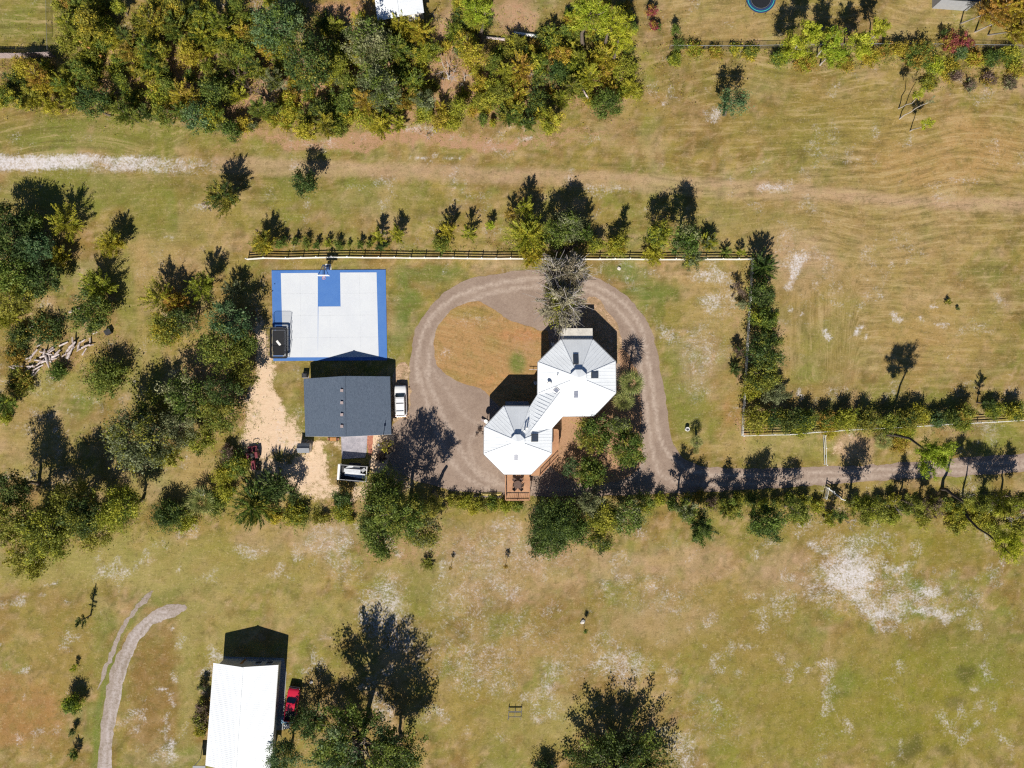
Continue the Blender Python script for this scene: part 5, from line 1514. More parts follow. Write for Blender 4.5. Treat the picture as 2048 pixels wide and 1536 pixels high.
STYLES = {   # twigs per square metre, twig start, scatter, leaf wide, outward bias, lowest direction, leaf size factor
    'oak':    dict(tw=.75, tw0=30, start=.60, scat=.20, wide=.62, spread=.9, zmin=-.30, rad=(.62, 1.0), lobe=.30, ls=1.0),
    'bush':   dict(tw=3.2, tw0=18, start=.30, scat=.16, wide=.60, spread=.9, zmin=-.10, rad=(.55, 1.0), lobe=.34, ls=.9),
    'spiky':  dict(tw=2.4, tw0=26, start=.10, scat=.075, wide=.40, spread=.5, zmin=-.35, rad=(.6, 1.08), lobe=.22, ls=.95),
    'pine':   dict(tw=1.7, tw0=14, start=.55, scat=.13, wide=.30, spread=.8, zmin=-.35, rad=(.5, 1.0), lobe=.30, ls=1.15),
    'thin':   dict(tw=1.1, tw0=14, start=.35, scat=.15, wide=.55, spread=.9, zmin=-.40, rad=(.50, 1.05), lobe=.36, ls=.95),
    'frond':  dict(tw=3.2, tw0=20, start=.05, scat=.05, wide=.22, spread=.25, zmin=.02, rad=(.7, 1.1), lobe=.12, ls=1.5),
    'bare':   dict(tw=1.3, tw0=16, start=.25, scat=.1, wide=.4, spread=.9, zmin=-.2, rad=(.5, 1.05), lobe=.3, ls=1.0),
}


def leaf_mesh(name, V, tint, mat):
    n = len(V)
    me = bpy.data.meshes.new(name)
    me.vertices.add(n * 3); me.loops.add(n * 3); me.polygons.add(n)
    me.vertices.foreach_set('co', V.astype(np.float32).ravel())
    me.loops.foreach_set('vertex_index', np.arange(n * 3, dtype=np.int32))
    me.polygons.foreach_set('loop_start', np.arange(0, n * 3, 3, dtype=np.int32))
    me.update(calc_edges=True)
    a = me.attributes.new('tint', 'FLOAT', 'FACE'); a.data.foreach_set('value', tint.astype(np.float32))
    me.materials.append(mat)
    LEAFQ[0] += n
    return me


def leaves_at(rng, pos, d, s, wide, flat=.55, outn=None):
    n = len(pos)
    d = unit(d)
    if outn is None: up = unit(rng.normal(0, .75, (n, 3)) + np.array([0, 0, flat]))
    else: up = unit(outn + rng.normal(0, .42, (n, 3)) + np.array([0, 0, .30]))
    side = unit(np.cross(d, up))
    l = s * rng.uniform(.65, 1.35, (n, 1)); w = l * wide * rng.uniform(.7, 1.2, (n, 1)) * .5
    nn = np.cross(side, d) * l * .08
    p0 = pos - d * l * .5; p2 = pos + d * l * .5
    k = rng.uniform(-.1, .2, (n, 1)) * l
    w = w * 1.25; b0 = pos - d * l * .38 + d * k
    return np.stack([b0 + side * w + nn, p2, b0 - side * w + nn], 1)


def crown_geo(rng, R, h, zb, style, dens=1.0, lean=(0, 0), squash=1.0, turn=0.0, lsize=None):
    S = STYLES[style]
    rz = max(.25, (h - zb) * .5); zc = zb + rz
    ntw = int((S['tw0'] + S['tw'] * R * R * 2.2) * min(1.0, .25 + dens * .75) * (.62 if R > 6 else 1))
    dirs = []
    while len(dirs) < ntw:
        v = rng.normal(0, 1, 3); v /= np.linalg.norm(v)
        if v[2] > S['zmin'] or rng.random() < .12: dirs.append(v)
    dirs = np.array(dirs)
    lob = np.zeros(ntw)
    for _ in range(7):
        a = unit(rng.normal(0, 1, (1, 3)))[0]
        lob += np.maximum(0, dirs @ a - .35) * rng.uniform(-1.6, 1.3) * S['lobe']
    rad = rng.uniform(*S['rad'], ntw) * np.clip(1 + lob, .55, 1.22)
    ell = np.array([R, R * squash, rz])
    tips = dirs * rad[:, None] * ell
    ct, st = math.cos(turn), math.sin(turn)
    tips[:, :2] = np.stack([tips[:, 0] * ct - tips[:, 1] * st, tips[:, 0] * st + tips[:, 1] * ct], 1)
    tips[:, 2] += zc
    hub_z = np.clip(tips[:, 2] - .75 * np.hypot(tips[:, 0], tips[:, 1]), max(.05, zb * .55), h * .8)
    hub = np.stack([np.zeros(ntw), np.zeros(ntw), hub_z], 1)
    s0 = S['start'] * rng.uniform(.7, 1.2, ntw)
    start = hub + (tips - hub) * s0[:, None]
    dens = max(dens, .16) if dens > 0 else dens
    s = lsize or float(np.clip(.15 + .030 * R, .15, .32)) * S['ls']
    area = s * s * S['wide'] * .55
    n = int(dens * 2.85 * math.pi * R * R * squash * (.75 + .35 * min(2.0, rz / R)) / area)
    n = int(np.clip(n, 130, 15000))
    tw = rng.integers(0, ntw, n)
    t = rng.random(n) ** .75 * 1.04
    seg = tips[tw] - start[tw]
    pos = start[tw] + seg * t[:, None]
    sc = (S['scat'] * (R ** .5) * 1.25 * rng.uniform(.6, 1.35, ntw) * (.72 if R > 6 else 1))[tw][:, None]
    pos = pos + rng.normal(0, 1, (n, 3)) * sc * np.array([1, 1, .7]) * (1.15 - .45 * t[:, None])
    pos[:, 2] = np.maximum(pos[:, 2], .06)
    outw = unit(pos - np.array([0, 0, zc * .8]))
    d = unit(seg) * (1 - S['spread'] * .55) + rng.normal(0, 1, (n, 3)) * S['spread'] * .6 + outw * .35
    cc = start[tw] + seg * .72
    outn = unit(unit(pos - cc) * .75 + outw * .45)
    V = leaves_at(rng, pos, d, s * rng.uniform(.65, 1.35, ntw)[tw][:, None], S['wide'], outn=outn)
    twt = rng.normal(0, 1, ntw)
    tint = np.clip(.48 + .19 * twt[tw] + .15 * rng.normal(0, 1, n), 0, 1)
    ln = np.array(lean)
    V[:, :, :2] += (V[:, :, 2:3] / h) * ln
    return V, tint, hub, start, tips


def tubes_np(p0, p1, r0, r1, n=5):
    m = len(p0)
    d = unit(p1 - p0)
    u = np.where(np.abs(d[:, 2:3]) < .9, np.array([[0, 0, 1.]]), np.array([[1., 0, 0]]))
    a = unit(np.cross(d, u)); b = np.cross(a, d)
    th = np.arange(n) * 2 * math.pi / n
    c, s = np.cos(th)[None, :, None], np.sin(th)[None, :, None]
    off = a[:, None, :] * c + b[:, None, :] * s
    q = np.concatenate([p0[:, None, :] + off * np.asarray(r0).reshape(-1, 1, 1), p1[:, None, :] + off * np.asarray(r1).reshape(-1, 1, 1)], 1)
    i = np.arange(n); f = np.stack([i, i + n, (i + 1) % n + n, (i + 1) % n], 1)
    F = (f[None] + (np.arange(m) * 2 * n)[:, None, None]).reshape(-1, 4)
    return q.reshape(-1, 3), F


def tube_mesh(name, parts, mat):
    vs_, fs_, k = [], [], 0
    for q, f in parts:
        vs_.append(q); fs_.append(f + k); k += len(q)
    v = np.concatenate(vs_); f = np.concatenate(fs_)
    me = bpy.data.meshes.new(name)
    me.vertices.add(len(v)); me.loops.add(f.size); me.polygons.add(len(f))
    me.vertices.foreach_set('co', v.astype(np.float32).ravel())
    me.loops.foreach_set('vertex_index', f.ravel().astype(np.int32))
    me.polygons.foreach_set('loop_start', np.arange(0, f.size, 4, dtype=np.int32))
    me.update(calc_edges=True)
    me.materials.append(mat)
    return me


SEED = [100]


def plant(kind, pal, px, py, r, h, label, name='tree', cat='tree', group=None, zb=None, dens=1.0, base=None, ry=None, turn=0.0,
          bark='bark', limbs=True, lsize=None, trunk_r=None, second=None, zc=None, twigs=False):
    """one tree or shrub whose crown is seen round pixel (px, py) with radius r pixels; base: pixel of its foot when it leans"""
    SEED[0] += 1
    rng = np.random.default_rng(SEED[0])
    if zb is None: zb = {'bush': .02, 'frond': .05, 'spiky': .12, 'thin': .3, 'oak': .28, 'pine': .6, 'bare': .2}[kind] * h
    zm = zc if zc is not None else zb + (h - zb) * .5
    cpos = P(px, py, zm)
    R = r * (CAM_H - zm) / FPX
    sq = 1.0 if ry is None else ry / r
    if base is None: foot = Vector((cpos.x, cpos.y, 0)); lean = (0, 0)
    else:
        foot = P(*base); lean = ((cpos.x - foot.x) * h / zm, (cpos.y - foot.y) * h / zm)
    root = thing(name, foot, label, cat, group)
    V, tint, hub, start, tips = crown_geo(rng, R, h, zb, kind, dens, lean, sq, turn, lsize)
    ln = np.array([lean[0], lean[1]])
    def sh(p):
        p = np.array(p, float); p[:, :2] += p[:, 2:3] / h * ln; return p
    parts = []
    tr = trunk_r or max(.035, .028 * h)
    top = max(.4 * h, zb + .25 * (h - zb)) if kind not in ('spiky', 'pine') else h * .92
    zz = np.linspace(0, top, 6); wob = np.cumsum(rng.normal(0, .018 * h, (6, 2)), 0) * (zz[:, None] > 0) * (0 if kind == 'spiky' else 1)
    ax = np.concatenate([wob, zz[:, None]], 1); ra = tr * (1 - .78 * zz / max(h, .1))
    ra[0] *= 1.25
    parts.append(tubes_np(sh(ax[:-1]), sh(ax[1:]), ra[:-1], ra[1:], 7))
    if limbs:
        k = min(len(tips), int(10 + R * R * .9) if kind != 'bare' and not twigs else len(tips))
        sel = rng.permutation(len(tips))[:k]
        mid = (hub[sel] + tips[sel]) / 2 + rng.normal(0, .06 * R, (k, 3))
        lr_ = tr * .34 * np.ones(k)
        parts.append(tubes_np(sh(hub[sel]), sh(mid), lr_, lr_ * .65, 5))
        parts.append(tubes_np(sh(mid), sh(tips[sel]), lr_ * .65, lr_ * .2, 4))
        if kind == 'bare' or twigs:
            m = 5
            bs = np.repeat(mid + (tips[sel] - mid) * .3, m, 0); tp_ = np.repeat(tips[sel], m, 0) + rng.normal(0, .22 * R, (k * m, 3))
            parts.append(tubes_np(sh(bs), sh(tp_), np.full(k * m, .026 if not twigs else .045), np.full(k * m, .010 if not twigs else .022), 3))
    o = bpy.data.objects.new('trunk' if cat == 'tree' else 'stem', tube_mesh('trunk', parts, M[bark])); col.objects.link(o); o.parent = root
    if dens > 0:
        o = bpy.data.objects.new('crown' if cat == 'tree' else 'foliage', leaf_mesh('crown', V, tint, LEAF[pal])); col.objects.link(o); o.parent = root
    if second:   # a second foliage colour mixed through the crown
        p2, d2 = second
        V, tint, *_ = crown_geo(rng, R * .98, h * 1.01, zb, kind, d2, lean, sq, turn, lsize)
        o = bpy.data.objects.new('crown' if cat == 'tree' else 'foliage', leaf_mesh('crown', V, tint, LEAF[p2])); col.objects.link(o); o.parent = root
    return root


def sh_(pal, px, py, r, h, label, **k):
    kind = k.pop('kind', 'bush')
    return plant(kind, pal, px, py, r, h, label, name='shrub', cat='shrub', **k)


def palm(px, py, r, h, label, n=22, base=None, pal='pm', dead=0):
    SEED[0] += 1; rng = np.random.default_rng(SEED[0])
    c = P(px, py, h); R = r * (CAM_H - h) / FPX
    foot = P(*base) if base else Vector((c.x, c.y, 0))
    root = thing('palm_tree' if h > 1.2 else 'palmetto', foot, label, 'palm tree' if h > 1.2 else 'palmetto')
    top = Vector((c.x, c.y, h))
    p = [foot, foot.lerp(top, .35), foot.lerp(top, .7), top]
    MB().path(p, [.24, .19, .17, .16] if h > 1.2 else [.1, .09, .08, .07], 9).build('trunk', M['bark'], root)
    # a fan leaf: stalk, then a round of folded fingers
    mb = MB(); q = 15; sl = R * .46; fl = R * .60
    vv = []; ff = []
    for i in range(q):
        a = math.radians(-118 + 236 * i / (q - 1)); w = math.radians(5.2)
        for s, rr, z in ((-1, .06, 0), (-.9, .55, .02), (0, 1.0, -.16), (.9, .55, .02), (1, .06, 0)):
            L_ = fl * rr * (1 - .25 * abs(a) / 2.1); an = a + s * w
            vv.append((sl + L_ * math.cos(an), L_ * math.sin(an), z * fl + (.05 if i % 2 else 0)))
        k = i * 5; ff += [(k, k + 1, k + 3, k + 4), (k + 1, k + 2, k + 3)]
    mb.add(vv, ff); mb.bar((0, 0, 0), (sl, 0, .02), .05, .03)
    me = mb.mesh('frond', LEAF[pal])
    a = me.attributes.new('tint', 'FLOAT', 'FACE'); a.data.foreach_set('value', np.clip(rng.normal(.5, .22, len(me.polygons)), 0, 1).astype(np.float32))
    for i in range(n):
        el = math.radians(62 - 95 * (i / n) + rng.normal(0, 6)); az = i * 2.39996 + rng.normal(0, .12)
        inst(me, 'frond', root, top + Vector((0, 0, .05)), (rng.normal(0, .18), -el, az), (1, 1, 1) if el < .8 else (.85, .85, .85))
    return root


T, B = plant, sh_
# --- trees and shrubs standing apart in the north-west meadow
T('oak', 'dk', 612, 366, 31, 6.0, 'dark green round oak alone on the grass north of the court', dens=1.1)
T('spiky', 'ol', 446, 392, 36, 6.4, 'dark olive sparse tree between the white track and the court', dens=1.1, second=('dk', .5))
B('br', 412, 410, 15, 1.6, 'grey twiggy low shrub at the foot of the sparse olive tree', kind='bare', dens=.15, bark='twig')
T('spiky', 'yg', 127, 446, 38, 5.0, 'yellow-green feathery tree north-east of the dark grove')
T('spiky', 'yo', 222, 486, 32, 5.0, 'yellowing feathery tree in the open meadow', second=('yg', .4))
T('spiky', 'yg', 190, 572, 40, 5.2, 'bright yellow-green feathery tree north of the brush pile')
T('spiky', 'yo', 118, 512, 24, 3.4, 'small yellow tree at the east edge of the dark grove', second=('ol', .4))
T('bush', 'md', 211, 758, 52, 4.4, 'broad green oak shrub alone south of the brush pile', dens=1.1)
T('oak', 'md', 186, 628, 46, 5.4, 'dark bushy tree directly above the bleached log pile', second=('dk', .5))
B('dk', 92, 660, 42, 2.2, 'dark low shrub north of the bleached log pile', second=('or', .12)); B('dk', 40, 672, 34, 2.2, 'dark shrub west of the bleached logs', second=('ol', .3)); B('md', 118, 742, 26, 1.8, 'green shrub against the south-east side of the log pile')
B('or', 30, 712, 30, 1.6, 'rusty low shrub at the west end of the log pile', second=('dk', .5)); B('ol', 40, 762, 36, 1.6, 'olive shrub south-west of the log pile', second=('or', .3))
T('spiky', 'md', 8, 806, 26, 4.5, 'green tree cut by the west edge below the log pile', second=('yg', .3)); B('yg', 12, 836, 18, 1.4, 'yellow-green shrub on the west edge of the meadow')
# dark grove at the west edge
for a in (('oak', 'dk', 26, 478, 62, 8.5, 'tall dark tree in the middle of the western grove'), ('oak', 'bg', 74, 500, 40, 7.0, 'blue-green tree on the east flank of the western grove'), ('oak', 'md', 20, 544, 58, 7.5, 'green tree in the southern half of the western grove'),
          ('oak', 'dk', 84, 556, 42, 6.0, 'dark tree at the south-east tip of the western grove'), ('oak', 'ol', 26, 596, 44, 6.0, 'olive tree at the south end of the western grove'), ('spiky', 'yg', 40, 570, 34, 5.0, 'yellow-green tree amid the southern grove'),
          ('oak', 'dk', 6, 430, 28, 6.0, 'dark tree at the north tip of the western grove'), ('oak', 'md', 60, 452, 30, 6.0, 'small green tree on the north flank of the western grove'), ('spiky', 'yg', 12, 636, 28, 3.5, 'yellow-green bush-like tree below the western grove')):
    T(*a, group='western grove')
# grove between the meadow and the sand yard
for a, k in ((('spiky', 'yg', 318, 596, 36, 5.6, 'yellow-green feathery tree north-west of the orange tree'), {}), (('spiky', 'or', 350, 606, 28, 5.0, 'orange-yellow tree amid the yellow-green ones'), dict(second=('yo', .6))), (('spiky', 'yg', 402, 574, 34, 6.6, 'yellow tree leaning towards the fence corner'), {}),
             (('oak', 'ol', 332, 656, 40, 6.0, 'olive tree south of the orange tree'), dict(second=('yo', .4))), (('oak', 'dk', 372, 640, 34, 6.0, 'dark tree behind the orange tree'), {}), (('frond', 'gg', 468, 582, 24, 3.6, 'pale grey-green palmetto-like tree by the fence end'), {}),
             (('oak', 'bg', 462, 642, 46, 7.6, 'blue-green tree west of the trampoline'), {}), (('oak', 'md', 446, 700, 52, 8.0, 'large green tree west of the sand yard'), dict(second=('ol', .4))), (('oak', 'md', 492, 690, 30, 5.5, 'green tree on the edge of the sand west of the court'), {}),
             (('oak', 'ol', 484, 752, 36, 5.0, 'olive tree on the west rim of the sand yard'), {}), (('oak', 'dk', 446, 784, 40, 8.0, 'dark tree deep in the grove west of the sand'), {}), (('oak', 'md', 372, 792, 52, 7.5, 'green tree over the shaded path'), dict(second=('gg', .4))),
             (('oak', 'md', 440, 828, 44, 7.0, 'green tree west of the garage sand'), dict(second=('ol', .5))), (('oak', 'gg', 356, 852, 46, 7.0, 'grey-green tree east of the big pale oak'), {}), (('oak', 'gg', 272, 884, 72, 10.0, 'big pale grey-green oak spreading over the shadows'), dict(dens=.9, second=('ol', .3))),
             (('oak', 'ol', 302, 822, 40, 6.5, 'olive tree north of the big pale oak'), dict(dens=.8)), (('oak', 'ol', 400, 880, 34, 4.5, 'olive bushy tree north of the small clearing'), dict(second=('yg', .4))), (('thin', 'ol', 340, 912, 30, 4.5, 'thin yellowish tree west of the small clearing'), dict(second=('yg', .4)))):
    k.setdefault('dens', .85); T(*a, group='grove west of the sand yard', **k)
B('rd', 457, 656, 13, 5.4, 'pinkish flowering shrub top poking from the blue-green tree', zb=3.2, second=('or', .4), kind='thin', limbs=False)
B('br', 455, 905, 20, 2.0, 'brownish shrub west of the red tractor', second=('md', .5)); B('md', 476, 930, 30, 2.6, 'green shrub beside the red tractor', second=('yg', .4)); B('yg', 447, 950, 26, 2.0, 'yellow-green shrub east of the small clearing')
# tree belt at the lower left
for a, k in ((('oak', 'ol', 26, 1040, 52, 11.0, 'tall olive tree at the west end of the southern belt'), {}), (('oak', 'ol', 100, 1062, 58, 11.0, 'broad olive oak in the western belt'), dict(second=('yg', .3))), (('oak', 'ol', 60, 1112, 56, 7.0, 'olive oak overhanging the pale lawn'), dict(dens=.75, second=('yg', .3))),
             (('oak', 'dk', 168, 1034, 50, 11.0, 'dark tall tree east of the broad olive oak'), dict(second=('ol', .4))), (('oak', 'yg', 246, 1012, 46, 9.0, 'yellow-green tree in the middle of the southern belt'), dict(second=('md', .5))), (('oak', 'ol', 140, 994, 40, 9.0, 'olive tree on the north side of the southern belt'), {}),
             (('bush', 'dk', 334, 1030, 40, 3.6, 'dark rounded tree west of the painted tyre'), dict(second=('md', .5))), (('oak', 'ol', 196, 1066, 36, 6.0, 'olive tree at the south rim of the belt'), {}), (('oak', 'dk', 20, 980, 46, 10.5, 'dark tree at the west frame edge'), {})):
    T(*a, group='southern tree belt', **k)
palm(406, 1000, 34, 1.0, 'green palmetto around the white painted tyre', 20); palm(376, 1016, 24, .8, 'low palmetto west of the painted tyre', 16)
B('yg', 372, 1044, 26, 1.6, 'yellow-green shrub on the lawn edge south of the palmettos'); B('md', 432, 1008, 28, 2.0, 'green shrub east of the palmettos'); B('yg', 452, 985, 26, 1.8, 'yellow-green shrub north-east of the palmettos')
T('frond', 'md', 508, 1012, 48, 4.4, 'large feathery bamboo-like tree at the lawn edge', zb=.1, second=('ol', .5)); T('frond', 'dk', 545, 975, 40, 5.0, 'dark feathery tree shading the tractor', zb=.2); T('oak', 'dk', 575, 985, 30, 4.8, 'dark rounded tree on the sand south of the shed')
B('yg', 592, 1034, 32, 2.0, 'yellow-green shrub on the lawn edge south of the sand yard', second=('md', .5)); B('yg', 682, 1024, 28, 2.2, 'yellow-green shrub west of the large oak', second=('md', .4)); T('oak', 'dk', 684, 992, 20, 3.4, 'small dark tree below the dump trailer'); B('ol', 640, 1036, 22, 1.4, 'olive shrub in the lawn edge row'); B('yo', 548, 1036, 20, 1.4, 'golden shrub in the lawn edge row')
# oak group south of the trailer, two tall ones throwing the long shadows on the drive
T('oak', 'md', 806, 1024, 50, 13.0, 'tall oak casting the long shadow over the driveway', zb=4.0, second=('ol', .3)); T('thin', 'ol', 866, 1010, 32, 11.5, 'slender tall tree beside the long-shadowed oak', zb=2.5, base=(868, 985)); T('oak', 'md', 766, 984, 48, 6.5, 'green oak right below the dump trailer', second=('ol', .3)); T('oak', 'md', 762, 1082, 46, 7.0, 'green oak at the south end of the oak group', second=('dk', .3))
T('oak', 'ol', 842, 1062, 42, 6.5, 'olive oak with grey moss on the south-east of the oak group', second=('gg', .6)); T('oak', 'dk', 760, 1034, 48, 8.0, 'dark oak in the centre of the oak group', second=('md', .5)); B('ol', 856, 1128, 16, 1.2, 'small olive shrub south-east of the oak group', kind='spiky')
B('br', 771, 893, 20, 2.2, 'brown leafless shrub south of the light pole', kind='thin', second=('yo', .2)); B('br', 760, 915, 14, 1.5, 'brown low shrub east of the dump trailer', kind='thin'); B('br', 958, 864, 12, .5, 'dry brown weed clump by the west wall of the lower octagon', kind='bare', dens=.2, bark='twig_brown')
# shrubs along the lawn edge below the loop
for i, (x, y, r, p) in enumerate(((905, 1000, 16, 'ol'), (930, 1006, 18, 'yg'), (958, 1010, 20, 'ol'), (985, 1008, 18, 'md'), (1010, 1012, 18, 'yg'), (1036, 1012, 16, 'md'), (700, 1040, 12, 'yg'), (945, 1020, 14, 'yo'))):
    B(p, x, y, r, 1.3, 'low %s shrub in the strip between the lumber stack and the lower lawn' % WORD[p], group='strip of shrubs south of the deck', second=('yg', .5))
# dark evergreens south of the house
T('bush', 'dk', 1108, 1052, 60, 7.5, 'large dark evergreen south of the wooden deck', zb=.5, second=('md', .7), lsize=.2); T('oak', 'dk', 1096, 1082, 42, 5.0, 'dark evergreen at the lawn below the deck', second=('md', .5)); T('oak', 'ol', 1206, 1036, 38, 6.5, 'olive tree east of the large dark evergreen', second=('yg', .4)); T('oak', 'md', 1256, 1030, 38, 6.5, 'green tree south of the planting bed', second=('gg', .4)); T('oak', 'dk', 1200, 1080, 28, 4.5, 'small dark tree below the olive one', second=('yg', .3)); T('bush', 'md', 1152, 1058, 34, 5.5, 'broad green tree joining the dark evergreen and the olive tree', second=('dk', .5)); T('thin', 'gg', 1180, 1010, 34, 6.5, 'grey-green tree at the drive south of the bed', dens=1.0)
T('thin', 'md', 1290, 1008, 28, 4.0, 'loose green tree at the drive south-east of the bed', second=('yg', .3))
# planting bed beside the house
T('oak', 'md', 1186, 866, 44, 6.0, 'broad green live oak in the bed east of the deck', dens=1.15, second=('ol', .4)); T('oak', 'md', 1258, 898, 40, 7.0, 'tall round live oak at the east side of the bed', dens=1.2, second=('ol', .5)); T('oak', 'md', 1182, 946, 33, 5.0, 'round live oak at the south of the bed', dens=1.2, second=('ol', .4)); T('oak', 'bg', 1142, 936, 20, 3.0, 'small blue-green tree beside the walkway of the deck', dens=1.2); T('oak', 'gg', 1238, 850, 25, 6.4, 'grey-green mossy oak below the palms', dens=1.1, second=('md', .5))
palm(1263, 764, 30, 4.4, 'large fan palm between the house and the gravel lane', 24); palm(1247, 801, 25, 3.2, 'lower fan palm south of the large palm', 22); palm(1393, 883, 15, 1.9, 'small fan palm alone in the grass near the lane', 18, base=(1394, 889)); palm(1766, 882, 20, 1.0, 'palmetto below the leaning pine trunk', 16); palm(1392, 902, 8, .5, 'tiny palmetto south of the small fan palm', 10)
T('thin', 'gy', 1121, 602, 54, 9.6, 'tall greyish half-bare tree over the loop north of the house', ry=60, zb=2.4, bark='twig', second=('ol', .30), dens=1.25, trunk_r=.22, twigs=True); T('thin', 'gy', 1130, 548, 50, 8.4, 'thin brownish tree between the fence and the loop', ry=40, bark='twig', second=('gy', .6), dens=.8, twigs=True)
# row along the board fence
for x, y, r, h, p, l in ((590, 484, 11, 1.9, 'md', 'westmost of the small green shrubs at the fence'), (612, 488, 13, 2.0, 'md', 'rounder green shrub second in the fence row'), (633, 490, 10, 1.8, 'md', 'third small green shrub in the fence row'), (655, 486, 10, 1.9, 'yg', 'pale small shrub north of the basketball hoop'), (677, 489, 13, 1.9, 'md', 'wide small shrub east of the hoop'), (698, 487, 6, 1.0, 'md', 'tiniest shrub in the fence row'),
                        (719, 489, 11, 1.8, 'md', 'green shrub in the fence row east of the tiniest one'), (738, 488, 9, 1.4, 'md', 'low green shrub west of the two yellow trees'), (758, 494, 11, 1.6, 'dk', 'dark shrub right below the two yellow trees'), (774, 488, 8, 1.3, 'dk', 'narrow dark shrub below the eastern yellow tree')):
    B(p, x, y, r, h, l, group='small shrubs north of the board fence', kind='spiky' if r < 12 else 'bush')
T('spiky', 'yo', 527, 486, 30, 4.6, 'golden feathery tree at the west end of the board fence', second=('ol', .5)); T('bush', 'md', 562, 486, 16, 2.6, 'green shrub-like tree beside the golden one at the fence end'); T('spiky', 'yg', 757, 474, 19, 4.0, 'olive-yellow young tree west of its brighter twin'); T('spiky', 'yg', 793, 470, 20, 3.8, 'brighter yellow-green young tree of the pair', second=('yo', .2))
T('spiky', 'yo', 898, 462, 22, 4.6, 'golden young tree in the fence row above the loop'); T('bush', 'ol', 884, 488, 22, 3.0, 'olive bushy tree leaning on the board fence', second=('md', .5)); T('spiky', 'yg', 936, 468, 18, 4.4, 'yellow-green young tree east of the golden one'); T('bush', 'lm', 983, 452, 12, 2.6, 'small bright green round tree standing clear of the fence'); 
T('spiky', 'yg', 1054, 472, 44, 7.0, 'large golden-green tree spilling over the board fence', second=('yo', .5)); T('spiky', 'yo', 1064, 512, 30, 4.5, 'golden tree drooping south over the fence', second=('yg', .5)); T('spiky', 'yg', 1050, 414, 22, 5.5, 'yellow-green tree at the north of the fence row', zb=2); T('spiky', 'or', 1020, 430, 18, 4.0, 'faded orange tree north-west in the fence row', dens=.7)
T('oak', 'md', 1114, 466, 34, 7.0, 'green tree in the thick part of the fence row', second=('gg', .3)); T('oak', 'gg', 1140, 452, 34, 7.0, 'grey-green tree in the thick part of the fence row', second=('md', .6)); T('thin', 'br', 1132, 490, 26, 5.0, 'brown thin tree behind the fence', second=('ol', .4)); T('bush', 'yg', 1190, 492, 20, 3.5, 'yellow-green rounded tree on the fence', second=('md', .5)); T('bush', 'yg', 1232, 490, 26, 4.5, 'wide yellow tree on the fence above the loop', second=('yo', .4)); T('spiky', 'md', 1168, 468, 22, 6.0, 'dark green slim tree by the fence', second=('dk', .4)); T('spiky', 'ol', 1248, 470, 14, 5.5, 'slim olive tree in the fence row')
T('oak', 'yg', 1318, 470, 28, 6.5, 'yellow-green tree west of the tallest fence-row tree', second=('md', .4)); T('spiky', 'yo', 1308, 508, 24, 3.6, 'golden tree bending over the fence near its corner', second=('yg', .5)); T('oak', 'md', 1372, 482, 38, 9.5, 'tallest green tree of the fence row with the big shadow', second=('gg', .4)); T('thin', 'gg', 1384, 520, 26, 6.0, 'grey-green tree hanging south over the fence', second=('yg', .5)); T('spiky', 'yg', 1420, 484, 24, 3.2, 'pale yellow-green tree near the fence corner', second=('gg', .5))
B('md', 1452, 506, 14, 2.0, 'green shrub at the fence near its corner', kind='frond'); B('yg', 1484, 506, 11, 2.4, 'narrow yellow-green shrub by the fence corner', kind='spiky')
# hedge along the east fence
T('frond', 'dk', 1524, 536, 34, 5.0, 'dark feathery tree just outside the fence corner', zb=.2, second=('md', .5)); T('oak', 'dk', 1522, 590, 30, 5.0, 'dark tree second from the fence corner', second=('md', .3)); T('thin', 'md', 1530, 642, 34, 5.0, 'loose green tree halfway along the east fence', second=('yg', .5), dens=1.1); T('oak', 'dk', 1534, 700, 42, 6.0, 'large dark tree of the eastern hedge', second=('ol', .3)); T('oak', 'ol', 1524, 752, 36, 5.0, 'olive tree in the eastern hedge', second=('dk', .6)); T('oak', 'yg', 1506, 776, 24, 3.6, 'yellow-green tree against the east fence', second=('ol', .4)); T('thin', 'gg', 1556, 790, 34, 3.4, 'grey-green thin tree at the outer side of the eastern hedge', dens=1.0); T('oak', 'ol', 1510, 838, 30, 4.0, 'olive tree at the south end of the eastern hedge', second=('yg', .4)); T('oak', 'dk', 1540, 836, 26, 3.6, 'dark tree at the hedge corner', second=('yg', .4))
B('br', 1476, 578, 22, 2.6, 'brown bare shrub inside the east fence', kind='bare', dens=.25, bark='twig_brown'); B('gg', 1486, 608, 14, 2.0, 'pale grey-green shrub below the brown bare one', kind='thin'); B('br', 1478, 702, 16, 2.4, 'dark brown thin shrub against the east fence', kind='spiky', second=('dk', .5)); B('dk', 1470, 740, 16, 2.0, 'dark thin shrub further down the east fence', kind='spiky')
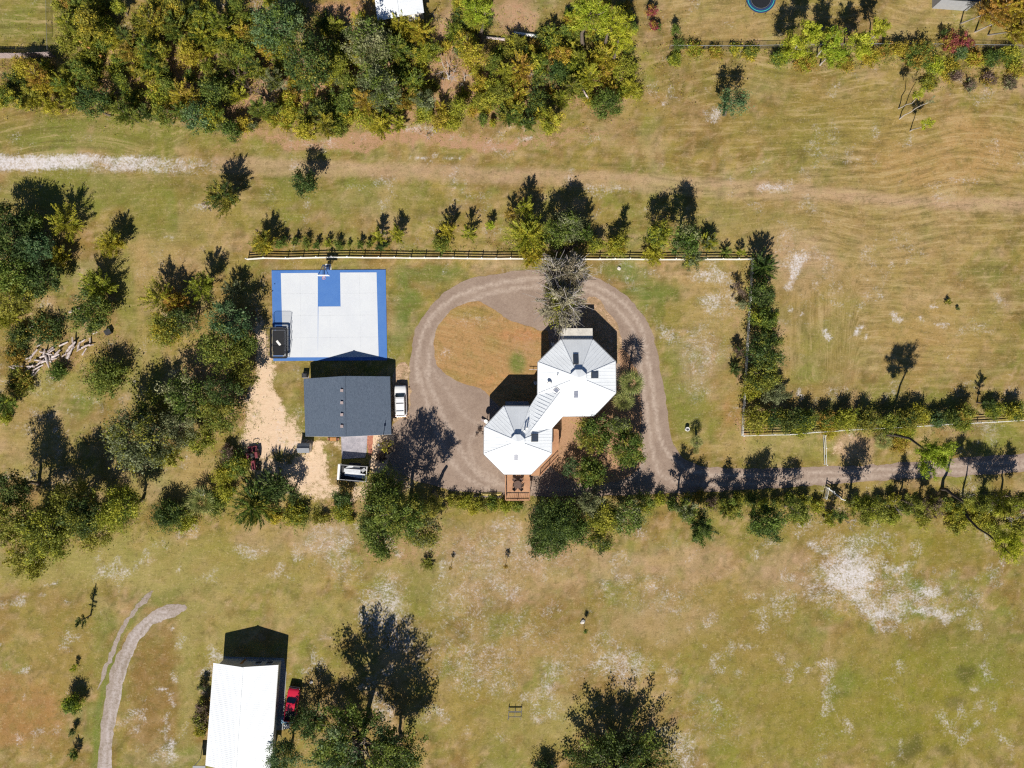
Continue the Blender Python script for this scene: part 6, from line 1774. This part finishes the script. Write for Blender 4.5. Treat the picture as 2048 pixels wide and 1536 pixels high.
# hedgerow north of the lane
for i, (x, y, r, h, p, s, l) in enumerate(((1572, 842, 30, 3.4, 'dk', 'ol', 'dark shrub first east of the hedge corner'), (1612, 840, 28, 3.2, 'dk', 'yg', 'dark shrub with yellow tips'), (1650, 838, 22, 3.0, 'md', 'or', 'green shrub with orange tips above the white panel'), (1690, 838, 30, 3.2, 'yg', 'ol', 'broad yellow-green shrub of the hedgerow'), (1732, 842, 28, 3.4, 'ol', 'dk', 'olive shrub west of the pine foot'),
                                           (1775, 846, 26, 3.4, 'md', 'yg', 'green shrub right at the pine foot'), (1812, 840, 26, 3.2, 'ol', 'dk', 'olive shrub east of the pine'), (1842, 830, 24, 2.8, 'yo', 'ol', 'golden shrub in the hedgerow'), (1872, 842, 20, 2.6, 'bg', 'md', 'blue-green shrub touching the white fence'), (1905, 836, 22, 3.2, 'md', 'dk', 'green shrub east of the blue-green one'),
                                           (1930, 826, 24, 3.4, 'ol', 'or', 'reddish-olive shrub below the spiky shadow'), (1985, 822, 24, 2.6, 'yg', 'md', 'yellow-green shrub near the east end'), (2030, 824, 26, 2.6, 'yg', 'dk', 'yellow-green shrub at the east frame edge'), (1660, 860, 22, 1.6, 'yo', 'or', 'low golden shrub at the head of the white panel'), (1600, 858, 22, 1.8, 'yg', 'md', 'low yellow-green shrub on the fence'), (1925, 848, 24, 2.0, 'yg', 'md', 'yellow-green shrub hanging over the fence by the tall shadow'), (1812, 862, 24, 1.8, 'yg', 'yo', 'low yellowish shrub north of the leaning trunk'))):
    B(p, x, y, r, h, l, group='hedgerow north of the lane', second=(s, .5))
T('spiky', 'dk', 1975, 806, 12, 4.6, 'slim dark young tree alone above the hedgerow'); B('or', 1800, 888, 22, .9, 'orange low shrub beside the leaning pine trunk', second=('yo', .5)); B('ol', 1898, 604, 8, .9, 'tiny shrub out in the tan field', kind='spiky'); B('dk', 1916, 618, 4, .7, 'tiny dark weed in the tan field', kind='spiky')
# pines at the lane
T('pine', 'lm', 1866, 908, 43, 15.4, 'bright lime pine leaning out over the gravel lane', zb=10.5, base=(1763, 867), bark='bark_dark', trunk_r=.26, dens=1.3)
T('pine', 'lm', 2018, 1086, 36, 13.5, 'bright lime pine leaning over the lower field at the east edge', zb=9.0, base=(1926, 1018), bark='bark_dark', trunk_r=.22, dens=1.2)
T('thin', 'ol', 1958, 1008, 26, 10.0, 'thin tall tree shading the lane near the east edge', zb=5.0, base=(1884, 978), bark='bark_dark')
# trees and hedge south of the lane
for a, k in ((('thin', 'md', 1400, 1056, 30, 8.8, 'tall green tree with dead limbs south of the lane fork'), dict(ry=40, second=('dk', .6))), (('thin', 'md', 1368, 1022, 26, 8.5, 'slim green tree beside the one with dead limbs'), dict(second=('gg', .4))), (('oak', 'md', 1530, 1042, 42, 9.2, 'large green tree south of the lane casting a wide shadow'), dict(second=('dk', .5))), (('oak', 'md', 1590, 1022, 24, 6.8, 'green tree west of the white corner fence'), {}),
             (('thin', 'ol', 1462, 1018, 26, 6.0, 'thin olive tree between the two tall ones'), dict(second=('md', .5))), (('oak', 'ol', 1735, 1018, 30, 9.0, 'tall olive tree east of the white corner fence'), dict(second=('yg', .5))), (('spiky', 'md', 1676, 1032, 16, 5.0, 'slim tree behind the white corner fence'), {}), (('thin', 'ol', 1826, 1010, 24, 6.5, 'thin olive tree south of the lane below the lime pine'), {}), (('thin', 'br', 1868, 1012, 24, 6.0, 'brownish thin tree south of the lane'), dict(second=('ol', .5))),
             (('thin', 'yg', 2010, 1012, 34, 8.0, 'yellow-green tree at the east end of the southern hedge'), dict(second=('ol', .5))), (('thin', 'ol', 2046, 1000, 26, 7.5, 'olive tree on the east frame edge south of the lane'), {}), (('thin', 'md', 1722, 1004, 18, 6.5, 'slim green tree shading the lane east of the corner fence'), {})):
    T(*a, group='trees south of the lane', **k)
hp = ['ol', 'yg', 'md', 'yg', 'ol', 'md', 'or', 'yg', 'md', 'ol', 'yg', 'br']
for i, x in enumerate(range(1320, 2060, 26)):
    if 1636 < x < 1705: continue
    p = hp[(i * 5 + 3) % 12]; yy = 1000 + 8 * math.sin(i * 1.7) + (x - 1320) * .018
    B(p, x, yy, 17 + (i * 7) % 7, 1.6 + .25 * (i % 4), 'low %s shrub in the hedge strip along the south side of the lane' % WORD[p], group='low hedge strip south of the lane', second=('dk' if i % 2 else 'yg', .5))
for i, (x, y, r) in enumerate(((1600, 1040, 20), (1660, 1036, 18), (1780, 1036, 24), (1850, 1040, 22), (1920, 1046, 30), (1960, 1040, 26), (1990, 1060, 26), (2036, 1052, 26))):
    B('yg', x, y, r, 1.5, 'loose yellow-green shrub on the field side of the hedge strip', group='field side of the hedge strip', second=('ol', .5), kind='thin', dens=.8)
for x, y, r, l in ((1378, 1000, 22, 'bleached dead branches hanging at the lane fork'), (1400, 1018, 15, 'forked dead white branch in the green tree'), (1990, 1020, 34, 'fallen grey branches in the hedge near the east edge'), (1935, 1000, 20, 'dead pale branches beside the leaning pine foot'), (1790, 1010, 18, 'dead grey branches in the hedge strip'), (2030, 1036, 26, 'tangle of grey branches at the east edge'), (1700, 1045, 18, 'thin fallen branches on the grass south of the corner fence')):
    T('bare', 'br', x, y, r, 2.4, l, name='dead_branches', cat='dead tree', dens=0, bark='twig', zb=.5)
# saplings
for x, y, r, h, p, l in ((1171, 1262, 6, 2.6, 'md', 'green sapling with a thin stem in the middle of the lower field'), (901, 1136, 4, 2.2, 'or', 'western of the two orange saplings on the dry lawn'), (1011, 1134, 5, 2.4, 'or', 'eastern of the two orange saplings on the dry lawn')):
    T('bush', p, x, y, r, h, l, zb=h * .45, name='sapling', bark='bark_dark', limbs=False, lsize=.13, trunk_r=.035)
T('oak', 'bg', 1466, 206, 30, 7.2, 'blue-green tree alone in the upper field', dens=1.0, zb=2.6)
# lower left yard
B('lm', 144, 1410, 25, 3.0, 'bright green round shrub in the lower-left yard', second=('md', .8)); B('lm', 148, 1336, 8, 1.6, 'small bright shrub above the round green one', kind='spiky'); T('spiky', 'dk', 164, 1240, 9, 4.2, 'thin dark young tree above the small shrubs in the lower-left yard', ry=14, dens=.8); B('md', 147, 1508, 13, 1.9, 'green shrub near the bottom edge of the lower-left yard', kind='spiky'); B('dk', 146, 1462, 9, 1.6, 'dark small shrub between the round and the bottom shrub')
B('ol', 400, 1440, 20, 2.4, 'olive shrub against the west wall of the white-roofed house', second=('br', .6)); B('br', 403, 1410, 17, 2.4, 'brownish shrub north of the olive one at the house wall', second=('ol', .6)); B('yo', 399, 1462, 15, 1.6, 'golden shrub at the house wall', second=('ol', .6)); B('dk', 406, 1372, 12, 1.8, 'dark small shrub at the north end of the house wall', second=('br', .5))
# great oaks at the bottom edge
T('oak', 'md', 716, 1492, 108, 14.0, 'great spreading oak with visible limbs east of the red pickup', zb=4.0, dens=.62, trunk_r=.42, bark='bark', second=('bg', .16)); T('oak', 'dk', 790, 1512, 62, 10.0, 'dark oak half behind the great spreading one', second=('md', .4)); T('oak', 'bg', 662, 1516, 44, 8.0, 'blue-green oak in front of the great spreading one', second=('md', .5)); T('oak', 'bg', 566, 1512, 34, 7.0, 'blue-green tree overhanging the white metal roof', second=('md', .4)); T('oak', 'dk', 622, 1442, 40, 6.0, 'dark tree beside the red pickup', dens=.8)
B('yo', 640, 1452, 14, 1.4, 'golden dry shrub under the great oak')
T('oak', 'dk', 1238, 1552, 122, 7.4, 'wide dark oak with radiating limbs at the bottom edge', zb=1.6, dens=.60, trunk_r=.40, second=('md', .34)); B('dk', 1092, 1546, 30, 2.6, 'dark shrub west of the wide oak at the bottom edge', second=('bg', .4))

# --- the thicket along the top edge
TOP = (('oak', 'dk', 612, 130, 56, 9, 'tall dark tree beside the dark gap of the thicket'), ('oak', 'bg', 552, 52, 54, 10, 'blue-green oak north of the short brown log'), ('oak', 'gg', 742, 92, 56, 9, 'grey-green oak south-west of the neighbour house'), ('oak', 'gg', 760, 170, 46, 8, 'grey-green tree below the other grey-green oak'), ('spiky', 'yo', 800, 50, 34, 5, 'golden tree hiding the neighbour house porch'), ('spiky', 'yo', 838, 62, 34, 5, 'golden tree east of the neighbour house porch'),
       ('pine', 'lm', 1180, 30, 46, 13, 'large bright lime pine at the top edge'), ('pine', 'lm', 1228, 44, 42, 12, 'lime pine east of the largest one'), ('pine', 'lm', 1244, 76, 30, 11, 'lower lime pine beside the crimson shrub'), ('pine', 'lm', 955, 20, 38, 12, 'lime pine east of the neighbour house'), ('spiky', 'yo', 1210, 116, 36, 5, 'golden tree south of the large lime pine'), ('oak', 'md', 1212, 208, 34, 5, 'green round tree at the open edge of the thicket'),
       ('thin', 'yg', 1104, 248, 32, 6, 'drooping yellow-green tree at the south edge of the thicket'), ('spiky', 'yo', 1262, 172, 20, 3, 'golden shrub-like tree on the east rim of the thicket'), ('oak', 'bg', 395, 232, 34, 6, 'blue-green tree at the lawn edge of the thicket'), ('oak', 'md', 428, 182, 28, 6, 'green tree near the pinkish bare one'), ('oak', 'md', 462, 262, 24, 4, 'green shrub-like tree near the lawn below the bare tree'), ('thin', 'yo', 612, 262, 26, 6, 'golden tree reaching out over the lawn'),
       ('oak', 'dk', 640, 218, 26, 5, 'dark tree in the south of the thicket'), ('oak', 'md', 700, 198, 26, 4, 'green tree in the south of the thicket'), ('spiky', 'yo', 760, 252, 32, 4, 'golden tree on the south rim of the thicket'), ('thin', 'gg', 850, 205, 24, 6, 'grey-green tree south of the dead white tree'), ('bush', 'yg', 902, 244, 22, 3, 'yellow-green shrub-like tree at the south rim'), ('bush', 'md', 966, 238, 14, 2.4, 'green small tree at the rim with a spiky shadow'), ('bush', 'yg', 985, 246, 10, 2, 'tiny yellow tree at the rim'))
for a in TOP: T(*a, group='trees of the thicket', second=({'dk': 'ol', 'gg': 'md', 'yo': 'yg', 'lm': 'yg', 'bg': 'md', 'md': 'dk', 'yg': 'yo'}[a[1]], .35))
for x, y, r, h, l in ((895, 145, 34, 4.5, 'bleached dead tree with spread branches in the thicket'), (928, 152, 16, 3.0, 'smaller dead white tree beside the spread one'), (516, 180, 40, 4.5, 'pinkish bare tree in the southern thicket'), (480, 150, 28, 4.0, 'pale bare branches north-west of the pinkish bare tree'), (852, 268, 22, 1.5, 'fallen whitish brush on the lawn rim'), (935, 88, 24, 5.0, 'grey bare tree by the pinkish board'), (1060, 145, 22, 3.0, 'grey bare bush in the eastern thicket')):
    T('bare', 'br', x, y, r, h, l, name='dead_tree', cat='dead tree', dens=0, bark='twig' if 'pink' not in l else 'twig_brown', zb=.4)
for x, y, r, h, l in ((1300, 24, 14, 3.0, 'crimson shrub at the corner of the neighbouring lawn'), (1306, 50, 12, 2.6, 'crimson shrub south of the other crimson one'), (1900, 88, 26, 2.4, 'crimson vine shrub on the chain-link fence'), (1932, 84, 18, 2.2, 'pinkish-red shrub east on the chain-link fence')):
    B('rd', x, y, r, h, l, kind='thin', second=('or', .4))
for x, y, r, h, p, l in ((1316, 54, 8, 2.0, 'md', 'small green round shrub beside the crimson ones'), (1352, 58, 11, 3.0, 'md', 'dark-green shrub on the neighbouring lawn'), (1888, 68, 10, 2.2, 'dk', 'dark shrub by the red vine'), (1356, 92, 14, 2.0, 'md', 'green shrub at the west end of the chain-link fence')):
    B(p, x, y, r, h, l)
# lime trees at the top right leaning to the north-east
for x, y, r, bx, by, h, l in ((1590, 96, 34, 1560, 118, 9.5, 'westmost leaning lime tree on the chain-link fence'), (1622, 66, 30, 1578, 112, 10.5, 'second leaning lime tree with a long pale trunk'), (1668, 104, 30, 1640, 130, 8.0, 'low lime tree in the leaning row'), (1664, 76, 24, 1634, 112, 9.0, 'lime tree with golden top in the leaning row'), (1722, 82, 32, 1690, 108, 9.0, 'broad lime tree in the leaning row'), (1760, 56, 22, 1736, 84, 8.5, 'eastmost leaning lime tree')):
    T('thin', 'lm', x, y, r, h, l, zb=h * .45, base=(bx, by), bark='bark_pale', trunk_r=.14, group='leaning lime trees', dens=1.1, second=('yg', .3))
for x, y, r, bx, by, h, p, l in ((1836, 192, 16, 1797, 217, 7.0, 'lm', 'northern of three thin leaning trees in the upper field'), (1858, 203, 10, 1799, 238, 7.0, 'gg', 'bare middle one of three thin leaning trees'), (1856, 248, 14, 1820, 262, 5.0, 'lm', 'southern of three thin leaning trees in the upper field')):
    T('thin', p, x, y, r, h, l, zb=h * .6, base=(bx, by), bark='bark_pale', trunk_r=.09, dens=.8 if p == 'lm' else .15)
for x, y, r, bx, by, h, l in ((1990, 20, 34, 1921, 47, 12, 'orange-brown cypress at the top right with a pale trunk'), (2026, 30, 32, 1950, 64, 11, 'second orange-brown cypress at the top right'), (2046, 60, 30, 1976, 70, 11, 'third orange-brown cypress on the frame edge'), (2040, 4, 36, 1975, 30, 12, 'northmost orange-brown cypress in the top right')):
    T('spiky', 'or', x, y, r, h, l, zb=h * .3, base=(bx, by), bark='bark_pale', trunk_r=.12, group='cypresses at the top right', second=('yo', .6))
for x, y, r, h, p, s, l in ((1838, 112, 36, 3.2, 'md', 'or', 'wide green and orange shrub mass below the chain-link fence'), (1800, 100, 22, 2.6, 'yo', 'or', 'golden shrub west of the wide green and orange one'), (1868, 130, 26, 2.4, 'lm', 'md', 'bright green shrub below the wide one'), (1922, 108, 16, 2.2, 'bg', 'md', 'blue-green shrub below the red vine'), (1950, 116, 22, 1.8, 'yo', 'or', 'golden low shrub east of the blue-green one'), (1985, 118, 22, 2.0, 'md', 'dk', 'green shrub right of the golden low one'), (2020, 112, 26, 2.0, 'yg', 'md', 'yellow-green shrub at the top right frame edge'), (2030, 140, 22, 1.6, 'or', 'yg', 'orange shrub at the top right frame edge'),
                            (1912, 152, 16, 1.4, 'br', 'br', 'brown withered shrub at the field edge'), (1940, 172, 14, 1.2, 'br', 'gg', 'greyish withered shrub below the brown one'), (1978, 156, 20, 1.4, 'br', 'or', 'brown shrub in the field corner'), (2020, 166, 18, 1.2, 'br', 'gg', 'purplish-brown shrub at the frame edge'), (1860, 165, 20, 1.0, 'ol', 'yo', 'low olive-golden shrub at the field edge'), (1900, 138, 26, 1.0, 'yo', 'ol', 'low golden ground shrub north of the withered ones'),
                            (1560, 116, 22, 2.0, 'md', 'yg', 'green shrub at the foot of the leaning lime trees'), (1610, 126, 24, 1.8, 'yg', 'or', 'yellow-green shrub in front of the lime trees'), (1690, 126, 22, 1.6, 'or', 'yg', 'orange-tinged shrub in front of the lime trees'), (1740, 112, 24, 1.6, 'yo', 'yg', 'golden shrub east of the lime trees'), (1770, 98, 20, 1.6, 'ol', 'or', 'olive shrub east of the lime trees'), (1390, 100, 20, 1.4, 'yg', 'or', 'yellow-green shrub south of the chain-link fence'), (1430, 102, 18, 1.2, 'or', 'yg', 'orange shrub south of the chain-link fence'), (1500, 104, 22, 1.4, 'md', 'yo', 'green shrub on the chain-link fence'), (1470, 98, 14, 1.2, 'yo', 'md', 'golden shrub on the chain-link fence'), (1350, 116, 18, 1.4, 'yg', 'md', 'yellow-green shrub at the thicket corner of the upper field')):
    B(p, x, y, r, h, l, second=(s, .5))
# the rest of the thicket: individuals that the photo hardly tells apart, named by colour and by the landmark beside them
tr_ = random.Random(41)
placed = [(a[2], a[3], a[4]) for a in TOP] + [(895, 145, 26), (516, 185, 30)]
LMK = [(60, 150, 'below the privacy fence'), (190, 100, 'round the brown fallen trunk'), (300, 60, 'at the top edge north-west'), (280, 190, 'above the end of the white track'), (420, 110, 'west of the pinkish bare tree'), (560, 170, 'round the short brown log'), (690, 60, 'below the red-brown clearing'), (700, 160, 'south of the neighbour house'), (860, 110, 'round the bleached dead tree'), (980, 150, 'south of the whitish pipe'), (1100, 170, 'round the grey bare bush'), (1180, 120, 'below the large lime pine'), (1000, 30, 'in the pinkish clearing east of the neighbour house'), (1230, 190, 'on the east rim')]


def in_thicket(x, y):
    if x < 118 and y < 126: return False
    if 600 < x < 640 and y < 112: return False
    if math.hypot(x - 515, y - 185) < 34 or math.hypot(x - 895, y - 140) < 36: return False
    if 160 < x < 215 and 84 < y < 124 and abs((y - 88) - (x - 165) * .68) < 10: return False
    if (960 < x < 1085 and 62 < y < 88) or (math.hypot(x - 820, y - 225) < 26) or (math.hypot(x - 1150, y - 215) < 22): return False
    if 622 < x < 745 and y < 42: return False
    if 745 < x < 850 and y < 44: return False
    if 850 < x < 900 and y < 90: return False
    if 985 < x < 1130 and y < 62: return False
    if y < 0 or x < -10 or x > 1280: return False
    low = 228 if x < 250 else 250 if x < 420 else 272 if x < 700 else 262 if x < 900 else 238 if x < 1010 else 262 if x < 1130 else 232
    return y < low - 14


cnt = 0; tries = 0
while cnt < 255 and tries < 9000:
    tries += 1
    x, y = tr_.uniform(-5, 1275), tr_.uniform(2, 262)
    if not in_thicket(x, y): continue
    r = tr_.choice((15, 18, 21, 25, 29, 33) if x < 560 or y > 60 else (13, 16, 19, 22, 26))
    if any(math.hypot(x - a, y - b) < (r + c) * .47 for a, b, c in placed): continue
    placed.append((x, y, r)); cnt += 1
    w = [3, 5, 6, 9, 2.6, 1.2, .45] if x < 560 else [1.4, 4, 5, 8, 5, 2.0, .9]
    p = tr_.choices(['dk', 'md', 'ol', 'yg', 'yo', 'gg', 'or'], w)[0]
    kd = tr_.choice(('spiky', 'bush', 'thin', 'spiky', 'oak'))
    h = r / 12.3 * tr_.choice((1.0, 1.3, 1.7, 2.5)) + (.6 if x < 560 else 0)
    lm = min(LMK, key=lambda q: math.hypot(x - q[0], (y - q[1]) * 1.3))[2]
    tree_ = r >= 22
    lab = '%s %s in the thicket %s' % (WORD[p], 'young tree' if tree_ else 'shrub', lm)
    s = tr_.choice({'dk': ['ol', 'md'], 'md': ['yg', 'ol'], 'ol': ['yg', 'yo', 'md'], 'yg': ['yo', 'ol', 'md'], 'yo': ['yg', 'or'], 'gg': ['md', 'ol'], 'or': ['yo', 'ol']}[p])
    if tree_: T(kd, p, x, y, r, h, lab, group='thicket ' + lm, second=(s, .45), dens=.85)
    else: B(p, x, y, r, h, lab, group='thicket ' + lm, second=(s, .45), kind='bush' if kd == 'oak' else kd, dens=.85)


# ground cover that nobody could count: undergrowth of the thicket and weeds along the hedges and fences
def cover(name, label, regions, pals, seed, s=(.10, .22), hmax=.5):
    rng = np.random.default_rng(seed)
    root = bpy.data.objects.new(name, None); col.objects.link(root)
    tag(root, label, None, None, 'stuff')
    for pal, share in pals:
        pos = []
        for (x, y, rx, ry, n) in regions:
            m = int(n * share); a = rng.uniform(0, 2 * math.pi, m); q = np.sqrt(rng.random(m)) * (1 + .25 * rng.normal(0, 1, m))
            cx = x + q * rx * np.cos(a); cy = y + q * ry * np.sin(a)
            k = vnoise(cx, cy, 9, seed + 3) > .47
            pos.append(np.stack([cx[k], cy[k]], 1))
        p = np.concatenate(pos)
        z = rng.random(len(p)) ** 2 * hmax + .03
        w = np.stack([(p[:, 0] - 1024) * (CAM_H / FPX), (768 - p[:, 1]) * (CAM_H / FPX), z], 1)
        m = 3
        w = np.repeat(w, m, 0) + rng.normal(0, .13, (len(w) * m, 3)) * np.array([1, 1, .4]); w[:, 2] = np.maximum(w[:, 2], .03)
        d = rng.normal(0, 1, w.shape) + np.array([0, 0, .6])
        V = leaves_at(rng, w, d, rng.uniform(*s), .45)
        o = bpy.data.objects.new(name + '_leaves', leaf_mesh(name, V, np.clip(rng.normal(.5, .2, len(V)), 0, 1), LEAF[pal])); col.objects.link(o); o.parent = root; o['kind'] = 'stuff'
cover('undergrowth', 'mixed low undergrowth covering the floor of the thicket', [(640, 150, 640, 105, 15000), (150, 165, 170, 60, 4500), (640, 60, 560, 50, 4000)], (('yg', .35), ('yo', .25), ('ol', .25), ('or', .15)), 71, (.16, .26), .7)
cover('fence_weeds', 'low weeds and vines along the fences, hedges and lawn edges', [(1700, 1020, 380, 22, 3200), (1720, 850, 230, 20, 1800), (1690, 110, 360, 26, 2200), (1960, 150, 110, 30, 900), (1510, 700, 26, 180, 1200), (1000, 1008, 130, 14, 900), (560, 1036, 170, 12, 900), (450, 840, 90, 150, 1500), (120, 690, 120, 70, 900), (1180, 490, 200, 20, 700), (180, 1040, 200, 60, 1500), (60, 540, 80, 100, 900), (360, 640, 60, 60, 500), (1010, 500, 460, 8, 500)], (('yg', .35), ('ol', .4), ('md', .25)), 72, (.15, .24), .5)
import sys; sys.stderr.write('QUADS %d OBJ %d\n' % (LEAFQ[0], len(bpy.data.objects)))
